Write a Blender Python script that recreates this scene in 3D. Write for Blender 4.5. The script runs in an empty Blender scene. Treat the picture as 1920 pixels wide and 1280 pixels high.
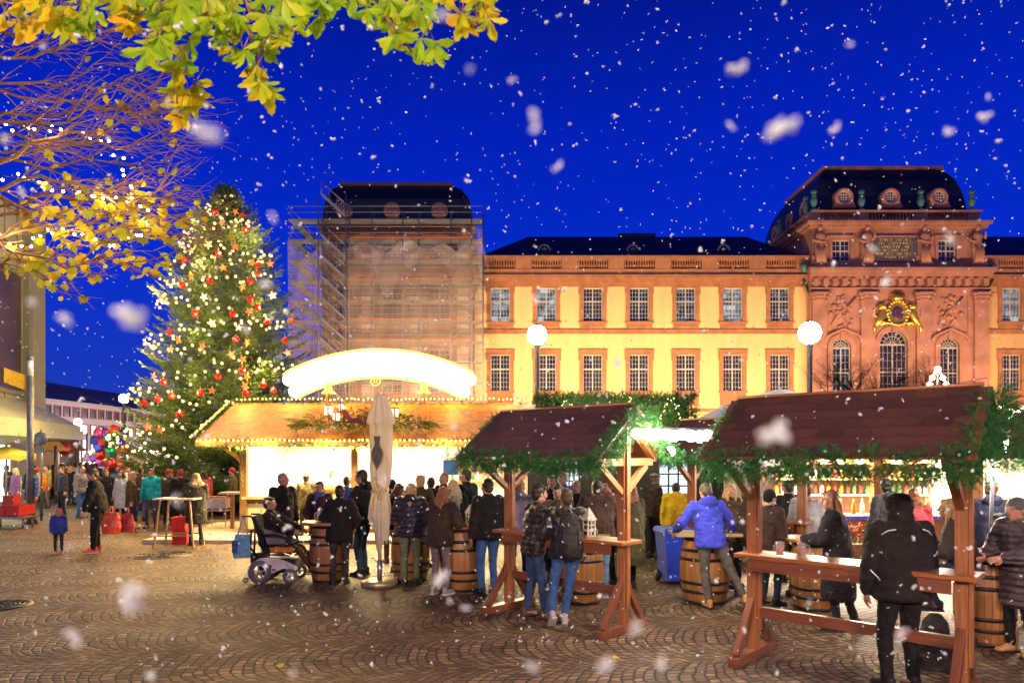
import bpy, math, random
import numpy as np
from mathutils import Vector, Matrix, Quaternion

RND = random.Random(11)
SC = bpy.context.scene
COL = SC.collection
PI = math.pi

# ------------------------------------------------------------------ camera
FP, CAMZ, HOR = 1280.0, 2.17, 850.0          # focal length in photo pixels, eye height, horizon row
cd = bpy.data.cameras.new('camera')
cam = bpy.data.objects.new('camera', cd); COL.objects.link(cam)
cam.location = (0, 0, CAMZ); cam.rotation_euler = (PI/2, 0, 0)
cd.sensor_width = 36; cd.lens = 24; cd.shift_y = (HOR-640)/1920
cd.clip_start = 0.05; cd.clip_end = 2000
cd.dof.use_dof = True; cd.dof.focus_distance = 11.0; cd.dof.aperture_fstop = 2.5
SC.camera = cam
def P(px, py, Y): return Vector(((px-960)/FP*Y, Y, CAMZ-(py-HOR)*Y/FP))
def G(px, py):
    Y = FP*CAMZ/(py-HOR); return Vector(((px-960)/FP*Y, Y, 0))

# ------------------------------------------------------------------ world: blue hour sky
SC.view_settings.view_transform = 'Standard'; SC.view_settings.look = 'None'
SC.view_settings.exposure = 0.0; SC.view_settings.gamma = 1.0
W = bpy.data.worlds.new('World'); SC.world = W; W.use_nodes = True
nt = W.node_tree; nt.nodes.clear()
wo = nt.nodes.new('ShaderNodeOutputWorld'); bg = nt.nodes.new('ShaderNodeBackground')
sky = nt.nodes.new('ShaderNodeTexSky'); sky.sky_type = 'NISHITA'; sky.sun_disc = False
sky.sun_elevation = math.radians(-4.0); sky.sun_rotation = math.radians(200); sky.altitude = 100; sky.ozone_density = 4
tc = nt.nodes.new('ShaderNodeTexCoord'); sx = nt.nodes.new('ShaderNodeSeparateXYZ'); cr = nt.nodes.new('ShaderNodeValToRGB')
nt.links.new(tc.outputs['Generated'], sx.inputs[0]); nt.links.new(sx.outputs['Z'], cr.inputs[0])
el = cr.color_ramp.elements
el[0].position = 0.0; el[0].color = (0.22, 0.55, 4.1, 1)
el[1].position = 1.0; el[1].color = (0.002, 0.015, 0.5, 1)
for p_, c_ in ((0.10, (0.09, 0.40, 4.9, 1)), (0.24, (0.012, 0.26, 6.0, 1)), (0.42, (0.006, 0.15, 4.7, 1)), (0.58, (0.004, 0.08, 2.4, 1))):
    e = el.new(p_); e.color = c_
mx = nt.nodes.new('ShaderNodeMix'); mx.data_type = 'RGBA'; mx.blend_type = 'ADD'; mx.inputs[0].default_value = 0.5
nt.links.new(cr.outputs[0], mx.inputs[6]); nt.links.new(sky.outputs[0], mx.inputs[7])
nt.links.new(mx.outputs[2], bg.inputs[0]); nt.links.new(bg.outputs[0], wo.inputs[0])
bg.inputs[1].default_value = 0.1

sl = bpy.data.lights.new('afterglow', 'SUN'); sl.energy = 0.10; sl.angle = math.radians(40); sl.color = (0.6, 0.7, 1)
so = bpy.data.objects.new('afterglow', sl); COL.objects.link(so)
so.rotation_euler = (math.radians(50), 0, math.radians(-20))

SC.cycles.max_bounces = 5; SC.cycles.diffuse_bounces = 3; SC.cycles.glossy_bounces = 3
SC.cycles.transmission_bounces = 4; SC.cycles.transparent_max_bounces = 16
SC.cycles.sample_clamp_indirect = 4.0; SC.cycles.sample_clamp_direct = 0
SC.cycles.caustics_reflective = False; SC.cycles.caustics_refractive = False
SC.cycles.use_denoising = True
try: SC.cycles.use_light_tree = True
except Exception: pass

# ------------------------------------------------------------------ naming / tagging
def tag(o, label=None, cat=None, group=None, kind=None):
    if label: o['label'] = label
    if cat: o['category'] = cat
    if group: o['group'] = group
    if kind: o['kind'] = kind
    return o
def thing(name, label, cat, loc=(0, 0, 0), rz=0.0, group=None):
    o = bpy.data.objects.new(name, None); COL.objects.link(o)
    o.location = loc; o.rotation_euler = (0, 0, rz); o.empty_display_size = 0.2
    o['org'] = 0
    return tag(o, label, cat, group)
def link(name, me, parent=None):
    o = bpy.data.objects.new(name, me); COL.objects.link(o)
    if parent is not None: o.parent = parent
    return o
def copy_tree(o, loc, rz, label, group=None):
    c = o.copy(); COL.objects.link(c); c.location = loc; c.rotation_euler = (0, 0, rz)
    if label: c['label'] = label
    if group: c['group'] = group
    out = [c]
    for ch in o.children:
        d = ch.copy(); COL.objects.link(d); d.parent = c; out.append(d)
        for g in ch.children:
            e = g.copy(); COL.objects.link(e); e.parent = d; out.append(e)
    return c
def lamp(name, kind, loc, energy, color=(1, 1, 1), size=0.1, parent=None, rot=None, size_y=None, spot=None):
    l = bpy.data.lights.new(name, kind); l.energy = energy; l.color = color
    if kind == 'AREA':
        l.size = size
        if size_y: l.shape = 'RECTANGLE'; l.size_y = size_y
    else: l.shadow_soft_size = size
    if kind == 'SPOT': l.spot_size = spot or 1.5; l.spot_blend = 0.6
    o = bpy.data.objects.new(name, l); COL.objects.link(o); o.location = loc
    if rot: o.rotation_euler = rot
    if parent is not None: o.parent = parent
    return o

# ------------------------------------------------------------------ materials
M = {}
def N(nt, t, **kw):
    n = nt.nodes.new(t)
    for k, v in kw.items(): setattr(n, k, v)
    return n
def L(nt, a, b): nt.links.new(a, b)
def math_(nt, op, a, b=None, c=None, clamp=False):
    n = nt.nodes.new('ShaderNodeMath'); n.operation = op; n.use_clamp = clamp
    for i, v in enumerate((a, b, c)):
        if v is None: continue
        if isinstance(v, (int, float)): n.inputs[i].default_value = v
        else: nt.links.new(v, n.inputs[i])
    return n.outputs[0]
def mix_(nt, f, a, b, mode='MIX'):
    n = nt.nodes.new('ShaderNodeMix'); n.data_type = 'RGBA'; n.blend_type = mode
    for i, v in ((0, f), (6, a), (7, b)):
        if isinstance(v, (int, float)): n.inputs[i].default_value = v
        elif isinstance(v, tuple): n.inputs[i].default_value = (*v[:3], 1)
        else: nt.links.new(v, n.inputs[i])
    return n.outputs[2]
def ramp_(nt, f, stops, interp='LINEAR'):
    n = nt.nodes.new('ShaderNodeValToRGB'); n.color_ramp.interpolation = interp
    nt.links.new(f, n.inputs[0]); e = n.color_ramp.elements
    e[0].position = stops[0][0]; e[0].color = (*stops[0][1], 1)
    e[1].position = stops[-1][0]; e[1].color = (*stops[-1][1], 1)
    for p, c in stops[1:-1]:
        x = e.new(p); x.color = (*c, 1)
    return n.outputs[0]
def base_mat(name):
    m = bpy.data.materials.new(name); m.use_nodes = True; nt = m.node_tree
    return m, nt, nt.nodes['Principled BSDF']
def mat(name, col, rough=0.6, metal=0.0, var=0.25, scale=6.0, bump=0.0, bscale=None, emit=None, es=0.0, spec=0.5,
        stretch=(1, 1, 1), coord='Object', trans=0.0, sheen=0.0, coat=0.0, sample=None, ior=None, sss=0.0):
    if name in M: return M[name]
    m, nt, b = base_mat(name); M[name] = m
    b.inputs['Roughness'].default_value = rough; b.inputs['Metallic'].default_value = metal
    b.inputs['Specular IOR Level'].default_value = spec
    t = N(nt, 'ShaderNodeTexCoord'); mp = N(nt, 'ShaderNodeMapping'); mp.inputs['Scale'].default_value = stretch
    L(nt, t.outputs[coord], mp.inputs[0])
    nz = N(nt, 'ShaderNodeTexNoise'); nz.inputs['Scale'].default_value = scale; nz.inputs['Detail'].default_value = 5
    L(nt, mp.outputs[0], nz.inputs['Vector'])
    if var > 0:
        d = tuple(max(0, c*(1-var)) for c in col); u = tuple(min(1, c*(1+var)) for c in col)
        L(nt, ramp_(nt, nz.outputs['Fac'], [(0.3, d), (0.7, u)]), b.inputs['Base Color'])
    else: b.inputs['Base Color'].default_value = (*col, 1)
    if bump > 0:
        bp = N(nt, 'ShaderNodeBump'); bp.inputs['Strength'].default_value = bump; bp.inputs['Distance'].default_value = 0.01
        if bscale:
            nb = N(nt, 'ShaderNodeTexNoise'); nb.inputs['Scale'].default_value = bscale; nb.inputs['Detail'].default_value = 4
            L(nt, mp.outputs[0], nb.inputs['Vector']); L(nt, nb.outputs['Fac'], bp.inputs['Height'])
        else: L(nt, nz.outputs['Fac'], bp.inputs['Height'])
        L(nt, bp.outputs[0], b.inputs['Normal'])
    if emit:
        b.inputs['Emission Color'].default_value = (*emit, 1); b.inputs['Emission Strength'].default_value = es
    if trans: b.inputs['Transmission Weight'].default_value = trans
    if sheen: b.inputs['Sheen Weight'].default_value = sheen
    if coat: b.inputs['Coat Weight'].default_value = coat; b.inputs['Coat Roughness'].default_value = 0.15
    if sss: b.inputs['Subsurface Weight'].default_value = sss; b.inputs['Subsurface Scale'].default_value = 0.02
    if sample is not None: m.cycles.emission_sampling = sample
    return m
def wood(name, col, rough=0.38, dark=0.5, coat=0.25):
    if name in M: return M[name]
    m, nt, b = base_mat(name); M[name] = m
    t = N(nt, 'ShaderNodeTexCoord'); mp = N(nt, 'ShaderNodeMapping'); mp.inputs['Scale'].default_value = (1.2, 22, 1)
    L(nt, t.outputs['UV'], mp.inputs[0])
    nz = N(nt, 'ShaderNodeTexNoise'); nz.inputs['Scale'].default_value = 2.2; nz.inputs['Detail'].default_value = 6; nz.inputs['Distortion'].default_value = 0.6
    L(nt, mp.outputs[0], nz.inputs['Vector'])
    n2 = N(nt, 'ShaderNodeTexNoise'); n2.inputs['Scale'].default_value = 1.3; L(nt, t.outputs['Object'], n2.inputs['Vector'])
    c1 = ramp_(nt, nz.outputs['Fac'], [(0.3, tuple(c*dark for c in col)), (0.55, col), (0.75, tuple(min(1, c*1.25) for c in col))])
    c2 = mix_(nt, math_(nt, 'MULTIPLY', n2.outputs['Fac'], 0.5), c1, tuple(c*0.55 for c in col))
    L(nt, c2, b.inputs['Base Color']); b.inputs['Roughness'].default_value = rough
    b.inputs['Coat Weight'].default_value = coat; b.inputs['Coat Roughness'].default_value = 0.25
    bp = N(nt, 'ShaderNodeBump'); bp.inputs['Strength'].default_value = 0.25; bp.inputs['Distance'].default_value = 0.004
    L(nt, nz.outputs['Fac'], bp.inputs['Height']); L(nt, bp.outputs[0], b.inputs['Normal'])
    return m
def glow(name, col, s, sample='AUTO'):
    if name in M: return M[name]
    m = bpy.data.materials.new(name); m.use_nodes = True; nt = m.node_tree; nt.nodes.clear()
    o = N(nt, 'ShaderNodeOutputMaterial'); e = N(nt, 'ShaderNodeEmission')
    e.inputs[0].default_value = (*col, 1); e.inputs[1].default_value = s
    L(nt, e.outputs[0], o.inputs[0]); m.cycles.emission_sampling = sample; M[name] = m
    return m

# ------------------------------------------------------------------ mesh builder
class MB:
    def __init__(s): s.v = []; s.f = []; s.m = []; s.uv = []; s.sm = []; s.cur = 0
    def mat(s, i): s.cur = i; return s
    def face(s, idx, uv=None, smooth=False):
        s.f.append(tuple(idx)); s.m.append(s.cur); s.sm.append(smooth)
        if uv is None:
            a, b, c = (Vector(s.v[idx[0]]), Vector(s.v[idx[1]]), Vector(s.v[idx[2]]))
            n = (b-a).cross(c-a); ax = max(range(3), key=lambda k: abs(n[k]))
            k = [q for q in range(3) if q != ax]
            uv = [(s.v[i][k[0]], s.v[i][k[1]]) for i in idx]
        s.uv.append(uv)
    def box(s, c, d, rz=0.0, R=None):
        c = Vector(c); hx, hy, hz = d[0]/2, d[1]/2, d[2]/2
        R = R or Matrix.Rotation(rz, 3, 'Z'); b = len(s.v)
        for x in (-hx, hx):
            for y in (-hy, hy):
                for z in (-hz, hz): s.v.append(tuple(c+R @ Vector((x, y, z))))
        L_ = max(range(3), key=lambda k: d[k])
        loc = [(x, y, z) for x in (-hx, hx) for y in (-hy, hy) for z in (-hz, hz)]
        for q in ((0, 1, 3, 2), (4, 6, 7, 5), (0, 4, 5, 1), (2, 3, 7, 6), (0, 2, 6, 4), (1, 5, 7, 3)):
            pts = [loc[i] for i in q]
            var = [k for k in range(3) if max(p[k] for p in pts)-min(p[k] for p in pts) > 1e-9]
            if len(var) < 2: var = [0, 1]
            u = L_ if L_ in var else var[0]; w = [k for k in var if k != u][0]
            off = (hash((round(c.x, 2), round(c.z, 2))) % 97)*0.13
            s.face([b+i for i in q], [(p[u]+off, p[w]+off*0.37) for p in pts])
        return s
    def bb(s, x0, x1, y0, y1, z0, z1): return s.box(((x0+x1)/2, (y0+y1)/2, (z0+z1)/2), (abs(x1-x0), abs(y1-y0), abs(z1-z0)))
    def beam(s, p, q, w, h, up=(0, 0, 1)):
        p, q = Vector(p), Vector(q); d = q-p; ln = d.length; d.normalize(); up = Vector(up)
        if abs(d.dot(up)) > 0.98: up = Vector((0, 1, 0))
        y = up.cross(d).normalized(); z = d.cross(y)
        R = Matrix((d, y, z)).transposed()
        return s.box((p+q)/2, (ln, w, h), R=R)
    def tube(s, pts, r, n=8, caps=True, smooth=True):
        pts = [Vector(p) for p in pts]; m = len(pts)
        rs = r if isinstance(r, (list, tuple)) else [r]*m
        b = len(s.v); ref = None; ln = 0
        for i, p in enumerate(pts):
            t = (pts[min(i+1, m-1)]-pts[max(i-1, 0)]).normalized()
            if ref is None: ref = Vector((0, 0, 1)) if abs(t.z) < 0.9 else Vector((1, 0, 0))
            x = (ref-t*ref.dot(t)).normalized(); y = t.cross(x); ref = x
            for k in range(n):
                a = 2*PI*k/n; s.v.append(tuple(p+(x*math.cos(a)+y*math.sin(a))*rs[i]))
        for i in range(m-1):
            l2 = ln+(pts[i+1]-pts[i]).length
            for k in range(n):
                a, c = b+i*n+k, b+i*n+(k+1) % n; u0, u1 = k/n*6.28*rs[i], (k+1)/n*6.28*rs[i]
                s.face((a, c, c+n, a+n), [(ln, u0), (ln, u1), (l2, u1), (l2, u0)], smooth)
            ln = l2
        if caps:
            s.face([b+k for k in range(n)][::-1], [(0, 0)]*n); s.face([b+(m-1)*n+k for k in range(n)], [(0, 0)]*n)
        return s
    def lathe(s, prof, c=(0, 0, 0), n=24, smooth=True, sx=1, sy=1, axis='Z', ang=2*PI):
        b = len(s.v); c = Vector(c); full = abs(ang-2*PI) < 1e-6; nn = n if full else n+1
        for (r, z) in prof:
            for k in range(nn):
                a = ang*k/n; x, y = r*math.cos(a)*sx, r*math.sin(a)*sy
                q = (x, y, z) if axis == 'Z' else ((x, z, y) if axis == 'Y' else (z, x, y))
                s.v.append(tuple(c+Vector(q)))
        for i in range(len(prof)-1):
            for k in range(n):
                a, d = b+i*nn+k, b+i*nn+(k+1) % nn
                r = max(prof[i][0], prof[i+1][0])
                uv = [(prof[i][1], k/n*6.28*r), (prof[i][1], (k+1)/n*6.28*r), (prof[i+1][1], (k+1)/n*6.28*r), (prof[i+1][1], k/n*6.28*r)]
                q = (a, d, d+nn, a+nn)
                if axis == 'Y': q = q[::-1]; uv = uv[::-1]
                s.face(q, uv, smooth)
        return s
    def sphere(s, c, r, n=12, m=8, sc=(1, 1, 1), smooth=True):
        b = len(s.v); c = Vector(c)
        for i in range(m+1):
            t = PI*i/m
            for k in range(n):
                a = 2*PI*k/n
                s.v.append((c.x+r*sc[0]*math.sin(t)*math.cos(a), c.y+r*sc[1]*math.sin(t)*math.sin(a), c.z+r*sc[2]*math.cos(t)))
        for i in range(m):
            for k in range(n):
                a, d = b+i*n+k, b+i*n+(k+1) % n
                s.face((a, a+n, d+n, d), [(0, 0), (0, 1), (1, 1), (1, 0)], smooth)
        return s
    def prism(s, poly, o, ex, ey, th, smooth=False):
        """polygon (2D list) in plane o+ex*u+ey*v, extruded by vector th"""
        o, ex, ey, th = Vector(o), Vector(ex), Vector(ey), Vector(th); b = len(s.v); n = len(poly)
        for u, v in poly: s.v.append(tuple(o+ex*u+ey*v))
        for u, v in poly: s.v.append(tuple(o+ex*u+ey*v+th))
        flip = (ex.cross(ey)).dot(th) > 0
        A = sum(poly[i][0]*poly[(i+1) % n][1]-poly[(i+1) % n][0]*poly[i][1] for i in range(n))
        if A < 0: flip = not flip
        f0 = [b+i for i in range(n)]; f1 = [b+n+i for i in range(n)]
        s.face(f0[::-1] if flip else f0, [poly[i-b] for i in (f0[::-1] if flip else f0)])
        s.face(f1 if flip else f1[::-1], [poly[i-b-n] for i in (f1 if flip else f1[::-1])])
        for i in range(n):
            j = (i+1) % n; q = (b+i, b+j, b+n+j, b+n+i); s.face(q if flip else q[::-1], None, smooth)
        return s
    def quad(s, a, b_, c, d, uv=None):
        b = len(s.v); s.v += [tuple(a), tuple(b_), tuple(c), tuple(d)]; s.face((b, b+1, b+2, b+3), uv); return s
    def build(s, name, mats, parent=None, bevel=0.0, org=None, seg=2):
        """org: world point to subtract (defaults to the parent chain's base when that has no rotation)"""
        me = bpy.data.meshes.new(name)
        o0 = Vector(org) if org is not None else Vector((0, 0, 0))
        if org is None and parent is not None and parent.get('worldly'): o0 = Vector(parent['worldly'])
        me.from_pydata([tuple(Vector(v)-o0) for v in s.v], [], s.f)
        if not isinstance(mats, (list, tuple)): mats = [mats]
        for x in mats: me.materials.append(x)
        me.polygons.foreach_set('material_index', s.m); me.polygons.foreach_set('use_smooth', s.sm)
        uvl = me.uv_layers.new(name='UVMap')
        fl = [c for f in s.uv for p in f for c in p]
        uvl.data.foreach_set('uv', fl); me.update()
        o = link(name, me, parent)
        if parent is not None and parent.get('worldly'): o['worldly'] = parent['worldly']
        if bevel:
            md = o.modifiers.new('bevel', 'BEVEL'); md.width = bevel; md.segments = seg; md.limit_method = 'ANGLE'; md.angle_limit = 0.6
        return o
def wthing(name, label, cat, base, group=None):
    """a thing whose children are built in world coordinates"""
    o = thing(name, label, cat, base, 0, group); o['worldly'] = tuple(base); return o
def np_mesh(name, V, Fc, mats, parent=None, smooth=False, midx=None, org=None):
    V = np.asarray(V, dtype=np.float32).reshape(-1, 3).copy(); Fc = np.asarray(Fc, dtype=np.int32)
    o0 = org if org is not None else (parent.get('worldly') if parent is not None and parent.get('worldly') else (0, 0, 0))
    V -= np.array(tuple(o0), dtype=np.float32)
    k = Fc.shape[1]; me = bpy.data.meshes.new(name)
    me.vertices.add(len(V)); me.vertices.foreach_set('co', V.ravel())
    me.loops.add(Fc.size); me.loops.foreach_set('vertex_index', Fc.ravel())
    me.polygons.add(len(Fc)); me.polygons.foreach_set('loop_start', np.arange(0, Fc.size, k, dtype=np.int32))
    me.polygons.foreach_set('loop_total', np.full(len(Fc), k, dtype=np.int32))
    if smooth: me.polygons.foreach_set('use_smooth', np.ones(len(Fc), dtype=bool))
    if not isinstance(mats, (list, tuple)): mats = [mats]
    for x in mats: me.materials.append(x)
    if midx is not None: me.polygons.foreach_set('material_index', np.asarray(midx, dtype=np.int32))
    me.update(calc_edges=True); me.validate()
    o = link(name, me, parent)
    if parent is not None and parent.get('worldly'): o['worldly'] = parent['worldly']
    return o

def fir(origins, dirs, tl, nl, nw, nn, seed=1, up=0.3, droop=0.0, spread=1.0):
    """fir sprays: for each origin/dir a twig of length tl with nn flat needles; returns verts, tri faces"""
    g = np.random.default_rng(seed)
    O = np.asarray(origins, float); D = np.asarray(dirs, float); D /= np.linalg.norm(D, axis=1, keepdims=True)+1e-9
    n = len(O); tl = np.broadcast_to(tl, (n,))
    t = np.linspace(0.05, 1.0, nn)[None, :]+g.uniform(-0.03, 0.03, (n, nn))
    A = np.cross(D, g.normal(size=(n, 3))); A /= np.linalg.norm(A, axis=1, keepdims=True)+1e-9
    B = np.cross(D, A)
    ang = g.uniform(0, 2*PI, (n, nn))
    N_ = A[:, None]*np.cos(ang)[..., None]+B[:, None]*np.sin(ang)[..., None]
    base = O[:, None]+D[:, None]*(t*tl[:, None])[..., None]; base[..., 2] -= droop*(t*tl[:, None])**2
    nd = N_*spread+D[:, None]*0.75; nd[..., 2] += up*0.4; nd /= np.linalg.norm(nd, axis=2, keepdims=True)
    ll = nl*g.uniform(0.7, 1.15, (n, nn))*(1.05-0.45*t)
    side = np.cross(nd, g.normal(size=nd.shape)); side /= np.linalg.norm(side, axis=2, keepdims=True)+1e-9
    a = base-side*nw/2; b = base+side*nw/2; c = base+nd*ll[..., None]
    V = np.stack([a, b, c], axis=2).reshape(-1, 3)
    F_ = np.arange(len(V)).reshape(-1, 3)
    return V, F_
class Acc:
    def __init__(s): s.V = []; s.F = []; s.n = 0
    def add(s, V, F_):
        V = np.asarray(V).reshape(-1, 3); s.V.append(V); s.F.append(np.asarray(F_)+s.n); s.n += len(V)
    def build(s, name, mats, parent=None, **k): return np_mesh(name, np.concatenate(s.V), np.concatenate(s.F), mats, parent, **k)
def island_mat(name, stops, rough=0.55, transl=0.0, spec=0.3, noise_mix=0.4, nscale=0.8):
    if name in M: return M[name]
    m, nt, b = base_mat(name); M[name] = m
    g = N(nt, 'ShaderNodeNewGeometry'); t = N(nt, 'ShaderNodeTexCoord')
    nz = N(nt, 'ShaderNodeTexNoise'); nz.inputs['Scale'].default_value = nscale; L(nt, t.outputs['Object'], nz.inputs['Vector'])
    f = math_(nt, 'ADD', math_(nt, 'MULTIPLY', g.outputs['Random Per Island'], 1-noise_mix), math_(nt, 'MULTIPLY', nz.outputs['Fac'], noise_mix))
    c = ramp_(nt, f, stops); L(nt, c, b.inputs['Base Color']); b.inputs['Roughness'].default_value = rough
    b.inputs['Specular IOR Level'].default_value = spec
    if transl:
        tr = N(nt, 'ShaderNodeBsdfTranslucent'); L(nt, c, tr.inputs[0]); ms = N(nt, 'ShaderNodeMixShader'); ms.inputs[0].default_value = transl
        L(nt, b.outputs[0], ms.inputs[1]); L(nt, tr.outputs[0], ms.inputs[2])
        L(nt, ms.outputs[0], nt.nodes['Material Output'].inputs[0])
    return m
# ------------------------------------------------------------------ shared materials
fir_green = island_mat('fir_green', [(0.0, (0.022, 0.05, 0.018)), (0.45, (0.05, 0.10, 0.03)), (0.8, (0.10, 0.155, 0.045)), (1.0, (0.16, 0.20, 0.06))], 0.5, 0.25)
fir_garland = island_mat('fir_garland', [(0.0, (0.015, 0.09, 0.025)), (0.5, (0.04, 0.20, 0.05)), (1.0, (0.12, 0.34, 0.10))], 0.45, 0.25, nscale=3)
red_wood = wood('red_wood', (0.42, 0.165, 0.058))
red_wood2 = wood('red_wood_dark', (0.25, 0.085, 0.036))
top_wood = wood('table_wood', (0.42, 0.15, 0.045), 0.3)
dark_wood = wood('dark_wood', (0.045, 0.03, 0.022), 0.6, coat=0.0)
brown_wood = wood('brown_wood', (0.12, 0.05, 0.02), 0.5, coat=0.1)
pale_wood = wood('pale_wood', (0.5, 0.33, 0.15), 0.5, 0.7, coat=0.1)
steel = mat('steel', (0.45, 0.45, 0.46), 0.35, 0.9, 0.15, 9)
black_m = mat('black_metal', (0.018, 0.018, 0.02), 0.4, 0.3, 0.2, 8)
black_p = mat('black_plastic', (0.015, 0.015, 0.016), 0.5, 0, 0.2, 20)
grey_pole = mat('grey_pole', (0.16, 0.17, 0.19), 0.45, 0.5, 0.2, 4)
glass = mat('glass', (0.8, 0.85, 0.85), 0.05, 0, 0, trans=0.9)
# ------------------------------------------------------------------ ground: cobbles laid in arcs
m, nt, b = base_mat('cobbles')
t = N(nt, 'ShaderNodeTexCoord'); mp = N(nt, 'ShaderNodeMapping'); mp.inputs['Rotation'].default_value = (0, 0, math.radians(-9))
L(nt, t.outputs['Object'], mp.inputs[0])
wz = N(nt, 'ShaderNodeTexNoise'); wz.inputs['Scale'].default_value = 1.1; wz.inputs['Detail'].default_value = 3; L(nt, mp.outputs[0], wz.inputs['Vector'])
wz2 = N(nt, 'ShaderNodeTexNoise'); wz2.inputs['Scale'].default_value = 9.0; wz2.inputs['Detail'].default_value = 2; L(nt, mp.outputs[0], wz2.inputs['Vector'])
sep = N(nt, 'ShaderNodeSeparateXYZ'); L(nt, mp.outputs[0], sep.inputs[0])
sc_ = N(nt, 'ShaderNodeSeparateColor'); L(nt, wz.outputs['Color'], sc_.inputs[0])
sc2 = N(nt, 'ShaderNodeSeparateColor'); L(nt, wz2.outputs['Color'], sc2.inputs[0])
def warp(v, ch):
    a = math_(nt, 'MULTIPLY', math_(nt, 'SUBTRACT', sc_.outputs[ch], 0.5), 0.30)
    c = math_(nt, 'MULTIPLY', math_(nt, 'SUBTRACT', sc2.outputs[ch], 0.5), 0.035)
    return math_(nt, 'ADD', math_(nt, 'ADD', v, a), c)
X = warp(sep.outputs['X'], 0); Y = warp(sep.outputs['Y'], 1)
WC, RR, SR, SU = 1.35, 0.80, 0.118, 0.105
yc = math_(nt, 'DIVIDE', Y, WC); yi = math_(nt, 'FLOOR', yc)
yl = math_(nt, 'MULTIPLY', math_(nt, 'SUBTRACT', math_(nt, 'SUBTRACT', yc, yi), 0.5), WC)
hh = math_(nt, 'SQRT', math_(nt, 'SUBTRACT', RR*RR, math_(nt, 'MULTIPLY', yl, yl)))
vv = math_(nt, 'DIVIDE', math_(nt, 'ADD', X, hh), SR); vi = math_(nt, 'FLOOR', vv); vf = math_(nt, 'SUBTRACT', vv, vi)
rn = N(nt, 'ShaderNodeTexWhiteNoise', noise_dimensions='2D')
cb = N(nt, 'ShaderNodeCombineXYZ'); L(nt, vi, cb.inputs[0]); L(nt, yi, cb.inputs[1]); L(nt, cb.outputs[0], rn.inputs['Vector'])
uu = math_(nt, 'ADD', math_(nt, 'MULTIPLY', math_(nt, 'ARCSINE', math_(nt, 'DIVIDE', yl, RR)), RR/SU), rn.outputs['Value'])
ui = math_(nt, 'FLOOR', uu); uf = math_(nt, 'SUBTRACT', uu, ui)
def edge(f): return math_(nt, 'MINIMUM', f, math_(nt, 'SUBTRACT', 1.0, f))
ed = math_(nt, 'MINIMUM', edge(vf), math_(nt, 'MULTIPLY', edge(uf), 1.0))
# rounded stone profile
prof = ramp_(nt, ed, [(0.03, (0, 0, 0)), (0.10, (0.55,)*3), (0.22, (0.9,)*3), (0.5, (1, 1, 1))])
rs = N(nt, 'ShaderNodeTexWhiteNoise', noise_dimensions='3D'); cb2 = N(nt, 'ShaderNodeCombineXYZ')
L(nt, vi, cb2.inputs[0]); L(nt, ui, cb2.inputs[1]); L(nt, yi, cb2.inputs[2]); L(nt, cb2.outputs[0], rs.inputs['Vector'])
stone = ramp_(nt, rs.outputs['Value'], [(0, (0.13, 0.072, 0.038)), (0.35, (0.22, 0.122, 0.064)), (0.7, (0.285, 0.162, 0.088)), (1, (0.42, 0.26, 0.15))])
gr = N(nt, 'ShaderNodeTexNoise'); gr.inputs['Scale'].default_value = 60; gr.inputs['Detail'].default_value = 4; L(nt, mp.outputs[0], gr.inputs['Vector'])
stone = mix_(nt, 0.55, stone, ramp_(nt, gr.outputs['Fac'], [(0.3, (0.35,)*3), (0.7, (1, 1, 1))]), 'MULTIPLY')
big = N(nt, 'ShaderNodeTexNoise'); big.inputs['Scale'].default_value = 0.35; big.inputs['Detail'].default_value = 5; L(nt, t.outputs['Object'], big.inputs['Vector'])
stone = mix_(nt, 0.6, stone, ramp_(nt, big.outputs['Fac'], [(0.3, (0.62, 0.58, 0.55)), (0.65, (1, 1, 1))]), 'MULTIPLY')
dirt = N(nt, 'ShaderNodeTexNoise'); dirt.inputs['Scale'].default_value = 1.7; dirt.inputs['Detail'].default_value = 8; dirt.inputs['Roughness'].default_value = .7; L(nt, t.outputs['Object'], dirt.inputs['Vector'])
stone = mix_(nt, 0.8, stone, ramp_(nt, dirt.outputs['Fac'], [(0.38, (0.45, 0.42, 0.4)), (0.52, (1, 1, 1)), (0.75, (1.0, 1.0, 1.0))]), 'MULTIPLY')
jm = ramp_(nt, ed, [(0.06, (0, 0, 0)), (0.14, (1, 1, 1))])
L(nt, mix_(nt, jm, (0.012, 0.009, 0.006), stone), b.inputs['Base Color'])
b.inputs['Specular IOR Level'].default_value = .3; L(nt, math_(nt, 'ADD', math_(nt, 'MULTIPLY', gr.outputs['Fac'], 0.3), math_(nt, 'MULTIPLY', big.outputs['Fac'], 0.95)), b.inputs['Roughness'])
bp = N(nt, 'ShaderNodeBump'); bp.inputs['Strength'].default_value = .85; bp.inputs['Distance'].default_value = 0.012
hgt = math_(nt, 'ADD', math_(nt, 'ADD', prof, math_(nt, 'MULTIPLY', rs.outputs['Value'], 0.3)), math_(nt, 'MULTIPLY', gr.outputs['Fac'], 0.25))
L(nt, hgt, bp.inputs['Height']); L(nt, bp.outputs[0], b.inputs['Normal'])
g_ = MB(); g_.quad((-300, -60, 0), (300, -60, 0), (300, 400, 0), (-300, 400, 0))
tag(g_.build('ground', m), 'brown cobblestone square laid in arcs', None, None, 'structure')

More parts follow.
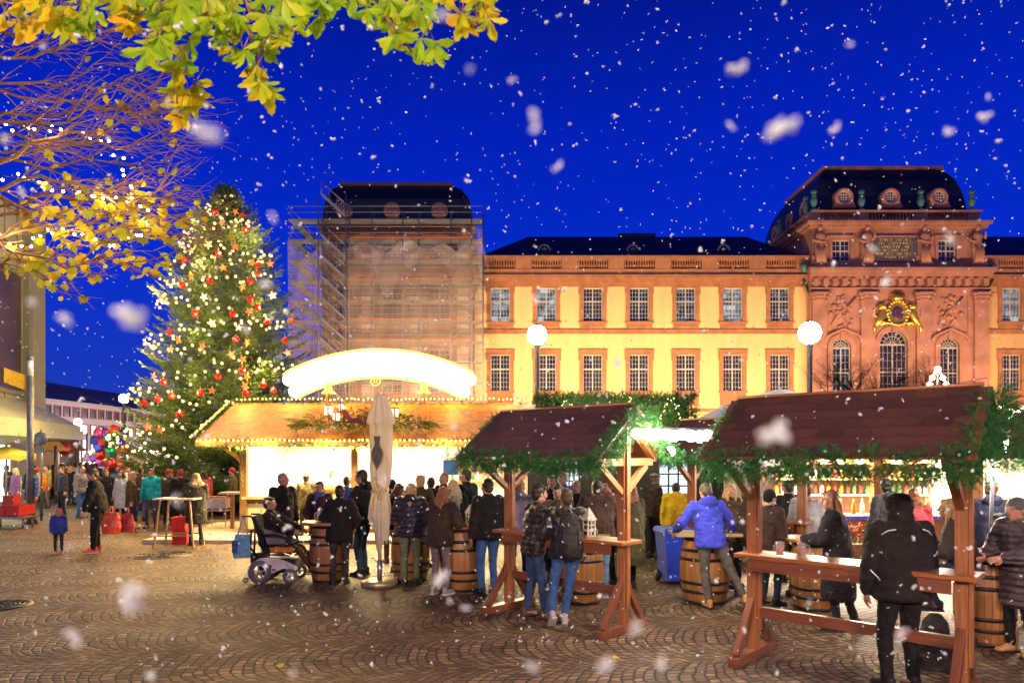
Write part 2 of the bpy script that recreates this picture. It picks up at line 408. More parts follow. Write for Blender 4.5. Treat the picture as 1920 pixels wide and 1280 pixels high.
# manhole covers set in the cobbles
iron = mat('cast_iron', (0.03, 0.027, 0.025), 0.45, 0.6, 0.3, 20, 0.4)
def manhole(c, r, label):
    t = wthing('manhole_cover', label, 'manhole cover', c, 'manhole covers in the cobbles')
    mb = MB(); mb.lathe([(0.0, 0.006), (r*0.97, 0.006), (r, 0.012), (r, -0.02)], c, 48)
    for k in range(5):
        q = r*(0.18+0.17*k); mb.lathe([(q, 0.0062), (q+0.01, 0.022), (q+r*0.06, 0.022), (q+r*0.06+0.01, 0.0062)], c, 48)
    for k in range(8):
        a = k*PI/4; mb.beam(c+Vector((math.cos(a)*r*.15, math.sin(a)*r*.15, .016)), c+Vector((math.cos(a)*r*.95, math.sin(a)*r*.95, .016)), 0.02, 0.02)
    mb.build('lid', iron, t)
    MB().lathe([(r+0.005, 0.012), (r+0.01, 0.018), (r+0.07, 0.018), (r+0.08, 0.0)], c, 48).build('frame_ring', iron, t)
manhole(G(0, 1135), 0.32, 'cast iron manhole cover with rings at the left edge of the cobbles')
manhole(G(303, 1040), 0.55, 'wide round iron drain cover in the cobbles before the high table')
# ------------------------------------------------------------------ palace
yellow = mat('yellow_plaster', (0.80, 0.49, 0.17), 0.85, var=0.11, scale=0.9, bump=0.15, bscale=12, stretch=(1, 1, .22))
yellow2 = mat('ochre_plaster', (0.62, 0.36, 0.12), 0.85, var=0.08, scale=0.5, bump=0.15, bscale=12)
stone_r = mat('red_sandstone', (0.40, 0.15, 0.055), 0.8, var=0.22, scale=1.3, bump=0.5, bscale=7)
stone_t = mat('tower_sandstone', (0.42, 0.18, 0.10), 0.8, var=0.25, scale=0.9, bump=0.6, bscale=6)
slate = mat('slate', (0.014, 0.015, 0.022), 0.42, var=0.35, scale=3, bump=0.4, bscale=9)
copper = mat('green_copper', (0.09, 0.22, 0.17), 0.6, 0.3, 0.3, 8)
white_paint = mat('white_frame_paint', (0.50, 0.43, 0.32), 0.5, var=0.06)
pane_dark = mat('pane_dark', (0.03, 0.022, 0.025), 0.08, var=0.3, scale=2, spec=0.8)
gold = mat('gold_leaf', (0.95, 0.58, 0.09), 0.3, 0.85, 0.15, 12)
lead = mat('lead_pipe', (0.05, 0.045, 0.045), 0.5, 0.4)
plaque_m = mat('plaque_slate', (0.10, 0.085, 0.07), 0.6, var=0.2, scale=3)
def lit_pane(name, col, s, dark=(0.02, 0.03, 0.05), sc=1.1, thr=0.5):
    m, nt, b = base_mat(name)
    b.inputs['Base Color'].default_value = (0.01, 0.01, 0.015, 1); b.inputs['Roughness'].default_value = 0.1
    t = N(nt, 'ShaderNodeTexCoord'); br = N(nt, 'ShaderNodeTexBrick'); L(nt, t.outputs['UV'], br.inputs['Vector'])
    br.inputs['Scale'].default_value = sc; br.inputs['Mortar Size'].default_value = 0.03; br.inputs['Brick Width'].default_value = 0.9; br.inputs['Row Height'].default_value = 0.55
    br.inputs['Color1'].default_value = (*col, 1); br.inputs['Color2'].default_value = (*dark, 1); br.inputs['Mortar'].default_value = (*dark, 1); br.inputs['Bias'].default_value = thr
    nz = N(nt, 'ShaderNodeTexNoise'); nz.inputs['Scale'].default_value = 1.6; L(nt, t.outputs['UV'], nz.inputs['Vector'])
    c = mix_(nt, 1.0, br.outputs['Color'], ramp_(nt, nz.outputs['Fac'], [(0.35, (0.25,)*3), (0.6, (1, 1, 1))]), 'MULTIPLY')
    L(nt, c, b.inputs['Emission Color']); b.inputs['Emission Strength'].default_value = s
    m.cycles.emission_sampling = 'NONE'; return m
lit_white = lit_pane('pane_lit_white', (0.75, 0.9, 1.0), 0.7, thr=-0.1)
lit_mid = lit_pane('pane_lit_dim', (0.4, 0.6, 0.8), 0.45, thr=0.25)
lit_teal = lit_pane('pane_lit_teal', (0.05, 0.45, 0.5), 0.6, thr=0.35)
lit_warm = lit_pane('pane_lit_warm', (1.0, 0.8, 0.5), 1.6, thr=-0.5)

def facade(mb, x0, x1, z0, z1, y, holes, depth=0.35):
    xs = sorted({x0, x1, *[h[0] for h in holes], *[h[1] for h in holes]})
    zs = sorted({z0, z1, *[h[2] for h in holes], *[h[3] for h in holes]})
    for i in range(len(xs)-1):
        for j in range(len(zs)-1):
            cx, cz = (xs[i]+xs[i+1])/2, (zs[j]+zs[j+1])/2
            if any(h[0] < cx < h[1] and h[2] < cz < h[3] for h in holes): continue
            mb.quad((xs[i], y, zs[j]), (xs[i+1], y, zs[j]), (xs[i+1], y, zs[j+1]), (xs[i], y, zs[j+1]))
    for a, b, c, d in [h[:4] for h in holes]:
        Y = y+depth
        mb.quad((a, y, c), (a, Y, c), (b, Y, c), (b, y, c)); mb.quad((a, y, d), (b, y, d), (b, Y, d), (a, Y, d))
        mb.quad((a, y, c), (a, y, d), (a, Y, d), (a, Y, c)); mb.quad((b, y, c), (b, Y, c), (b, Y, d), (b, y, d))
def window(par, cx, z0, w, h, y, stone, pane, cols=3, rows=8, apron=0.0, arch=False, sw=0.34, tr=0.6, sill=True, curt=False):
    """stone surround (the part) with glazing bars and pane as sub-parts; y = wall face"""
    s = MB(); x0, x1, z1 = cx-w/2, cx+w/2, z0+h
    if not arch:
        s.bb(x0-sw, x0, y-0.10, y+0.02, z0, z1+sw); s.bb(x1, x1+sw, y-0.10, y+0.02, z0, z1+sw)
        s.bb(x0, x1, y-0.103, y+0.02, z1, z1+sw)
        s.bb(x0-sw-0.1, x1+sw+0.1, y-0.17, y+0.02, z1+sw, z1+sw+0.14)
        s.bb(x0-0.08, x1+0.08, y-0.13, y-0.06, z1-0.001, z1+0.08)
        s.bb(x0-sw-0.09, x0-sw, y-0.08, y+0.02, z1-0.5, z1+sw); s.bb(x1+sw, x1+sw+0.09, y-0.08, y+0.02, z1-0.5, z1+sw)
    else:
        n = 18; R0 = w/2; R1 = R0+sw; zc = z1-R0
        for i in range(n):
            a0, a1 = PI*i/n, PI*(i+1)/n
            poly = [(R0*math.cos(a0), R0*math.sin(a0)), (R1*math.cos(a0), R1*math.sin(a0)), (R1*math.cos(a1), R1*math.sin(a1)), (R0*math.cos(a1), R0*math.sin(a1))]
            s.prism(poly, (cx, y+0.02, zc), (1, 0, 0), (0, 0, 1), (0, -0.14, 0))
        s.bb(x0-sw, x0, y-0.12, y+0.02, z0, zc); s.bb(x1, x1+sw, y-0.12, y+0.02, z0, zc)
        s.box((cx, y-0.12, z1+sw*0.5), (0.35, 0.2, sw*1.7))
        # spandrels closing the square wall opening above the arch
        for sg in (-1, 1):
            pts = [(sg*R0, 0)]+[(sg*R0*math.cos(PI/2*i/8), R0*math.sin(PI/2*i/8)) for i in range(1, 9)]+[(sg*R0, R0)]
            s.prism(pts, (cx, y+0.01, zc), (1, 0, 0), (0, 0, 1), (0, 0.3, 0))
    if sill: s.bb(x0-sw-0.08, x1+sw+0.08, y-0.2, y+0.02, z0-0.16, z0)
    if apron:
        s.bb(x0-sw+0.04, x1+sw-0.04, y-0.07, y+0.02, z0-0.16-apron, z0-0.16)
        s.bb(x0-sw+0.3, x1+sw-0.3, y-0.11, y-0.065, z0-0.16-apron+0.2, z0-0.36)
    wd = s.build('window', stone, par)
    f = MB(); yf = y+0.2; t = 0.026
    f.bb(x0, x0+0.07, yf-0.05, yf+0.03, z0, z1 if not arch else z1-w/2); f.bb(x1-0.07, x1, yf-0.05, yf+0.03, z0, z1 if not arch else z1-w/2)
    f.bb(x0+.07, x1-.07, yf-0.049, yf+0.03, z0, z0+0.07)
    zt = z1 if not arch else z1-w/2
    if not arch: f.bb(x0+.07, x1-.07, yf-0.049, yf+0.03, z1-0.07, z1)
    f.bb(cx-0.05, cx+0.05, yf-0.06, yf+0.03, z0+.07, zt-.0)
    ztr = z0+(zt-z0)*tr
    f.bb(x0+.07, x1-.07, yf-0.055, yf+0.03, ztr-0.05, ztr+0.05)
    for i in range(1, cols*2):
        if i == cols: continue
        x = x0+w*i/(cols*2); f.bb(x-t/2, x+t/2, yf-0.03, yf+0.01, z0+.07, zt)
    for j in range(1, rows):
        z = z0+(zt-z0)*j/rows; f.bb(x0+.07, x1-.07, yf-0.028, yf+0.008, z-t/2, z+t/2)
    if arch:
        R0 = w/2; zc = z1-R0
        f.bb(x0+.07, x1-.07, yf-0.056, yf+0.03, zc-0.06, zc+0.08)
        for i in range(1, 8):
            a = PI*i/8; f.beam((cx+0.2*math.cos(a), yf-0.01, zc+0.2*math.sin(a)), (cx+R0*math.cos(a), yf-0.01, zc+R0*math.sin(a)), 0.04, 0.04, (0, 1, 0))
        for rr in (R0-0.04, R0*0.62, 0.25):
            f.tube([(cx+rr*math.cos(PI*i/16), yf-0.01, zc+rr*math.sin(PI*i/16)) for i in range(17)], 0.035, 4)
    f.build('frame', white_paint, wd)
    p = MB()
    p.quad((x0, yf+0.02, z0), (x1, yf+0.02, z0), (x1, yf+0.02, z1), (x0, yf+0.02, z1), [(x0, z0), (x1, z0), (x1, z1), (x0, z1)])
    p.build('pane', pane, wd)
    return wd
def balusters(mb, x0, x1, y, z0, h, n):
    pr = [(0.05, 0), (0.10, .05), (0.06, .12), (0.12, .35), (0.07, .62), (0.05, .78), (0.09, .9), (0.09, 1)]
    for i in range(n):
        x = x0+(x1-x0)*(i+0.5)/n
        mb.lathe([(r, z*h) for r, z in pr], (x, y, z0), 7)
def mansard(mb, a, b, z0, z1, prof):
    """a,b: (x0,x1,y0,y1) base and top rectangles"""
    pts = []
    for t, h in prof:
        r = [a[i]*(1-t)+b[i]*t for i in range(4)]; z = z0+(z1-z0)*h
        pts.append([(r[0], r[2], z), (r[1], r[2], z), (r[1], r[3], z), (r[0], r[3], z)])
    for i in range(len(pts)-1):
        for k in range(4):
            mb.quad(pts[i][k], pts[i][(k+1) % 4], pts[i+1][(k+1) % 4], pts[i+1][k])
    return pts[-1]
def oculus(par, x, y, z, r, pane, stone, ax='Y'):
    """round dormer window on a mansard slope"""
    d = MB(); n = 24
    def pt(u, v, w): return (x+u, y+v, z+w) if ax == 'Y' else (x+v, y-u, z+w)
    ring = []
    mb = d
    prof = [(r*0.8, 0.05), (r*0.8, -0.12), (r*0.95, -0.22), (r*1.18, -0.2), (r*1.28, -0.1), (r*1.28, 1.6)]
    if ax == 'Y':
        mb.lathe(prof, (x, y, z), n, axis='Y')
        mb.bb(x-r*1.45, x+r*1.45, y-0.25, y+1.2, z-r*1.5, z-r*1.15)
        mb.bb(x-r*1.3, x+r*1.3, y-0.15, y+1.2, z-r*1.15, z-r*0.7)
    else:
        mb.lathe(prof, (x, y, z), n, axis='X'); mb.bb(x-0.25, x+1.2, y-r*1.45, y+r*1.45, z-r*1.5, z-r*1.15)
    o = d.build('dormer', stone, par)
    f = MB()
    for k in (-0.33, 0.33, -0.02):
        hh = r*0.8*math.sqrt(max(0, 1-k*k))
        if ax == 'Y': f.bb(x+k*r-.03, x+k*r+.03, y-.02, y+.03, z-hh, z+hh); f.bb(x-hh, x+hh, y-.021, y+.029, z+k*r-.03, z+k*r+.03)
        else: f.bb(x-.02, x+.03, y+k*r-.03, y+k*r+.03, z-hh, z+hh); f.bb(x-.021, x+.029, y-hh, y+hh, z+k*r-.03, z+k*r+.03)
    if ax == 'Y': f.lathe([(r*.72, 0.0), (r*.72, -.05), (r*.82, -.05)], (x, y, z), n, axis='Y')
    f.build('frame', white_paint, o)
    p = MB()
    if ax == 'Y': p.lathe([(0.001, 0.04), (r*0.82, 0.04)], (x, y, z), n, axis='Y')
    else: p.lathe([(0.001, 0.04), (r*0.82, 0.04)], (x, y, z), n, axis='X')
    p.build('pane', pane, o)

# --- middle wing -----------------------------------------------------------
YW = 61.0
def wing(name, label, x0, x1, bays, panes, ywall, col, ztop=17.4, roofx=None, dorm=()):
    t = wthing(name, label, 'palace', ((x0+x1)/2, ywall, 0))
    holes = []
    ww, lo, up = 1.72, (7.75, 3.25), (13.95, 3.0)
    for c in bays:
        holes += [(c-ww/2, c+ww/2, lo[0], lo[0]+lo[1]), (c-ww/2, c+ww/2, up[0], up[0]+up[1]), (c-ww/2, c+ww/2, 1.3, 4.6)]
    w = MB(); facade(w, x0, x1, 0, ztop+0.1, ywall, holes)
    w.bb(x0, x1, ywall+0.36, ywall+12, 0, ztop+2); w.build('wall', col, t)
    s = MB()
    s.bb(x0, x1, ywall-0.12, ywall+0.02, 12.85, 13.12); s.bb(x0, x1, ywall-0.18, ywall+0.02, 13.12, 13.24)
    s.bb(x0, x1, ywall-0.12, ywall+0.02, 5.9, 6.2)
    s.bb(x0, x1, ywall-0.12, ywall+0.02, ztop-0.35, ztop); s.bb(x0, x1, ywall-0.3, ywall+0.02, ztop, ztop+.3); s.bb(x0, x1, ywall-0.55, ywall+0.02, ztop+.3, ztop+.62)
    s.build('cornice', stone_r, t)
    bz = ztop+0.62
    b = MB(); b.bb(x0, x1, ywall-0.32, ywall+0.1, bz, bz+0.55); b.bb(x0, x1, ywall-0.4, ywall+0.15, bz+1.42, bz+1.72)
    for c in bays:
        balusters(b, c-1.35, c+1.35, ywall-0.1, bz+0.55, 0.87, 12)
    edges = [x0]+[v for c in bays for v in (c-1.35, c+1.35)]+[x1]
    for i in range(0, len(edges), 2):
        if edges[i+1] > edges[i]: b.bb(edges[i], edges[i+1], ywall-0.28, ywall+0.06, bz+.55, bz+1.42)
    b.bb(x0, x1, ywall+0.3, ywall+0.5, bz, bz+1.5)
    b.build('balustrade', stone_r, t)
    gt = MB(); gt.bb(x0+.3, x1-.3, ywall+0.1, ywall+0.45, bz+1.55, bz+1.9); gt.build('gutter', copper, t)
    for i, c in enumerate(bays):
        window(t, c, up[0], ww, up[1], ywall, stone_r, panes[i], apron=0.75)
        window(t, c, lo[0], ww, lo[1], ywall, stone_r, pane_dark, apron=1.2)
        window(t, c, 1.3, ww, 3.3, ywall, stone_r, pane_dark)
    r = MB(); rx0, rx1, tx0, tx1 = roofx or (x0, x1, x0, x1)
    zb, zr = bz+1.75, bz+5.4
    top = mansard(r, (rx0, rx1, ywall+0.3, ywall+13), (tx0, tx1, ywall+6, ywall+7), zb, zr, [(0, 0), (1, 1)])
    r.quad(*top)
    if dorm: r.bb((tx0+tx1)/2-1.8, (tx0+tx1)/2+1.8, ywall+6, ywall+7.4, zr-.3, zr+.35)
    ro = r.build('roof', slate, t)
    for dx in dorm:
        d = MB(); yy = ywall+2.2; zz = zb+1.15
        prof = [(-1.15, 0)]+[(0.62*math.cos(a), 0.05+0.7*math.sin(a)) for a in [PI*(8-k)/8 for k in range(9)]]+[(1.15, 0)]
        d.prism(prof, (dx, yy, zz-0.1), (1, 0, 0), (0, 0, 1), (0, 2.4, 0)); d.build('eyelid_dormer', slate, ro)
        e = MB(); e.lathe([(0.48, -0.03), (0.48, -0.1), (0.6, -0.1), (0.6, 0.0)], (dx, yy, zz), 12, ang=PI, axis='Y')
        for a in (PI/4, PI/2, 3*PI/4): e.beam((dx, yy-.05, zz), (dx+.5*math.cos(a), yy-.05, zz+.5*math.sin(a)), .04, .04, (0, 1, 0))
        e.bb(dx-.6, dx+.6, yy-.1, yy-.01, zz-.06, zz); e.build('dormer_window', white_paint, ro)
    return t
bays = [P(x, 600, YW).x for x in (938, 1024.5, 1111.5, 1198.5, 1286, 1374, 1462)]
wing('palace_wing', 'long yellow palace wing with seven bays of sandstone framed windows', -3.45, 26.45, bays,
     [lit_white, lit_white, pane_dark, lit_teal, lit_mid, lit_white, lit_mid], YW, yellow, roofx=(-3.2, 26.3, 1.6, 23.0), dorm=(3.0, 11.2, 19.6))
b2 = [P(x, 600, YW).x for x in (1896, 1984, 2072)]
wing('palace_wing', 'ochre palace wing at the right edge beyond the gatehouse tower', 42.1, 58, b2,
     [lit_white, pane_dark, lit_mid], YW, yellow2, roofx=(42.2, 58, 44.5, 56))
# downpipes
def pipe(px, side, label):
    x = P(px, 600, 60.7).x
    t = wthing('downpipe', label, 'downpipe', (x, 60.7, 0), 'rainwater pipes on the palace')
    z = P(0, 512, 60.7).z
    MB().tube([(x+side*0.6, 60.55, z), (x+side*0.6, 60.55, z-0.7), (x+side*.35, 60.7, z-1.2), (x, 60.8, z-2.0), (x, 60.8, 0)], 0.10, 8).build('pipe', lead, t)
    MB().lathe([(0.12, 0), (0.3, 0.35), (0.34, 0.7), (0.3, 0.72)], (x+side*.6, 60.55, z), 8).build('rain_head', copper, t)
pipe(888, 1, 'dark downpipe at the left end of the yellow wing beside the scaffold')
pipe(1519, -1, 'dark downpipe between the yellow wing and the sandstone gatehouse')
pipe(1846, 1, 'dark downpipe at the right corner of the sandstone gatehouse')

# --- sandstone gatehouse tower ----------------------------------------------
YT = 60.4; S_ = FP/YT
X0, X1 = P(1519, 0, YT).x, P(1852, 0, YT).x
def xz(px, py): p = P(px, py, YT); return p.x, p.z
gt = wthing('gatehouse_tower', 'red sandstone gatehouse tower with slate mansard roof and golden coat of arms', 'tower', ((X0+X1)/2, YT, 0))
w = MB()
zA = xz(0, 512)[1]; zB = xz(0, 418)[1]
hs = []
wins = [(1578, 34, 635, 745), (1675, 52, 620, 748), (1780, 36, 634, 746)]
for cx, ww_, yt, yb in wins:
    c, z1 = xz(cx, yt); _, z0 = xz(cx, yb); hw = ww_/2/S_
    hs.append((c-hw, c+hw, z0, z1))
facade(w, X0, X1, 0, zA, YT, hs, 0.4)
ax0, ax1 = xz(1524, 0)[0], xz(1843, 0)[0]
hs2 = []
for cx in (1578.5, 1777.5):
    c, z1 = xz(cx, 449); _, z0 = xz(cx, 489); hs2.append((c-0.8, c+0.8, z0, z1))
facade(w, ax0, ax1, zA, zB, YT+0.15, hs2, 0.4)
w.bb(X0, X1, YT+0.42, YT+14, 0, zA); w.bb(ax0, ax1, YT+0.57, YT+13.6, zA, zB)
w.quad((ax0, YT+.15, zA), (ax0, YT+.15, zB), (ax0, YT+.6, zB), (ax0, YT+.6, zA)); w.quad((X0, YT, 0), (X0, YT, zA), (X0, YT+.5, zA), (X0, YT+.5, 0))
w.build('wall', stone_t, gt)
for (a, b_, c, d) in hs: window(gt, (a+b_)/2, c, b_-a, d-c, YT, stone_t, lit_mid if a < 30 else pane_dark, cols=2 if b_-a < 2 else 3, rows=7, arch=True, sw=0.45, sill=True, tr=0.5)
for (a, b_, c, d) in hs2: window(gt, (a+b_)/2, c, b_-a, d-c, YT+.15, stone_t, pane_dark, cols=2, rows=4, sw=0.25, tr=.5)
cn = MB()
for (ya, yb, pr) in ((505, 512, .75), (512, 518, .5), (518, 524, .25), (540, 546, .25), (546, 550, .15)):
    z1 = xz(0, ya)[1]; z0 = xz(0, yb)[1]; cn.bb(X0-pr*.4, X1+pr*.4, YT-pr, YT+0.02, z0, z1)
for k in range(19):
    x = X0+0.4+(X1-X0-0.8)*k/18; z0 = xz(0, 540)[1]; z1 = xz(0, 524)[1]
    cn.bb(x-.22, x+.22, YT-.45, YT+0.02, z0+.15, z1)
for (ya, yb, pr) in ((416, 421, .6), (421, 427, .35), (493, 499, .2), (499, 505, .4)):
    z1 = xz(0, ya)[1]; z0 = xz(0, yb)[1]; cn.bb(ax0-pr, ax1+pr, YT+.15-pr, YT+0.6, z0, z1); cn.bb(ax0-pr, ax0+.02, YT+.6, YT+13.6, z0, z1)
cn.build('cornice', stone_t, gt)
pl = MB()
for cx in (1535, 1626, 1730, 1838):
    x = xz(cx, 0)[0]; w_ = 0.62
    pl.bb(x-w_, x+w_, YT-0.22, YT+.02, 0, xz(0, 566)[1])
    for k, (q, pr) in enumerate(((.7, .3), (.82, .42), (.95, .55))):
        z0 = xz(0, 566-k*6)[1]; pl.bb(x-q, x+q, YT-pr, YT+.02, z0, z0+.22)
        pl.sphere((x-q*.8, YT-pr+.05, z0+.05), .16, 8, 6); pl.sphere((x+q*.8, YT-pr+.05, z0+.05), .16, 8, 6)
    pl.bb(x-.62, x+.62, YT-.1, YT+.16, xz(0, 493)[1], xz(0, 480)[1])
pl.build('pilasters', stone_t, gt)
# recessed relief panels with garlands
rg = random.Random(3)
for cx in (1580, 1780):
    x, z = xz(cx, 585)
    q = MB()
    for (a0, a1, b0, b1) in ((-2, 2, -1.9, -1.8), (-2, 2, 1.8, 1.9), (-2, -1.9, -1.8, 1.8), (1.9, 2, -1.8, 1.8)): q.bb(x+a0*.85, x+a1*.85, YT-.09, YT+.01, z+b0, z+b1)
    for k in range(46):
        u = rg.gauss(0, .5); v = rg.uniform(-1.4, 1.4)
        q.sphere((x+u*(1-.3*abs(v)), YT-.04, z+v), rg.uniform(.10, .26), 7, 5, (1, .8, 1))
    q.tube([(x-1, YT-.1, z-1.2), (x-.3, YT-.16, z), (x+.5, YT-.14, z+.5), (x+1.1, YT-.1, z+1.3)], .1, 6)
    q.build('relief_panel', stone_t, gt)
    # swan-neck pediments above the arched windows
    x, z = xz(cx, 628); pd = MB()
    pd.tube([(x-1.7, YT-.2, z-.55), (x-1.4, YT-.2, z-.1), (x-.9, YT-.2, z+.15), (x, YT-.2, z+.55), (x+.9, YT-.2, z+.15), (x+1.4, YT-.2, z-.1), (x+1.7, YT-.2, z-.55)], .13, 6)
    pd.build('pediment', stone_t, gt)
# relief arch behind the arms
x, z = xz(1678, 612); ar = MB()
for i in range(20):
    a0, a1 = PI*i/20, PI*(i+1)/20
    ar.prism([(2.0*math.cos(a0), 1.5*math.sin(a0)), (2.25*math.cos(a0), 1.75*math.sin(a0)), (2.25*math.cos(a1), 1.75*math.sin(a1)), (2.0*math.cos(a1), 1.5*math.sin(a1))], (x, YT-.01, z+.6), (1, 0, 0), (0, 0, 1), (0, -.16, 0))
ar.build('arch_band', stone_t, gt)
# inscription tablet with golden letters
xa, za = xz(1637, 487); xb, zb_ = xz(1721, 445)
tb = MB(); tb.bb(xa, xb, YT+.02, YT+.16, za, zb_); tbo = tb.build('inscription_tablet', plaque_m, gt)
fr = MB()
for a in ((xa-.18, xb+.18, zb_, zb_+.16), (xa-.18, xb+.18, za-.16, za), (xa-.18, xa, za, zb_), (xb, xb+.18, za, zb_)): fr.bb(a[0], a[1], YT-.04, YT+.16, a[2], a[3])
fr.build('tablet_frame', stone_t, tbo)
lt = MB(); rows = [' ERNEST LVDOVIC ', 'DEI GRATIA HASS', ' LANDGRAV  AN ', '  MDCCXVI REX  ', 'MNVS HOC CVM ARC A', '   FIERI IVSS  ']
h_ = (zb_-za)/6.4
for r_, tx in enumerate(rows):
    for i, ch in enumerate(tx):
        if ch == ' ': continue
        cw = (xb-xa-.3)/18; x = xa+.15+(i+(18-len(tx))/2+.5)*cw; z = zb_-h_*(r_+.7); hh = h_*.3; ww_ = cw*.3; y = YT+.0
        t_ = .035
        if ch in 'NVMWXAK': lt.beam((x-ww_, y, z+hh), (x+ww_*.6, y, z-hh), .03, t_*1.3, (0, 1, 0))
        if ch in 'VMAX': lt.beam((x-ww_*.2, y-.004, z-hh), (x+ww_, y-.004, z+hh), .03, t_, (0, 1, 0))
        if ch in 'EILTDHRPNKBF': lt.beam((x-ww_*.6, y-.002, z-hh), (x-ww_*.6, y-.002, z+hh), .03, t_, (0, 1, 0))
        if ch in 'HN': lt.beam((x+ww_*.7, y-.006, z-hh), (x+ww_*.7, y-.006, z+hh), .03, t_, (0, 1, 0))
        if ch in 'ETFRSCGOD': lt.beam((x-ww_*.6, y-.008, z+hh*.9), (x+ww_*.6, y-.008, z+hh*.9), .03, t_, (0, 1, 0))
        if ch in 'ELSCOGD': lt.beam((x-ww_*.6, y-.01, z-hh*.9), (x+ww_*.6, y-.01, z-hh*.9), .03, t_, (0, 1, 0))
lt.build('lettering', mat('letter_gold', (.8, .55, .14), .5), tbo)
# balustrade on the attic, urns
bz = zB; b = MB()
b.bb(ax0, ax1, YT+.2, YT+.7, bz, bz+.25); b.bb(ax0-.1, ax1+.1, YT+.15, YT+.75, bz+1.0, bz+1.2)
b.bb(ax0, ax0+.5, YT+.7, YT+13.5, bz, bz+.25); b.bb(ax0-.1, ax0+.55, YT+.75, YT+13.5, bz+1.0, bz+1.2)
ux = [xz(q, 0)[0] for q in (1530, 1620, 1732, 1828)]
for q in ux: b.bb(q-.5, q+.5, YT+.18, YT+.72, bz+.25, bz+1.0)
for i in range(3): balusters(b, ux[i]+.5, ux[i+1]-.5, YT+.45, bz+.25, .75, 14)
for i in range(34):
    y = YT+1.1+i*.36; b.lathe([(.06, 0), (.11, .25), (.06, .5), (.08, .75)], (ax0+.25, y, bz+.25), 6)
b.build('balustrade', stone_t, gt)
def urn(x, y, z, label):
    u = wthing('roof_urn', label, 'urn', (x, y, z), 'green copper urns on the gatehouse balustrade')
    MB().lathe([(.34, 0), (.34, .12), (.14, .2), (.1, .34), (.22, .5), (.32, .85), (.28, 1.1), (.18, 1.22), (.24, 1.3)], (x, y, z), 12).build('vase', copper, u)
    f = MB()
    for k in range(5):
        a = k*1.256; f.tube([(x, y, z+1.45), (x+.22*math.cos(a), y+.22*math.sin(a), z+1.72), (x+.1*math.cos(a), y+.1*math.sin(a), z+1.95)], [.1, .1, .02], 6)
    f.sphere((x, y, z+1.75), .14, 8, 6); f.build('flame_finial', copper, u)
zU = bz+1.2
for q, l in zip(ux, ('leftmost', 'second', 'third', 'rightmost')): urn(q, YT+.45, zU, f'{l} green copper urn along the front of the gatehouse balustrade')
urn(ax0+.25, YT+2.0, zU, 'green copper urn just behind the front left corner of the gatehouse balustrade')
urn(ax0+.25, YT+8.0, zU, 'green copper urn far back on the left side of the gatehouse balustrade')
# mansard
zr1 = CAMZ+(HOR-316)*63/FP
r = MB(); top = mansard(r, (ax0+.6, ax1-.6, YT+1.0, YT+14), (28.9, 39.6, 63.2, 71.8), bz+.4, zr1, [(0, 0), (.08, .25), (.2, .5), (.45, .75), (.75, .9), (1, 1)])
cap = mansard(r, (28.9, 39.6, 63.2, 71.8), (33.5, 35.5, 66.5, 68), zr1+.1, zr1+1.2, [(0, 0), (1, 1)]); r.quad(*cap)
ro = r.build('roof', slate, gt)
e = MB()
for a in ((28.7, 39.8, 63.0, 63.35), (28.7, 29.05, 63.35, 72), (39.45, 39.8, 63.35, 72)): e.bb(a[0], a[1], a[2], a[3], zr1-.1, zr1+.22)
e.build('ledge', stone_r, ro)
zd = CAMZ+(HOR-370)*61.2/FP
for q in (1582, 1669.5, 1759.5): oculus(gt, (q-960)/FP*61.2, 61.2, zd, .66, pane_dark, stone_t)
for yy in (64.2, 67.6, 71.2): oculus(gt, ax0+.9, yy, zd, .62, pane_dark, stone_t, 'X')
# coat of arms
cx, cz = xz(1680, 590); k = 1/S_
ca = wthing('coat_of_arms', 'golden coat of arms with crown and two lions above the middle arched window', 'coat of arms', (cx, YT-.1, cz))
s = MB(); y = YT-.2
s.prism([(.85*math.cos(a)*(1 if math.sin(a) > 0 else .85), 1.05*math.sin(a)) for a in [2*PI*i/24 for i in range(24)]], (cx, y+.12, cz+.1), (1, 0, 0), (0, 0, 1), (0, -.18, 0))
for i in range(22):
    a = 2*PI*i/22; s.sphere((cx+.88*math.cos(a), y-.1, cz+.1+1.08*math.sin(a)), .17, 8, 6)
s.build('cartouche', gold, ca)
MB().sphere((cx, y-.1, cz+.05), .48, 14, 10, (1, .35, 1.35)).build('shield', mat('shield_enamel', (0.12, 0.04, 0.07), .4, .3, .6, 5), ca)
c = MB(); c.lathe([(.5, 0), (.55, .12), (.62, .4), (.66, .42), (.6, .1)], (cx, y, cz+1.2), 14)
for i in range(8):
    a = PI*2*i/8; c.tube([(cx+.6*math.cos(a), y+.6*math.sin(a)*.6, cz+1.6), (cx+.5*math.cos(a), y+.3*math.sin(a), cz+1.95), (cx, y, cz+2.05)], .06, 5); c.sphere((cx+.62*math.cos(a), y+.62*math.sin(a)*.6, cz+1.68), .09, 6, 5)
c.sphere((cx, y, cz+2.12), .12, 8, 6); c.build('crown', gold, ca)
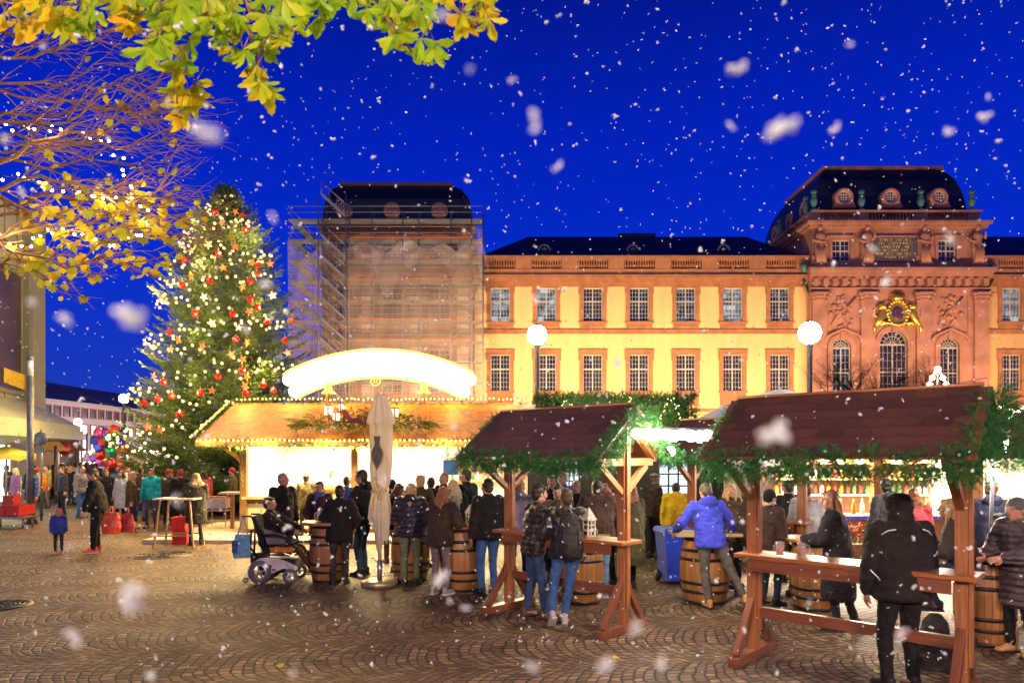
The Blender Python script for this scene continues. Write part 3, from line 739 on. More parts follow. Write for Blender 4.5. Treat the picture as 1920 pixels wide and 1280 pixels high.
for sg in (-1, 1):
    l = MB(); o = cx+sg*1.35
    l.tube([(o+sg*.5, y, cz-1.1), (o+sg*.25, y, cz-.5), (o-sg*.1, y-.05, cz+.1), (o-sg*.05, y-.05, cz+.45)], [.26, .34, .33, .2], 8)
    l.sphere((o, y-.1, cz+.65), .27, 10, 8); l.sphere((o-sg*.2, y-.15, cz+.58), .15, 8, 6)
    l.tube([(o-sg*.1, y-.1, cz+.25), (o-sg*.5, y-.15, cz+.4), (o-sg*.75, y-.1, cz+.2)], [.14, .1, .08], 6)
    l.tube([(o-sg*.1, y-.1, cz), (o-sg*.5, y-.15, cz-.05), (o-sg*.7, y-.1, cz-.3)], [.14, .1, .08], 6)
    l.tube([(o+sg*.3, y, cz-.6), (o-sg*.3, y-.1, cz-.75), (o-sg*.5, y, cz-1.1)], [.2, .14, .09], 6)
    l.tube([(o+sg*.4, y, cz-.8), (o+sg*.75, y-.05, cz-1.2), (o+sg*.6, y, cz-1.7)], [.2, .13, .09], 6)
    l.tube([(o+sg*.3, y, cz-.3), (o+sg*.7, y, cz-.1), (o+sg*.62, y, cz+.35), (o+sg*.85, y, cz+.5)], [.08, .06, .06, .1], 6)
    for q in range(9): l.sphere((o+rg.uniform(-.28, .28), y-.12, cz+.6+rg.uniform(-.35, .25)), .12, 6, 5)
    l.build('lion', gold, ca)
bnd = MB(); bnd.tube([(cx-1.9, y, cz-1.1), (cx-1, y-.1, cz-.75), (cx, y-.1, cz-.95), (cx+1, y-.1, cz-.75), (cx+1.9, y, cz-1.1)], [.1, .14, .18, .14, .1], 6); bnd.build('ribbon', gold, ca)
# four stone figures against the attic
def statue(px, label, k):
    x, z0 = xz(px, 494); y = YT-.05
    t = wthing('statue', label, 'statue', (x, y, z0), 'stone figures on the gatehouse attic')
    s = MB(); sg = 1 if k % 2 else -1
    s.lathe([(.55, 0), (.5, .1), (.42, .5), (.45, 1.1), (.52, 1.5), (.38, 1.9), (.5, 2.35), (.42, 2.6), (.16, 2.75), (.14, 2.9)], (x, y, z0), 12, sy=.7)
    for q in range(7): s.tube([(x+(q-3)*.13, y-.3, z0+.05), (x+(q-3)*.10+.1*sg, y-.34, z0+.9), (x+(q-3)*.12, y-.3, z0+1.6)], [.07, .06, .04], 5)
    s.tube([(x-.42, y, z0+2.5), (x-.68, y-.15, z0+2.0), (x-.3*sg, y-.35, z0+1.75)], [.15, .12, .09], 7)
    s.tube([(x+.42, y, z0+2.5), (x+.62, y-.2, z0+2.15), (x+.55, y-.35, z0+2.55+.2*sg)], [.15, .12, .09], 7)
    s.build('robed_body', stone_t, t)
    MB().sphere((x+.03*sg, y-.06, z0+3.1), .24, 10, 8, (.9, 1, 1.15)).build('head', stone_t, t)
    MB().box((x, y+.05, z0-.22), (1.3, .7, .44)).build('plinth', stone_t, t)
statue(1537, 'stone figure left of the left attic window of the gatehouse', 0)
statue(1624, 'stone figure directly left of the inscription tablet', 1)
statue(1733, 'stone figure with gilded staff directly right of the inscription tablet', 2)
statue(1831, 'stone figure at the far right end of the gatehouse attic', 3)

# --- left tower behind scaffolding --------------------------------------------
YL = 60.0
lx0, lx1 = P(606, 0, YL).x, P(886, 0, YL).x
def lz(py): return P(0, py, YL).z
lt_ = wthing('palace_tower', 'brick red palace tower behind scaffold and netting with dark mansard roof', 'tower', ((lx0+lx1)/2, YL, 0))
panel = mat('pale_wall_panel', (0.62, 0.44, 0.30), 0.85, var=0.12, scale=2)
stone_l = mat('scaffolded_sandstone', (0.40, 0.16, 0.075), 0.85, var=0.2, scale=1.2, bump=.4, bscale=7)
cxs = [P(q, 0, YL).x for q in (645, 735, 824)]
hh = []
for c in cxs:
    for (ya, yb) in ((452, 492), (540, 603), (655, 735), (768, 840)): hh.append((c-.9, c+.9, lz(yb), lz(ya)))
w = MB(); facade(w, lx0, lx1, 0, lz(425), YL, hh, .35); w.bb(lx0, lx1, YL+.36, YL+14, 0, lz(425)); w.build('wall', stone_l, lt_)
q = MB()
for i in range(4):
    xa = lx0+.2 if i == 0 else cxs[i-1]+1.55; xb = lx1-.3 if i == 3 else cxs[i]-1.55
    for (ya, yb) in ((450, 500), (530, 625), (650, 745)):
        if xb-xa > .4: q.bb(xa, xb, YL-.05, YL+.01, lz(yb), lz(ya))
q.build('plaster_panels', panel, lt_)
for (a, b_, c, d) in hh: window(lt_, (a+b_)/2, c, b_-a, d-c, YL, stone_l, pane_dark, cols=2, rows=6, sw=.4)
s = MB()
for (ya, yb, pr) in ((424, 431, .7), (431, 438, .4), (500, 506, .5), (506, 512, .3), (628, 634, .3), (748, 755, .25)): s.bb(lx0-pr*.5, lx1+pr*.5, YL-pr, YL+.02, lz(yb), lz(ya))
s.build('cornice', stone_l, lt_)
zt = CAMZ+(HOR-347)*62.5/FP
ra, rb = P(637, 0, 62.5).x, P(845, 0, 62.5).x
r = MB(); mansard(r, (lx0-.2, lx1+.1, YL+.3, YL+14), (ra, rb, 62.7, 71), lz(428), zt, [(0, 0), (.06, .3), (.2, .6), (.55, .85), (1, 1)])
cap = mansard(r, (ra, rb, 62.7, 71), (-11, -9.5, 66, 67.5), zt+.1, zt+1.1, [(0, 0), (1, 1)]); r.quad(*cap); ro = r.build('roof', slate, lt_)
e = MB(); e.bb(ra-.1, rb+.1, 62.4, 62.8, zt-.1, zt+.2); e.bb(ra-.1, ra+.3, 62.8, 71, zt-.1, zt+.2); e.bb(rb-.3, rb+.1, 62.8, 71, zt-.1, zt+.2); e.build('ledge', stone_r, ro)
gw = MB(); gw.bb(lx0-.3, lx1+.2, YL-.1, YL+.4, lz(423.5), lz(418)); gw.build('gutter', copper, lt_)
for c in cxs:
    y = 60.0; z = CAMZ+(HOR-395)*y/FP; d = MB()
    d.lathe([(.02, -.12), (.55, -.1), (.62, -.16), (.72, -.12), (.72, 1.4)], (c*y/YL, y, z), 20, axis='Y'); d.build('boarded_dormer', mat('copper_boards', (.62, .26, .10), .6, var=.2), lt_)

# --- scaffold -------------------------------------------------------------------
alu = mat('scaffold_tube', (0.26, 0.25, 0.24), .5, .3, .15, 5)
deckm = mat('scaffold_deck', (0.24, 0.22, 0.20), .7, .2, .2, 3)
toe = mat('toe_board', (0.40, 0.13, 0.05), .8, var=.2)
YS = 57.4; YB = 58.6
def sx_(px): return P(px, 0, YS).x
def sz_(py): return P(0, py, YS).z
sc = wthing('scaffold', 'metal scaffold with decks and stair tower round the left palace tower', 'scaffold', (sx_(720), YS, 0))
lev = [410+38.2*i for i in range(12)]
fx = [605, 655, 697, 755, 785, 845, 884, 905]
for px in [541, 563]+fx:
    x = sx_(px); zt_ = sz_(385 if px in (605, 655) else (395 if px > 541 else 405))
    for y in ((YS, YB) if px not in (541, 563) else (YS+4, YB+8)):
        MB().tube([(x, y, 0), (x, y, zt_ if y == YS else zt_+.3)], .045, 6).build('standard', alu, sc)
for i, py in enumerate(lev):
    z = sz_(py); d = MB(); d.bb(sx_(540), sx_(905), YS+.05, YB-.05, z-.08, z)
    d.bb(sx_(540), sx_(556), YB, YB+10, z-.08, z)
    for k in range(6): d.bb(sx_(540), sx_(541.5), YB+k*1.6, YB+k*1.6+.1, z-.35, z-.08)
    d.build('deck', deckm, sc)
    if i in (1, 3, 5, 6): MB().bb(sx_(656), sx_(884), YS-.06, YS-.02, z+.02, z+.17).build('toe_board', toe, sc)
    g = MB()
    for hgt in (.55, 1.05):
        if i == 0 or True:
            g.tube([(sx_(540), YS, z+hgt), (sx_(905), YS, z+hgt)], .028, 5); g.tube([(sx_(540), YS, z+hgt), (sx_(540), YB+10, z+hgt)], .028, 5)
    g.tube([(sx_(540), YS, z-.2), (sx_(905), YS, z-.2)], .03, 5)
    if i % 2 == 0: g.tube([(sx_(884), YS, z+.3-1.7), (sx_(845), YS, z)], .028, 5); g.tube([(sx_(541), YS, z-1.7), (sx_(563), YS, z)], .028, 5)
    else: g.tube([(sx_(845), YS, z-1.7), (sx_(884), YS, z)], .028, 5); g.tube([(sx_(697), YS, z-1.7), (sx_(755), YS, z)], .02, 5)
    g.build('guard_rails', alu, sc)
    st = MB(); zb = z-1.7; xa, xb = sx_(609), sx_(651)
    if i == 0: zb = z; z = z+1.7
    for yy in (YS-1.1, YS-.5):
        st.beam((xa, yy, z), (xb, yy, zb), .05, .16)
        st.tube([(xa, yy, z+1.0), (xb, yy, zb+1.0)], .028, 5)
        for k in range(4):
            f = k/3; st.tube([(xa+(xb-xa)*f, yy, z+(zb-z)*f), (xa+(xb-xa)*f, yy, z+(zb-z)*f+1)], .02, 4)
    for k in range(8):
        f = (k+.5)/8; st.bb(xa+(xb-xa)*f-.11, xa+(xb-xa)*f+.11, YS-1.1, YS-.5, z+(zb-z)*f-.02, z+(zb-z)*f+.02)
    st.build('stair_flight', alu, sc)
for px in (605, 655):
    MB().tube([(sx_(px), YS-1.2, 0), (sx_(px), YS-1.2, sz_(372))], .045, 6).build('standard', alu, sc)
# netting: translucent woven mesh draped on the front
m, nt, b = base_mat('scaffold_net'); b.inputs['Base Color'].default_value = (0.62, 0.42, 0.27, 1); b.inputs['Roughness'].default_value = .9
t = N(nt, 'ShaderNodeTexCoord'); nz = N(nt, 'ShaderNodeTexNoise'); nz.inputs['Scale'].default_value = .45; nz.inputs['Detail'].default_value = 5; L(nt, t.outputs['Object'], nz.inputs['Vector'])
L(nt, math_(nt, 'ADD', math_(nt, 'MULTIPLY', nz.outputs['Fac'], .4), .08), b.inputs['Alpha'])
net_m = m
m2, nt, b = base_mat('scaffold_net_fold'); b.inputs['Base Color'].default_value = (0.62, 0.54, 0.46, 1); b.inputs['Alpha'].default_value = .14; b.inputs['Roughness'].default_value = .9
def net(x0, x1, topf, zb, y, name, mt, amp=.12, nx=80, nz_=30, sag=0.0):
    mb = MB(); b0 = 0
    for j in range(nz_+1):
        for i in range(nx+1):
            u, v = i/nx, j/nz_; x = x0+(x1-x0)*u; zt__ = topf(u)
            z = zb(u)+(zt__-zb(u))*v if callable(zb) else zb+(zt__-zb)*v
            mb.v.append((x, y-.15+amp*(math.sin(x*1.9+z*.35)+.5*math.sin(x*4.3-z*.8+1)+.4*math.sin(z*3.1)), z))
    for j in range(nz_):
        for i in range(nx):
            a = j*(nx+1)+i; mb.face((a, a+1, a+nx+2, a+nx+1), None, True)
    return mb.build(name, mt, sc)
tp = lambda u: sz_(462)+.5*math.cos(u*2*PI*5)*.9-.3*math.sin(u*17)
net(sx_(540), sx_(905), tp, .5, YS, 'netting', net_m)
net(sx_(655), sx_(884), lambda u: sz_(448)-1.6*math.sin(u*PI*3)**2*.9, lambda u: sz_(448)-1.6*math.sin(u*PI*3)**2-.9, YS-.2, 'netting', m2, .15, 60, 8)
net(sx_(545), sx_(605), lambda u: sz_(455)-1.5*math.sin(u*PI), lambda u: sz_(455)-3.6*math.sin(u*PI)-.5, YS-.2, 'netting', m2, .2, 24, 10)
net(sx_(697), sx_(760), lambda u: sz_(455)-.5*math.sin(u*PI), lambda u: sz_(468)-3.6*math.sin(u*PI)-.5, YS-.25, 'netting', m2, .2, 24, 10)
net(sx_(884), sx_(905), lambda u: sz_(425)-.3*u, lambda u: sz_(470)+(-2.6 if u > .5 else 0)*u, YS-.25, 'netting', m2, .2, 10, 10)
net(sx_(897), sx_(916), lambda u: sz_(430)-3*u, lambda u: sz_(445)-3.2*u, YS-.25, 'netting', m2, .1, 10, 10)

# bare garden tree in front of the gatehouse
def bare_tree(base, h, spread, r0, seed, label, name='bare_tree', fan=5):
    g = random.Random(seed); t = wthing(name, label, 'tree', base)
    mb = MB(); tr = MB()
    tr.tube([Vector(base), Vector(base)+Vector((.1, 0, h*.25)), Vector(base)+Vector((0, .1, h*.5))], [r0, r0*.8, r0*.6], 8)
    def br(p, d, ln, r, lv):
        pts = [p]; q = p.copy(); dd = d.copy()
        for i in range(4):
            dd = (dd+Vector((g.uniform(-.35, .35), g.uniform(-.35, .35), g.uniform(-.25, .3)))).normalized(); q = q+dd*ln/4; pts.append(q.copy())
        mb.tube(pts, [r*(1-.15*i) for i in range(5)], 5 if lv > 1 else 6)
        if lv < 4:
            for i in range(1, 5):
                for k in range(2 if lv > 0 else 1):
                    nd = (dd+Vector((g.uniform(-1, 1), g.uniform(-1, 1), g.uniform(-.4, .7)))).normalized(); br(pts[i], nd, ln*.6, r*(1-.15*i)*.6, lv+1)
    for k in range(fan):
        a = 2*PI*k/fan; br(Vector(base)+Vector((0, .1, h*.48)), Vector((math.cos(a)*spread, math.sin(a)*.6*spread, .55)).normalized(), h*.42, r0*.5, 0)
    tr.build('trunk', dark_bark, t); mb.build('branches', dark_bark, t)
dark_bark = mat('dark_bark', (0.035, 0.024, 0.018), .9, var=.3, scale=9)
bare_tree((P(1650, 0, 45).x, 45, 0), 8.4, .9, .2, 4, 'bare dark garden tree with twisted twigs before the gatehouse arches', fan=7)
# ------------------------------------------------------------------ people
def V3(*a): return Vector(a)
TS = bpy.data.scenes.new('work')
class Blob:
    """collects closed shapes; voxel-remeshed into one continuous surface"""
    def __init__(s): s.mb = MB()
    def cone(s, p, q, r1, r2, n=12, fl=1.0, fy=1.0):
        p, q = Vector(p), Vector(q); d = q-p; ln = max(d.length, 1e-4); t = d/ln
        pts = []; rs = []
        for a in (-80, -50, -20): pts.append(p+t*r1*math.sin(math.radians(a))); rs.append(r1*math.cos(math.radians(a)))
        for a in (20, 50, 80): pts.append(q+t*r2*math.sin(math.radians(a))); rs.append(r2*math.cos(math.radians(a)))
        s.mb.tube(pts, rs, n); return s
    def chain(s, pts, rs, n=12):
        for i in range(len(pts)-1): s.cone(pts[i], pts[i+1], rs[i], rs[i+1], n)
        return s
    def ell(s, c, r, R=None, n=16, m=12):
        b = len(s.mb.v); s.mb.sphere((0, 0, 0), 1, n, m, r)
        R = R or Matrix.Identity(3); c = Vector(c)
        for i in range(b, len(s.mb.v)): s.mb.v[i] = tuple(c+R @ Vector(s.mb.v[i]))
        return s
    def loft(s, rings, n=20):
        """rings: (centre, rx, ry, tilt about X)"""
        b = len(s.mb.v)
        for (c, rx, ry, tl) in rings:
            c = Vector(c)
            for k in range(n):
                a = 2*PI*k/n; v = Vector((rx*math.cos(a), ry*math.sin(a), 0)); v = Matrix.Rotation(-tl, 3, 'X') @ v; s.mb.v.append(tuple(c+v))
        for i in range(len(rings)-1):
            for k in range(n):
                a, c = b+i*n+k, b+i*n+(k+1) % n; s.mb.face((a, c, c+n, a+n), None, True)
        s.mb.face([b+k for k in range(n)][::-1]); s.mb.face([b+(len(rings)-1)*n+k for k in range(n)])
        return s
    def mesh(s, name, voxel, sm=3, disp=0.0, dsize=0.15, extra=None, tex=None):
        me = bpy.data.meshes.new('tmp'); me.from_pydata(s.mb.v, [], s.mb.f); me.update()
        o = bpy.data.objects.new('tmp', me); TS.collection.objects.link(o)
        r = o.modifiers.new('r', 'REMESH'); r.mode = 'VOXEL'; r.voxel_size = voxel; r.use_smooth_shade = True
        if disp:
            t = bpy.data.textures.new('fold', 'CLOUDS'); t.noise_scale = dsize; t.noise_depth = 2
            d = o.modifiers.new('d', 'DISPLACE'); d.texture = t; d.strength = disp; d.mid_level = .5
        if sm:
            q = o.modifiers.new('s', 'SMOOTH'); q.factor = .5; q.iterations = sm
        TS.view_layers[0].update(); dg = TS.view_layers[0].depsgraph
        nm = bpy.data.meshes.new_from_object(o.evaluated_get(dg)); nm.name = name
        bpy.data.objects.remove(o); bpy.data.meshes.remove(me)
        return nm
def mesh_obj(name, me, mats, parent):
    me.materials.clear()
    for m_ in (mats if isinstance(mats, (list, tuple)) else [mats]): me.materials.append(m_)
    return link(name, me, parent)
def ik(a, b, l1, l2, pole):
    a, b = Vector(a), Vector(b); d = b-a; D = min(d.length, (l1+l2)*.998); t = d.normalized(); b = a+t*D
    x = (l1*l1-l2*l2+D*D)/(2*D); h = math.sqrt(max(l1*l1-x*x, 0)); pole = Vector(pole); pl = (pole-t*pole.dot(t))
    if pl.length < 1e-4: pl = Vector((0, 1, 0))
    return a+t*x+pl.normalized()*h, b

skin = mat('skin', (0.50, 0.26, 0.17), .5, var=.08, scale=30, sss=.15)
eye_w = mat('eye_white', (.6, .58, .55), .2, var=0); eye_d = mat('eye_iris', (.02, .015, .01), .1, var=0)
lip = mat('lip', (.35, .09, .07), .4, var=.05)
def cloth(name, col, rough=.8, quilt=0, bump=.35, bscale=45, shine=0.0, var=.25, weave=0):
    if name in M: return M[name]
    m, nt, b = base_mat(name); M[name] = m
    b.inputs['Roughness'].default_value = rough; b.inputs['Sheen Weight'].default_value = .05; b.inputs['Specular IOR Level'].default_value = .3
    if shine: b.inputs['Coat Weight'].default_value = shine; b.inputs['Coat Roughness'].default_value = .35
    t = N(nt, 'ShaderNodeTexCoord')
    nz = N(nt, 'ShaderNodeTexNoise'); nz.inputs['Scale'].default_value = 5; nz.inputs['Detail'].default_value = 5; L(nt, t.outputs['Object'], nz.inputs['Vector'])
    L(nt, ramp_(nt, nz.outputs['Fac'], [(.3, tuple(c*(1-var) for c in col)), (.7, tuple(min(1, c*(1+var)) for c in col))]), b.inputs['Base Color'])
    # creases: distorted noise stretched across the limb
    mp = N(nt, 'ShaderNodeMapping'); mp.inputs['Scale'].default_value = (5, 5, 14); L(nt, t.outputs['Object'], mp.inputs[0])
    cr_ = N(nt, 'ShaderNodeTexNoise'); cr_.inputs['Scale'].default_value = 1.0; cr_.inputs['Detail'].default_value = 3; cr_.inputs['Distortion'].default_value = 1.2; L(nt, mp.outputs[0], cr_.inputs['Vector'])
    h = math_(nt, 'MULTIPLY', cr_.outputs['Fac'], 1.4)
    if quilt:
        w = N(nt, 'ShaderNodeTexWave', bands_direction='Z'); w.inputs['Scale'].default_value = quilt; w.inputs['Distortion'].default_value = .8; w.inputs['Detail'].default_value = 1
        L(nt, t.outputs['Object'], w.inputs['Vector']); h = math_(nt, 'ADD', h, math_(nt, 'MULTIPLY', math_(nt, 'POWER', w.outputs['Fac'], .5), 1.6))
    f = N(nt, 'ShaderNodeTexNoise'); f.inputs['Scale'].default_value = 400; L(nt, t.outputs['Object'], f.inputs['Vector'])
    h = math_(nt, 'ADD', h, math_(nt, 'MULTIPLY', f.outputs['Fac'], .12))
    bp = N(nt, 'ShaderNodeBump'); bp.inputs['Strength'].default_value = bump*2; bp.inputs['Distance'].default_value = .02
    L(nt, h, bp.inputs['Height']); L(nt, bp.outputs[0], b.inputs['Normal'])
    return m
def hairm(name, col):
    if name in M: return M[name]
    m, nt, b = base_mat(name); M[name] = m; b.inputs['Roughness'].default_value = .42
    t = N(nt, 'ShaderNodeTexCoord'); mp = N(nt, 'ShaderNodeMapping'); mp.inputs['Scale'].default_value = (90, 90, 7); L(nt, t.outputs['Object'], mp.inputs[0])
    nz = N(nt, 'ShaderNodeTexNoise'); nz.inputs['Scale'].default_value = 1; nz.inputs['Detail'].default_value = 4; nz.inputs['Distortion'].default_value = .5; L(nt, mp.outputs[0], nz.inputs['Vector'])
    L(nt, ramp_(nt, nz.outputs['Fac'], [(.3, tuple(c*.45 for c in col)), (.7, tuple(min(1, c*1.4) for c in col))]), b.inputs['Base Color'])
    bp = N(nt, 'ShaderNodeBump'); bp.inputs['Strength'].default_value = .9; bp.inputs['Distance'].default_value = .01; L(nt, nz.outputs['Fac'], bp.inputs['Height']); L(nt, bp.outputs[0], b.inputs['Normal'])
    return m
hair_c = dict(brown=hairm('hair_brown', (.07, .035, .018)), black=hairm('hair_black', (.014, .011, .01)), blond=hairm('hair_blond', (.50, .30, .11)),
              ginger=hairm('hair_ginger', (.28, .10, .03)), grey=hairm('hair_grey', (.3, .27, .24)), dark=hairm('hair_dark', (.03, .018, .012)), fair=hairm('hair_fair', (.62, .45, .22)))
PEOPLE = 'people standing at the market'
def person(loc, rz, label, h=1.75, lean=0.0, side=0.0, head=(0, 0), hands=None, feet=None, hip=None, top='jacket', tm=None, lm=None, sm=None,
           hair='short', hc='brown', w=1.05, puff=0.012, length=0.0, hood=None, voxel=.013, group=PEOPLE, fat=1.06, twist=0.0, scarf=None, extra=None, skirt=None, boots=0, legfat=1.0, cat='person', handpose='curl', name='person'):
    """local frame: the person faces +Y; rz turns it. hands/feet: two targets each (left = -X first)"""
    s = h/1.75
    t = thing(name, label, cat, loc, rz, group)
    Hp = Vector(hip) if hip else V3(0, 0, .93*s)
    d = V3(math.sin(side), math.sin(lean)*math.cos(side), math.cos(lean)*math.cos(side)).normalized()
    ch = Hp+d*.28*s; sh = Hp+d*.47*s; nk = Hp+d*.555*s
    Rt = Matrix.Rotation(twist, 3, 'Z')
    shl = [sh+Rt @ V3(sg*.165*s*w, 0, 0) for sg in (-1, 1)]
    hy, hp_ = head
    hd = Matrix.Rotation(hy, 3, 'Z') @ Matrix.Rotation(-hp_, 3, 'X')
    HC = nk+(d*.35+V3(0, 0, .65))*.125*s+hd @ V3(0, .025*s, 0)
    hands = hands or (V3(-.27, .06, .80), V3(.27, .06, .80)); feet = feet or (V3(-.11, 0, 0), V3(.11, .03, 0))
    B = Blob(); u, fo = .285*s, .25*s
    A = []
    for i, sg in enumerate((-1, 1)):
        tg = Vector(hands[i])*1.0
        if hands[i] is not None: tg = Vector((tg.x*s, tg.y*s, tg.z*s)) if not hip else Vector(hands[i])
        el, wr = ik(shl[i], tg, u, fo, V3(sg*.6, -.7, -.5)); A.append((shl[i], el, wr))
    Lg = []
    for i, sg in enumerate((-1, 1)):
        hj = Hp+V3(sg*.09*s, 0, -.02*s); f = Vector(feet[i]); fa = f[3] if len(f) > 3 else 0
        an = V3(f.x*s, f.y*s, f.z*s+.09*s) if not hip else V3(f.x, f.y, f.z+.09*s)
        kn, an = ik(hj, an, .42*s, .41*s, V3(sg*.12, 1, .1)); Lg.append((hj, kn, an))
    # ---- body: one continuous skin surface
    B.ell(Hp, (.15*s, .105*s, .12*s)); B.ell(ch, (.15*s*w, .10*s, .20*s)); B.cone(shl[0], shl[1], .06*s, .06*s); B.cone(sh+d*.02, nk+(HC-nk)*.4, .062*s, .055*s)
    hs = s if h > 1.3 else s*1.28
    def hp3(x, y, z): return HC+hd @ V3(x*hs, y*hs, z*hs)
    B.ell(hp3(0, -.012, .028), (.076*hs, .096*hs, .092*hs), hd); B.ell(hp3(0, .03, -.045), (.058*hs, .064*hs, .072*hs), hd)
    B.ell(hp3(0, .062, -.088), (.026*hs, .022*hs, .022*hs), hd); B.cone(hp3(0, .088, .018), hp3(0, .112, -.018), .010*hs, .015*hs)
    B.ell(hp3(0, .074, .034), (.055*hs, .022*hs, .012*hs), hd)
    for sg in (-1, 1):
        B.ell(hp3(sg*.078, -.008, -.005), (.011*hs, .02*hs, .033*hs), hd); B.ell(hp3(sg*.04, .06, -.02), (.024*hs, .025*hs, .026*hs), hd)
        B.ell(hp3(sg*.05, .0, -.07), (.02*hs, .04*hs, .03*hs), hd)
    for (a, e, wv) in A:
        B.chain([a, e, wv], [.052*s, .04*s, .028*s])
        fd = (wv-e).normalized(); sgn = -1 if a.x < 0 else 1
        side_ = fd.cross(V3(sgn, .15, .2)).normalized(); nrm = fd.cross(side_)       # side_: across the palm, nrm: palm normal
        pc = wv+fd*.055*s; R3 = Matrix((side_, nrm, fd)).transposed()
        B.ell(pc, (.042*s, .019*s, .055*s), R3)
        cu = .55 if handpose == 'curl' else .2
        for k, (o, ln) in enumerate(((-.030, .072), (-.010, .082), (.010, .078), (.029, .062))):
            p0 = pc+side_*o*s+fd*.040*s; d1 = (fd+nrm*-sgn*.35*cu*2).normalized(); p1 = p0+d1*ln*.5*s; d2 = (d1+nrm*-sgn*cu*1.5).normalized(); p2 = p1+d2*ln*.5*s
            B.chain([p0, p1, p2], [.0105*s, .0095*s, .0085*s], 8)
        q0 = pc-side_*.030*s-fd*.02*s; q1 = q0-side_*.025*s+fd*.035*s-nrm*sgn*.01; q2 = q1+fd*.028*s-nrm*sgn*.012
        B.chain([q0, q1, q2], [.014*s, .012*s, .010*s], 8)
    for (hj, kn, an) in Lg:
        B.chain([hj, kn, an], [.078*s, .052*s, .036*s]); B.cone(an-V3(0, 0, .03), an+V3(0, .13*s, -.055*s), .036*s, .028*s)
    me = B.mesh('body', min(voxel, .010 if voxel > .011 else .0075), 2)
    # eyes, lips joined to the same mesh as small features
    bo = mesh_obj('body', me, [skin, eye_w, eye_d, lip], t)
    mb = MB()
    if voxel < .02:
        import bmesh
        bm = bmesh.new(); bm.from_mesh(me)
        def add(c, r, mi, sc3):
            rr = bmesh.ops.create_uvsphere(bm, u_segments=8, v_segments=6, radius=1, matrix=Matrix.Translation(c) @ hd.to_4x4() @ Matrix.Diagonal((*[r*q for q in sc3], 1)))
            for v in rr['verts']:
                for f in v.link_faces: f.material_index = mi; f.smooth = True
        for sg in (-1, 1):
            add(hp3(sg*.031, .078, .010), .013*hs, 1, (1.2, .6, .75)); add(hp3(sg*.031, .085, .010), .0065*hs, 2, (1, .5, 1))
            add(hp3(sg*.032, .089, .030), .006*hs, 2, (3, .8, .7))
        add(hp3(0, .0925, -.050), .006*hs, 3, (3.6, 1, 1)); add(hp3(0, .092, -.058), .006*hs, 3, (3, 1, 1))
        bm.to_mesh(me); bm.free()
    # ---- trousers
    lm = lm or cloth('jeans_dark', (.03, .04, .07)); lf = legfat
    T = Blob(); T.ell(Hp, (.165*s*fat, .125*s*fat, .13*s)); 
    for i, (hj, kn, an) in enumerate(Lg):
        a2 = an+(kn-an)*.05
        T.chain([hj+(kn-hj)*.06, hj+(kn-hj)*.5, kn, kn+(a2-kn)*.35, a2], [.098*s*fat, .083*s*lf, .066*s*lf, .064*s*lf, .052*s*lf])
    if skirt: T.loft([(Hp+V3(0, 0, -skirt*s), .24*s, .2*s, 0), (Hp, .19*s, .14*s, 0), (Hp+V3(0, 0, .1), .16*s, .12*s, 0)])
    mesh_obj('trousers', T.mesh('trousers', voxel, 2, .028*s, .07), lm, t)
    # ---- shoes
    sm = sm or shoe_black
    for i, (hj, kn, an) in enumerate(Lg):
        Sb = Blob(); f = Vector(feet[i]); yaw = feet_yaw.get((label, i), (-.18 if i else .18)); rf = Matrix.Rotation(yaw, 3, 'Z'); pit = Matrix.Identity(3)
        base = an-V3(0, 0, .09*s)
        if feet_pitch.get((label, i)): pit = Matrix.Rotation(feet_pitch[(label, i)], 3, 'X')
        def q(x, y, z): return an+rf @ (pit @ V3(x*s, y*s, (z-.09)*s))
        Sb.cone(q(0, -.035, .05), q(0, -.035, .09+boots), .042*s, .048*s); Sb.cone(q(0, -.045, .038), q(0, .06, .038), .037*s, .042*s); Sb.cone(q(0, .06, .038), q(0, .155, .034), .044*s, .036*s); Sb.cone(q(0, .0, .085), q(0, .09, .05), .036*s, .036*s)
        sole = MB(); pts = [(-.036, -.085), (.036, -.085), (.042, 0), (.05, .1), (.042, .17), (.015, .198), (-.02, .198), (-.046, .165), (-.05, .1), (-.04, 0)]
        so_ = [(x, y) for x, y in pts]
        me2 = Sb.mesh('shoe', max(.009, voxel*.8), 1)
        so2 = mesh_obj('shoe', me2, sm[0], t)
        sole.prism([(x*s, y*s) for x, y in so_], an+rf @ (pit @ V3(0, 0, -.09*s)), rf @ (pit @ V3(1, 0, 0)), rf @ (pit @ V3(0, 1, 0)), rf @ (pit @ V3(0, 0, .022*s)))
        sole.build('sole', sm[1], so2)
    # ---- jacket / coat
    tm = tm or cBlack
    J = Blob(); p = puff; tl = lean
    hemz = -.10-length; hem = Hp+d*min(0, .0)+V3(0, 0, hemz*s)
    rings = [(hem, (.185+p*.4)*s*fat+length*.06, (.135+p*.4)*s*fat+length*.07, 0), (hem+V3(0, 0, .04*s), (.19+p)*s*fat+length*.05, (.14+p)*s*fat+length*.05, 0)]
    if length > .2: rings.append((Hp, (.185+p)*s*fat, (.14+p)*s*fat, tl*.5))
    rings += [(Hp+d*.1*s, (.172+p)*s*fat, (.128+p)*s*fat, tl), (Hp+d*.2*s, (.172+p)*s*fat, (.128+p)*s*fat, tl), (Hp+d*.33*s, (.185*w+p)*s, (.13+p)*s, tl), (Hp+d*.42*s, (.19*w+p)*s, (.118+p)*s, tl), (Hp+d*.475*s, (.165*w+p)*s, (.098+p)*s, tl), (Hp+d*.51*s, (.105+p)*s, (.08)*s, tl), (Hp+d*.56*s, .074*s, .072*s, tl), (Hp+d*.585*s, .07*s, .07*s, tl)]
    J.loft(rings)
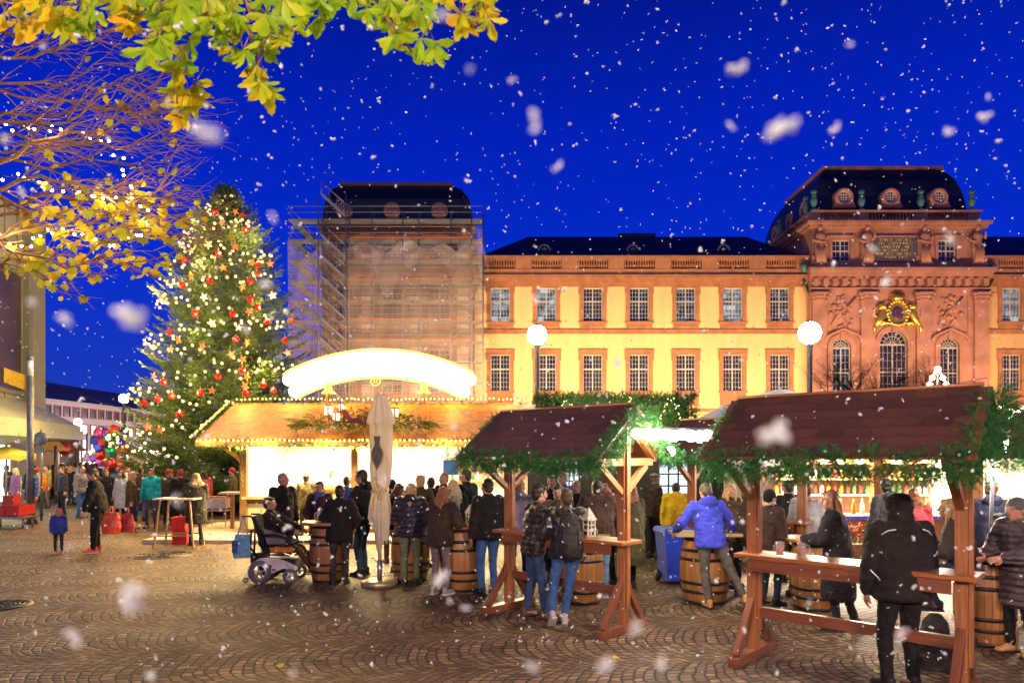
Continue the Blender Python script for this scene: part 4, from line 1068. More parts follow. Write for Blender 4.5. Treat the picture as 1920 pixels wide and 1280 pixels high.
    for (a, e, wv) in A:
        J.chain([a, a+(e-a)*.5, e, e+(wv-e)*.55, e+(wv-e)*.93], [(.078+p)*s, (.068+p)*s, (.06+p)*s, (.054+p*.8)*s, (.047+p*.5)*s])
        J.cone(a, ch+(a-ch)*.35, (.07+p)*s, .09*s)
    J.cone(shl[0]+V3(.03*s, 0, 0), shl[1]-V3(.03*s, 0, 0), (.066+p)*s, (.066+p)*s); J.cone(sh+(shl[0]-sh)*.55+d*.01, nk-d*.02*s, .07*s, .06*s); J.cone(sh+(shl[1]-sh)*.55+d*.01, nk-d*.02*s, .07*s, .06*s)
    if hood == 'down':
        J.ell(sh+V3(0, -.085*s, .055*s)+d*.02, (.125*s, .075*s, .085*s)); J.cone(sh+V3(-.09*s, -.03*s, .06*s), sh+V3(.09*s, -.03*s, .06*s), .05*s, .05*s)
    if hood == 'up':
        J.ell(hp3(0, -.03, .022), (.112*hs, .12*hs, .128*hs), hd); J.ell(hp3(0, -.045, -.07), (.118*hs, .11*hs, .11*hs), hd); J.ell(sh+V3(0, -.06*s, .05*s), (.16*s, .10*s, .08*s))
    mesh_obj('coat' if length > .12 else 'jacket', J.mesh('jacket', voxel, 2, .040*s, .085), tm, t)
    if hood == 'fur':
        Fh = Blob(); 
        for k in range(13):
            a = PI*(k/12)*1.3-PI*.15; c = sh+V3(math.cos(a)*.13*s, -.02-math.sin(a)*.13*s, .06*s+.02*math.sin(a*3)); Fh.ell(c, (.052*s,)*3)
        mesh_obj('fur_collar', Fh.mesh('fur', .012, 0, .05, .03), fur_m, t)
    # ---- hair / hat
    if hair:
        Hb = Blob(); mt_ = hair_c.get(hc); vx = .010
        nm_ = 'hair'
        if hair in ('short', 'long', 'bun', 'bob', 'crop'):
            k = .004 if hair == 'crop' else .0
            Hb.ell(hp3(0, -.026, .042), ((.083-k)*hs, (.098-k)*hs, (.092-k)*hs), hd); Hb.ell(hp3(0, -.055, -.012), ((.074-k)*hs, (.06-k)*hs, (.085-k)*hs), hd)
            if hair != 'crop':
                Hb.ell(hp3(.02, .045, .09), (.055*hs, .045*hs, .026*hs), hd)
                for sg in (-1, 1): Hb.ell(hp3(sg*.068, -.01, .028), (.018*hs, .045*hs, .045*hs), hd)
        if hair in ('long', 'bob'):
            ln = .30 if hair == 'long' else .10
            for sg in (-1, -.5, 0, .5, 1):
                Hb.chain([hp3(sg*.06, -.05, .0), hp3(sg*.078, -.065, -.09), hp3(sg*.09, -.085+.02*abs(sg), -.09-ln*.6), hp3(sg*.075, -.095+.03*abs(sg), -.09-ln)], [.04*hs, .042*hs, .038*hs, .018*hs])
            for sg in (-1, 1): Hb.chain([hp3(sg*.075, .0, .02), hp3(sg*.085, .01, -.08), hp3(sg*.095, .02, -.10-ln*.7)], [.028*hs, .03*hs, .018*hs])
        if hair == 'bun': Hb.ell(hp3(0, -.12, .05), (.042*hs,)*3)
        if hair == 'pony': pass
        if hair == 'beanie':
            nm_ = 'knit_hat'; mt_ = hc if not isinstance(hc, str) else cloth('knit_'+hc, KC.get(hc, (.02, .02, .022)), .95, quilt=0, bump=.6)
            Hb.ell(hp3(0, -.018, .052), (.090*hs, .108*hs, .095*hs), hd); Hb.loft([(hp3(0, -.022, .012), .089*hs, .107*hs, 0), (hp3(0, -.02, .05), .092*hs, .11*hs, 0)])
            Hb.ell(hp3(0, -.055, -.01), (.078*hs, .06*hs, .05*hs), hd)
        if hair == 'cap':
            nm_ = 'cap'; mt_ = cloth('cap_grey', (.12, .11, .10)); Hb.ell(hp3(0, -.01, .068), (.092*hs, .115*hs, .055*hs), hd); Hb.ell(hp3(0, .09, .05), (.06*hs, .05*hs, .012*hs), hd)
        mesh_obj(nm_, Hb.mesh(nm_, vx, 1, .016 if hair != 'beanie' else .006, .03), mt_, t)
    if scarf:
        Sc = Blob()
        for k in range(14):
            a = 2*PI*k/14; Sc.ell(nk+V3(math.cos(a)*.085*s, math.sin(a)*.085*s+.01, .0+.02*math.sin(a*2)), (.04*s, .04*s, .045*s))
        Sc.cone(nk+V3(.03, .09*s, -.02), nk+V3(.05, .13*s, -.25*s), .04*s, .035*s)
        mesh_obj('scarf', Sc.mesh('scarf', .011, 1, .02, .05), scarf, t)
    t['j'] = 1
    ANCH[label] = dict(sh=sh, shl=shl, A=A, HC=HC, Hp=Hp, d=d, s=s, t=t, Lg=Lg)
    return t
ANCH = {}; feet_yaw = {}; feet_pitch = {}
KC = dict(black=(.015, .015, .017), pink=(.65, .10, .20), grey=(.12, .12, .13), red=(.3, .03, .03))
sole_w = mat('sole_white', (.55, .52, .48), .6); sole_b = mat('sole_black', (.015, .015, .015), .6)
def shoe(name, col, sole=None, rough=.6): return (mat('shoe_'+name, col, rough, var=.15, scale=20, bump=.3), sole or sole_b)
shoe_black = shoe('black', (.015, .014, .014)); shoe_brown = shoe('brown', (.12, .055, .025)); shoe_white = shoe('white', (.55, .52, .47), sole_w)
shoe_red = shoe('red', (.75, .06, .03), sole_w); shoe_tan = shoe('tan', (.50, .24, .06)); shoe_pink = shoe('pink', (.6, .12, .2), sole_w); shoe_orange = shoe('orange', (.55, .2, .04), sole_b)
fur_m = mat('fur', (.45, .33, .2), .95, var=.45, scale=60, bump=1, bscale=80)
cBlack = cloth('coat_black', (.009, .008, .008)); cBrown = cloth('coat_brown', (.05, .024, .014)); cNavy = cloth('coat_navy', (.02, .022, .05))
cBlue = cloth('hoodie_blue', (.045, .055, .46), .95); cYellow = cloth('coat_yellow', (.80, .52, .01)); cGrey = cloth('coat_grey', (.22, .21, .22)); cLav = cloth('coat_lavender', (.17, .15, .23))
cOlive = cloth('coat_olive', (.07, .055, .02)); cRed = cloth('coat_red', (.42, .05, .06)); cPuffB = cloth('puffer_black', (.026, .02, .017), .38, quilt=4.2, bump=.5, shine=.3)
cPuffN = cloth('puffer_navy', (.025, .02, .04), .45, quilt=3.6, bump=.5, shine=.2); cPuffG = cloth('puffer_grey', (.10, .075, .085), .4, quilt=4.2, bump=.5, shine=.3); cLeather = cloth('leather_black', (.022, .017, .014), .32, bump=.4, shine=.5)
cCamel = cloth('coat_camel', (.28, .15, .05)); cTeal = cloth('vest_teal', (.01, .42, .42)); cWhite = cloth('coat_white', (.5, .48, .45)); cKid = cloth('kid_blue', (.03, .05, .30), var=.8); cMaroon = cloth('coat_maroon', (.10, .03, .03))
jBlue = cloth('jeans_blue', (.045, .12, .30)); jLight = cloth('jeans_light', (.16, .28, .45)); jDark = cloth('jeans_dark', (.02, .028, .05)); tGrey = cloth('trousers_grey', (.11, .095, .085)); tOlive = cloth('trousers_olive', (.13, .15, .075))
tBlack = cloth('trousers_black', (.009, .008, .009)); tBrown = cloth('trousers_brown', (.10, .045, .02)); cOrange = cloth('coat_orange', (.6, .2, .02)); cPurple = cloth('coat_purple', (.16, .05, .16)); cPale = cloth('coat_pale', (.45, .5, .55)); cDenim = cloth('coat_denim', (.08, .14, .3))
# ------------------------------------------------------------------ lamps
def glow_globe(mb, c, r): mb.sphere(c, r, 12, 8)
def street_lamp(base, top, r, s, col, label, pole=.08, group='street lamps on the square', arm=0):
    t = wthing('street_lamp', label, 'street lamp', base, group)
    b = Vector(base); q = MB(); q.lathe([(pole*1.9, 0), (pole*1.9, .35), (pole*1.25, .5), (pole*1.1, 1.6), (pole, 1.7), (pole*.8, top-r*1.3), (pole*1.4, top-r*1.1), (pole*1.4, top-r)], b, 16)
    q.build('pole', grey_pole, t)
    g = MB(); g.lathe([(r*.25, -r*.97), (r*.6, -r*.8), (r*.87, -r*.5), (r, 0), (r*.87, r*.5), (r*.6, r*.8), (.01, r)], b+Vector((0, 0, top)), 16); g.build('lamp_globe', glow('lamp_glow_%d' % int(s), col, s), t)
    c = MB(); c.lathe([(r*.45, r*.92), (r*.3, r*1.08), (.02, r*1.15)], b+Vector((0, 0, top)), 16); c.build('lamp_cap', grey_pole, t)
    return t
l1 = P(1007, 628, 23); street_lamp((l1.x, 23, 0), l1.z, .33, 260, (1, .86, .62), 'lit street lamp in front of the second bay of the yellow wing', .09)
l2 = P(1518, 624, 23); street_lamp((l2.x, 23, 0), l2.z, .37, 260, (1, .9, .78), 'brightest lit street lamp at the corner where the yellow wing meets the gatehouse', .09)
l3 = P(232, 747, 44); street_lamp((l3.x, 44, 0), l3.z, .28, 250, (.85, .92, 1), 'lit white street lamp left of the Christmas tree', .12)
l4 = P(146, 791, 60); street_lamp((l4.x, 60, 0), l4.z, .3, 700, (.9, .95, 1), 'left one of two small lit lamps before the long white building', .1)
l5 = P(153, 802, 66); street_lamp((l5.x, 66, 0), l5.z, .26, 600, (.9, .95, 1), 'right one of two small lit lamps before the long white building', .1)
# assumed unseen street lamps behind the viewpoint, added to light foreground and overhead leaves
street_lamp((-3.2, -4.5, 0), 4.9, .33, 1120, (1, .72, .47), 'assumed unseen street lamp behind the viewpoint on the left', .09)
street_lamp((6.5, -4.0, 0), 4.9, .33, 860, (1, .66, .48), 'assumed unseen street lamp behind the viewpoint on the right', .09)
# added unseen floodlights behind the huts, put in to brighten the palace front
def added_flood(x, y, z, e, col, label, rx=1.9, sp=2.3):
    t = wthing('floodlight', label, 'floodlight', (x, y, 0), 'added unseen palace floodlights behind the huts')
    MB().tube([(x, y, 0), (x, y, z-.3)], .06, 8).build('mast', grey_pole, t)
    MB().box((x, y, z-.2), (.5, .3, .3)).build('housing', black_m, t)
    l = lamp('added_flood_beam', 'SPOT', (0, 0.3, z), e, col, .3, t, (rx, 0, 0), spot=sp)
for x in (-1, 6.5, 13.5, 20.5): added_flood(x, 49, 3.6, 6300, (1, .80, .50), f'added unseen floodlight washing the yellow wing near column {["one","two","three","four"][int((x+1)//7)]}')
added_flood(30, 47, 4, 8800, (1, .66, .44), 'added unseen floodlight washing the left half of the gatehouse'); added_flood(38, 47, 4, 8800, (1, .66, .44), 'added unseen floodlight washing the right half of the gatehouse')
added_flood(48, 49, 4, 6000, (1, .74, .42), 'added unseen floodlight washing the ochre wing')
added_flood(-12, 44, 5, 9000, (1, .74, .5), 'added unseen floodlight washing the left part of the scaffold'); added_flood(-6, 44, 5, 7500, (1, .74, .45), 'added unseen floodlight washing the right part of the scaffold')
# ------------------------------------------------------------------ garlands / fairy lights
def garland(pts, r, dens, label, tl=.13, nl=.03, nw=.006, nn=34, seed=1, mt=None, cat='garland', hang=.5, group='fir garlands on the roof edges', parent=None, name='fir_garland'):
    g = np.random.default_rng(seed); pts = [Vector(p) for p in pts]; O = []; D = []
    for i in range(len(pts)-1):
        a, b = pts[i], pts[i+1]; ln = (b-a).length; n = int(ln*dens); dd = np.array((b-a).normalized())
        for k in range(n):
            p = np.array(a)+(np.array(b)-np.array(a))*g.random(); q = g.normal(size=3); q -= dd*q.dot(dd)*.5; q[2] -= hang*abs(g.normal()); q /= np.linalg.norm(q)
            O.append(p+q*r*g.uniform(.1, 1)); D.append(q+dd*g.uniform(-.8, .8))
    V, F_ = fir(O, D, tl, nl, nw, nn, seed, .2, .5)
    o = np_mesh(name, V, F_, mt or fir_garland, parent) if parent is not None else None
    if parent is None:
        o = np_mesh(name, V, F_, mt or fir_garland, None); tag(o, label, cat, group)
    return o
bulb_warm = glow('bulb_warm', (1, .60, .16), 4.5, 'NONE'); bulb_tree = glow('bulb_tree', (1, .60, .24), 3.4, 'NONE'); bulb_white = glow('bulb_white', (1, .9, .7), 40, 'NONE')
def bulbs(mb, pts, r):
    for p in pts: mb.sphere(p, r, 6, 4)
wire_m = mat('wire', (.01, .02, .01), .6)
# ------------------------------------------------------------------ roofed standing tables ("shelters")
RZ = math.atan2(-1.28, 1.39)
def tile_mat(name, col, sx=5.0, sy=6.5, arc=.35):
    """scalloped shingles in UV metres"""
    m, nt, b = base_mat(name); t = N(nt, 'ShaderNodeTexCoord'); s = N(nt, 'ShaderNodeSeparateXYZ'); L(nt, t.outputs['UV'], s.inputs[0])
    v = math_(nt, 'MULTIPLY', s.outputs['Y'], sy); vi = math_(nt, 'FLOOR', v)
    u = math_(nt, 'ADD', math_(nt, 'MULTIPLY', s.outputs['X'], sx), math_(nt, 'MULTIPLY', vi, .5)); ui = math_(nt, 'FLOOR', u); uf = math_(nt, 'SUBTRACT', math_(nt, 'SUBTRACT', u, ui), .5)
    cut = math_(nt, 'MULTIPLY', math_(nt, 'POWER', math_(nt, 'ABSOLUTE', math_(nt, 'MULTIPLY', uf, 2)), 2.5), arc)
    vf = math_(nt, 'SUBTRACT', math_(nt, 'SUBTRACT', v, vi), cut)
    inside = math_(nt, 'GREATER_THAN', vf, 0.0)
    h = mix_(nt, inside, (.0,)*3, (1,)*3)
    fr_ = ramp_(nt, math_(nt, 'ABSOLUTE', vf), [(0, (.2,)*3), (.07, (1,)*3)])
    nz = N(nt, 'ShaderNodeTexNoise'); nz.inputs['Scale'].default_value = 30; L(nt, t.outputs['UV'], nz.inputs['Vector'])
    wn = N(nt, 'ShaderNodeTexWhiteNoise', noise_dimensions='2D'); cb = N(nt, 'ShaderNodeCombineXYZ'); L(nt, ui, cb.inputs[0]); L(nt, vi, cb.inputs[1]); L(nt, cb.outputs[0], wn.inputs['Vector'])
    c = ramp_(nt, math_(nt, 'ADD', math_(nt, 'MULTIPLY', nz.outputs['Fac'], .5), math_(nt, 'MULTIPLY', wn.outputs['Value'], .5)), [(.2, tuple(x*.65 for x in col)), (.8, tuple(x*1.35 for x in col))])
    c = mix_(nt, 1.0, c, fr_, 'MULTIPLY'); L(nt, c, b.inputs['Base Color']); b.inputs['Roughness'].default_value = .6
    hh = math_(nt, 'SUBTRACT', 1.0, math_(nt, 'MAXIMUM', vf, 0.0)); hh = math_(nt, 'ADD', math_(nt, 'MULTIPLY', inside, hh), math_(nt, 'MULTIPLY', math_(nt, 'SUBTRACT', 1.0, inside), .1))
    bp = N(nt, 'ShaderNodeBump'); bp.inputs['Strength'].default_value = .7; bp.inputs['Distance'].default_value = .012; L(nt, hh, bp.inputs['Height']); L(nt, bp.outputs[0], b.inputs['Normal'])
    return m
shingle = tile_mat('brown_shingle', (.095, .038, .024), 4.2, 7.0)
def shelter(loc, label):
    """local: left post at x=-.95, right post x=+.95, front is -Y"""
    t = thing('standing_table', label, 'standing table', loc, RZ, 'roofed standing tables')
    hx = .945
    for sg in (-1, 1):
        x = sg*hx
        MB().bb(x-.05, x+.05, -.055, .055, .06, 2.60).build('post', red_wood, t, .005)
        MB().bb(x+.052, x+.085, -.035, .035, .30, 2.58).build('batten', red_wood, t, .004)
        MB().bb(x-.055, x+.055, -.50, .50, .0, .095).build('foot', red_wood2, t, .006)
        b = MB(); b.beam((x, -.42, .10), (x, -.03, .62), .08, .07, (1, 0, 0)); b.beam((x, .42, .10), (x, .03, .62), .08, .07, (1, 0, 0)); b.build('foot_brace', red_wood2, t, .004)
        MB().bb(x-.045, x+.045, -.62, .62, 2.02, 2.11).build('cross_beam', red_wood, t, .004)
        b = MB(); b.beam((x, -.50, 2.02), (x, -.05, 1.70), .07, .08, (1, 0, 0)); b.beam((x, .50, 2.02), (x, .05, 1.70), .07, .08, (1, 0, 0)); b.build('roof_brace', red_wood, t, .004)
        b = MB(); b.beam((x+.01*sg, -.70, 2.09), (x+.01*sg, 0, 2.62), .06, .09, (1, 0, 0)); b.beam((x+.01*sg, .70, 2.09), (x+.01*sg, 0, 2.62), .06, .09, (1, 0, 0)); b.build('rafter', red_wood, t, .004)
        MB().box((x-.01*sg, -.058, 1.73), (.05, .004, .03)).build('metal_label', steel, t)
    MB().bb(-hx-.12, hx+.14, -.22, .20, 1.075, 1.12).build('table_top', top_wood, t, .006)
    MB().bb(-hx+.05, hx-.05, -.20, -.17, .95, 1.075).build('apron', red_wood2, t, .003)
    MB().bb(-hx+.05, hx-.05, -.03, .03, .44, .55).build('stretcher', red_wood2, t, .005)
    MB().bb(-hx-.2, hx+.2, -.04, .04, 2.58, 2.66).build('ridge_beam', red_wood, t, .004)
    for sg in (-1, 1):
        r = MB(); a, c = (0, 2.73), (sg*.78, 2.12)
        x0, x1 = -hx-.16, hx+.15; n_ = Vector((0, sg*.61, .78)).normalized()*.03
        A = [(x0, a[0], a[1]), (x1, a[0], a[1]), (x1, c[0], c[1]), (x0, c[0], c[1])]; sl_ = .99
        uv = [(x0, 0), (x1, 0), (x1, -sl_), (x0, -sl_)]
        top = [tuple(Vector(p)+n_) for p in A]
        if sg < 0: r.quad(top[3], top[2], top[1], top[0], [uv[3], uv[2], uv[1], uv[0]])
        else: r.quad(*top, uv)
        ro = r.build('roof_slope', shingle, t)
        u = MB(); b0 = len(u.v)
        lo = [tuple(Vector(p)+n_*.9) for p in A]; bt = [tuple(Vector(p)) for p in A]
        for q in ([0, 1, 5, 4], [1, 2, 6, 5], [2, 3, 7, 6], [3, 0, 4, 7], [4, 5, 6, 7]):
            pts = [(lo+bt)[k] for k in q]; u.quad(*pts)
        u.build('boarding', red_wood, ro)
    e = MB()
    for x in (-hx-.17, hx+.16):
        for sg in (-1, 1): e = MB(); e.beam((x, 0, 2.74), (x, sg*.80, 2.12), .022, .13, (1, 0, 0)); e.build('barge_board', red_wood2, t, .003)
    MB().tube([(-hx-.17, 0, 2.772), (hx+.16, 0, 2.772)], .018, 6).build('ridge_cap', red_wood, t)
    return t
def shelter_pos(lpost):  # lpost: xy of the left post
    return (lpost[0]+.695, lpost[1]-.64, 0)
s1 = shelter(shelter_pos((-.04, 9.58)), 'smaller roofed standing table in the middle with the backpack man before it')
def Sh(t, x, y, z): return Matrix.Translation(t.location) @ Matrix.Rotation(RZ, 4, 'Z') @ Vector((x, y, z))
s2p = shelter_pos((2.58, 7.3)); s3p = shelter_pos((3.15, 12.0)); 
s2 = copy_tree(s1, s2p, RZ, 'large roofed standing table in the right foreground with two beer mugs on it')
s3 = copy_tree(s1, s3p, RZ, 'roofed standing table behind the man in the blue hoodie')
s4 = copy_tree(s1, shelter_pos((7.2, 9.4)), RZ, 'roofed standing table at the right edge behind the big shelter')
def Shl(loc, x, y, z): return Matrix.Translation(loc) @ Matrix.Rotation(RZ, 4, 'Z') @ Vector((x, y, z))
def shelter_garland(loc, which, seed, big=1.0, sides=(True, True)):
    e0, e1 = Shl(loc, -1.12, -.78, 2.10), Shl(loc, 1.18, -.78, 2.10); rdg = Shl(loc, 1.2, 0, 2.66); e2 = Shl(loc, 1.2, .78, 2.10)
    g = random.Random(seed); pts = [e0+(e1-e0)*i/14+Vector((0, 0, g.uniform(-.05, .02))) for i in range(15)]
    garland(pts, .085*big, 420, f'green fir garland along the front eave of {which}', .12*big, .032, .0065, 40, seed)
    pts = [e1+(rdg-e1)*i/6 for i in range(7)]; garland(pts, .11*big, 420, f'fir garland climbing the right gable of {which}', .12*big, .032, .0052, 40, seed+1, hang=.2)
    if sides[1]: garland([rdg+(e2-rdg)*i/6 for i in range(7)], .08*big, 300, f'fir garland down the rear right gable of {which}', .11*big, .032, .005, 36, seed+2, hang=.2)
    if sides[0]:
        e3 = Shl(loc, -1.12, 0, 2.68); garland([e0+(e3-e0)*i/6 for i in range(7)], .06*big, 240, f'fir garland on the left gable of {which}', .10, .03, .005, 34, seed+3, hang=.2)
shelter_garland(s1.location, 'the middle standing table', 21)
shelter_garland(s2.location, 'the big right standing table', 31, 1.15)
shelter_garland(s3.location, 'the standing table behind the blue hoodie', 41, .9, (False, False))
shelter_garland(s4.location, 'the standing table at the right edge', 51, .9, (False, False))

# ------------------------------------------------------------------ grill hut on the left
YH = 17.9
hut_tile = tile_mat('orange_shingle', (.50, .165, .02), 8, 6, .25)
panel_y = mat('cream_panel', (.72, .62, .34), .6, var=.05); wall_w = mat('hut_inner_wall', (.85, .80, .68), .7, var=.04)
hut = wthing('grill_hut', 'long market hut with orange shingle roof and brightly lit white counter', 'market hut', (-3.2, 18.5, 0))
HX0, HX1 = -7.0, .75
w = MB(); w.bb(HX0, HX1, 20.8, 20.9, 0, 2.6); w.bb(HX0-.05, HX0+.02, 18.05, 20.8, 0, 2.6); w.bb(HX1, HX1+.08, 18.05, 20.9, 0, 2.6); w.bb(HX0, HX1, 18, 20.8, 2.55, 2.6)
w.build('wall', wall_w, hut)
w = MB(); w.bb(HX0, HX1, YH+.02, YH+.08, .12, .98); w.build('front_panel', panel_y, hut)
w = MB(); w.bb(HX0-.05, HX1+.1, YH-.12, YH+.5, .98, 1.05); w.build('counter', mat('counter_top', (.55, .42, .2), .35), hut)
w = MB(); w.bb(HX0, HX1, YH-.02, YH+.02, .86, .975); w.bb(HX0, HX1, YH-.03, YH+.02, .08, .2); w.build('counter_trim', brown_wood, hut)
for x in (HX0-.1, -4.2, -1.4, HX1): MB().bb(x, x+.17, YH-.1, YH+.07, .1, 2.55).build('post', mat('post_ochre', (.22, .12, .035), .5), hut)
w = MB(); w.bb(HX0-1.9, HX1+.3, 16.4, 20.9, 0, .10); w.build('platform', mat('platform_board', (.55, .47, .30), .7, var=.15, scale=2), hut)
r = MB(); Xa, Xb = -7.95, .95
for (ya, za, yb, zb, fl) in ((17.15, 2.53, 19.6, 3.62, 0), (22.0, 2.53, 19.6, 3.62, 1)):
    sl_ = math.hypot(yb-ya, zb-za); q = [(Xa, ya, za), (Xb, ya, za), (Xb, yb, zb), (Xa, yb, zb)]; uv = [(Xa, 0), (Xb, 0), (Xb, sl_), (Xa, sl_)]
    r.quad(*(q if not fl else q[::-1]), uv if not fl else uv[::-1])
ro = r.build('roof', hut_tile, hut)
r = MB(); r.bb(Xa, Xb, 17.13, 17.18, 2.34, 2.50); r.quad((Xa, 17.2, 2.5), (Xa, 19.6, 3.58), (Xb, 19.6, 3.58), (Xb, 17.2, 2.5)); r.prism([(17.2, 2.5), (22, 2.5), (19.6, 3.58)], (Xa+.3, 0, 0), (0, 1, 0), (0, 0, 1), (.05, 0, 0))
r.build('soffit', mat('soffit', (.5, .36, .16), .7), ro)
# carved bracket at the left end
br = MB()
for k in range(4): br.tube([(-7.0, YH-.02, 1.75+.03*k), (-7.18-.02*k, YH-.05, 2.1), (-7.5-.04*k, YH-.1, 2.32+.02*k), (-7.85, YH-.15, 2.42+.02*k)], [.03, .035, .035, .03], 6)
br.build('carved_bracket', mat('bracket', (.6, .4, .12), .5), hut)
# painted flowers and scroll on panels
fl = MB(); g = random.Random(5)
for x in (-6.3, -5.4, -4.6, -3.4, -2.6, -.9, 0): 
    for k in range(6): a = k*PI/3; fl.sphere((x+.09*math.cos(a), YH+.01, .55+.09*math.sin(a)), .055, 8, 6, (1, .2, 1))
fl.build('painted_flowers', mat('paint_orange', (.6, .22, .05), .6), hut)
fl = MB()
for x in (-6.3, -5.4, -4.6, -3.4, -2.6, -.9, 0):
    fl.tube([(x-.38, YH+.012, .35), (x-.2, YH+.012, .5), (x-.3, YH+.012, .68), (x-.15, YH+.012, .75)], .014, 5); fl.tube([(x+.38, YH+.012, .35), (x+.2, YH+.012, .5), (x+.3, YH+.012, .68), (x+.15, YH+.012, .75)], .014, 5)
for x, z0 in ((-7.03, 1.3), (-7.03, 1.9)): fl.tube([(x, YH-.115, z0+.02*i) if i % 2 else (x+.03*math.sin(i), YH-.115, z0+.02*i) for i in range(22)], .011, 5)
fl.build('painted_scrolls', mat('paint_green', (.28, .33, .08), .6), hut)
# interior: shelves, bottles, grill pan
sh = MB()
for z in (1.35, 1.7, 2.05): sh.bb(-2.1, .5, 20.45, 20.8, z, z+.03)
sh.bb(-6.8, -2.5, 20.1, 20.8, .9, .95); sh.build('shelf', pale_wood, hut)
bott = [mat('bottle_green', (.03, .12, .04), .15), mat('bottle_red', (.3, .03, .02), .2), mat('bottle_amber', (.4, .16, .02), .2), mat('bottle_white', (.7, .68, .6), .3)]
def bottle_mesh(k, s=1.0):
    mb = MB(); mb.lathe([(.0, 0), (.038*s, 0), (.04*s, .02), (.04*s, .17*s), (.016*s, .22*s), (.015*s, .29*s), (.0, .29*s)], (0, 0, 0), 10); o = mb.build('bottle', bott[k]); COL.objects.unlink(o); return o
bproto = [bottle_mesh(k) for k in range(4)]
def bottle(x, y, z, k, label, group):
    o = bproto[k].copy(); COL.objects.link(o); o.location = (x, y, z); tag(o, label, 'bottle', group); return o
for z in (1.38, 1.73, 2.08):
    for i in range(16): bottle(-1.95+i*.155, 20.6, z, (i*7+int(z*10)) % 4, 'bottle in a row on the back shelves of the grill hut', 'bottles on the grill hut shelves')
pan = wthing('grill_pan', 'huge round iron grill pan on the hut counter', 'pan', (-5.1, 18.6, 1.05)); MB().lathe([(.0, .02), (.5, .03), (.62, .16), (.64, .16), (.52, 0), (0, 0)], (-5.1, 18.6, 1.1), 32).build('bowl', mat('pan_brass', (.35, .25, .06), .3, .8), pan); MB().lathe([(.0, .12), (.5, .10)], (-5.1, 18.6, 1.1), 24).build('food', mat('fried_food', (.5, .22, .05), .6, var=.6, scale=15, bump=1, bscale=25), pan)
pn = wthing('menu_board', 'bright blue menu board hanging at the right end of the grill hut', 'board', (.0, 18.3, 1.9)); a, b_ = P(831, 862, 18.4), P(862, 890, 18.4)
MB().bb(a.x, b_.x+.05, 18.36, 18.4, b_.z, a.z).build('board_face', mat('board_blue', (.03, .16, .75), .5), pn)
# strip lamps under the hut ceiling
tube_hot = glow('tube_hot', (1, .90, .72), 26)
for i, x in enumerate((-6.2, -4.4, -2.6, -.8)):
    q = wthing('strip_lamp', f'white strip lamp under the hut ceiling, number {["one","two","three","four"][i]} from the left', 'lamp', (x, 18.6, 2.5), 'strip lamps in the grill hut')
    MB().bb(x-.55, x+.55, 18.5, 18.6, 2.45, 2.50).build('tube', tube_hot, q); MB().bb(x-.6, x+.6, 18.47, 18.63, 2.50, 2.548).build('housing', white_paint, q)
lamp('hut_ceiling_light', 'AREA', (-3.2, 19.2, 2.44), 800, (1, .86, .62), 6.8, None, (0, 0, 0), 1.6)
lamp('hut_front_light', 'AREA', (-3.2, 17.0, 2.36), 1300, (1, .72, .28), 7.5, None, (math.radians(-28), 0, 0), .25)
# garlands and bulbs along ridge, eave and gable
eave = [(Xa+(Xb-Xa)*i/20, 17.08, 2.44) for i in range(21)]; ridge = [(Xa+(Xb-Xa)*i/20, 19.55, 3.66) for i in range(21)]; gab = [(Xa-.03, 17.1+2.45*i/5, 2.5+1.12*i/5) for i in range(6)]
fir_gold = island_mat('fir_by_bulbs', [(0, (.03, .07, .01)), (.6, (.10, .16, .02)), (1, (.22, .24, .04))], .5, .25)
garland(eave, .12, 60, 'fir garland with lights along the front eave of the grill hut', .14, .045, .010, 22, 61, fir_gold, hang=.9)
garland(ridge, .09, 45, 'fir garland along the ridge of the grill hut', .12, .045, .010, 22, 62, fir_gold, hang=.1)
garland(gab, .07, 45, 'fir garland up the left gable of the grill hut', .10, .045, .010, 20, 63, fir_gold, hang=.2)
def light_string(name_label, path, step, r, mt, group, jit=.03, seed=1):
    t = wthing('light_string', name_label, 'string of lights', path[0], group); g = random.Random(seed)
    MB().tube(path, .006, 4).build('wire', wire_m, t)
    pts = []; path = [Vector(p) for p in path]; acc = 0
    for i in range(len(path)-1):
        a, b = path[i], path[i+1]; ln = (b-a).length; x = step-acc
        while x < ln: pts.append(a+(b-a)*x/ln+Vector([g.uniform(-jit, jit) for _ in range(3)])); x += step
        acc = (acc+ln) % step
    first = None
    for i, p in enumerate(pts[:100]):
        if first is None:
            mb = MB(); mb.sphere((0, 0, 0), r, 8, 6); first = mb.build('bulb', mt, t, org=(0, 0, 0)); o = first
        else: o = first.copy(); COL.objects.link(o)
        o.location = p-path[0]
    if len(pts) > 100:
        mb = MB(); bulbs(mb, pts[100:], r); tag(mb.build('bulbs', mt, t), kind='stuff')
    return pts
light_string('string of glowing bulbs along the front eave of the grill hut', [(a[0], a[1]-.13, a[2]+.06) for a in eave], .115, .030, bulb_warm, 'light strings on the grill hut', .015, 2)
light_string('string of glowing bulbs along the ridge of the grill hut', [(a[0], a[1]-.1, a[2]+.06) for a in ridge], .12, .028, bulb_warm, 'light strings on the grill hut', .02, 3)
light_string('string of glowing bulbs up the left gable of the grill hut', [(a[0]-.08, a[1]-.05, a[2]+.05) for a in gab], .10, .028, bulb_warm, 'light strings on the grill hut', .015, 4)
for x in (-7.6, -6.2, -4.7, -3.2, -1.7, -.2): lamp('eave_bulb_light', 'POINT', (x, 16.85, 2.66), 40, (1, .62, .16), .04); lamp('ridge_bulb_light', 'POINT', (x, 19.2, 4.0), 60, (1, .62, .16), .04)
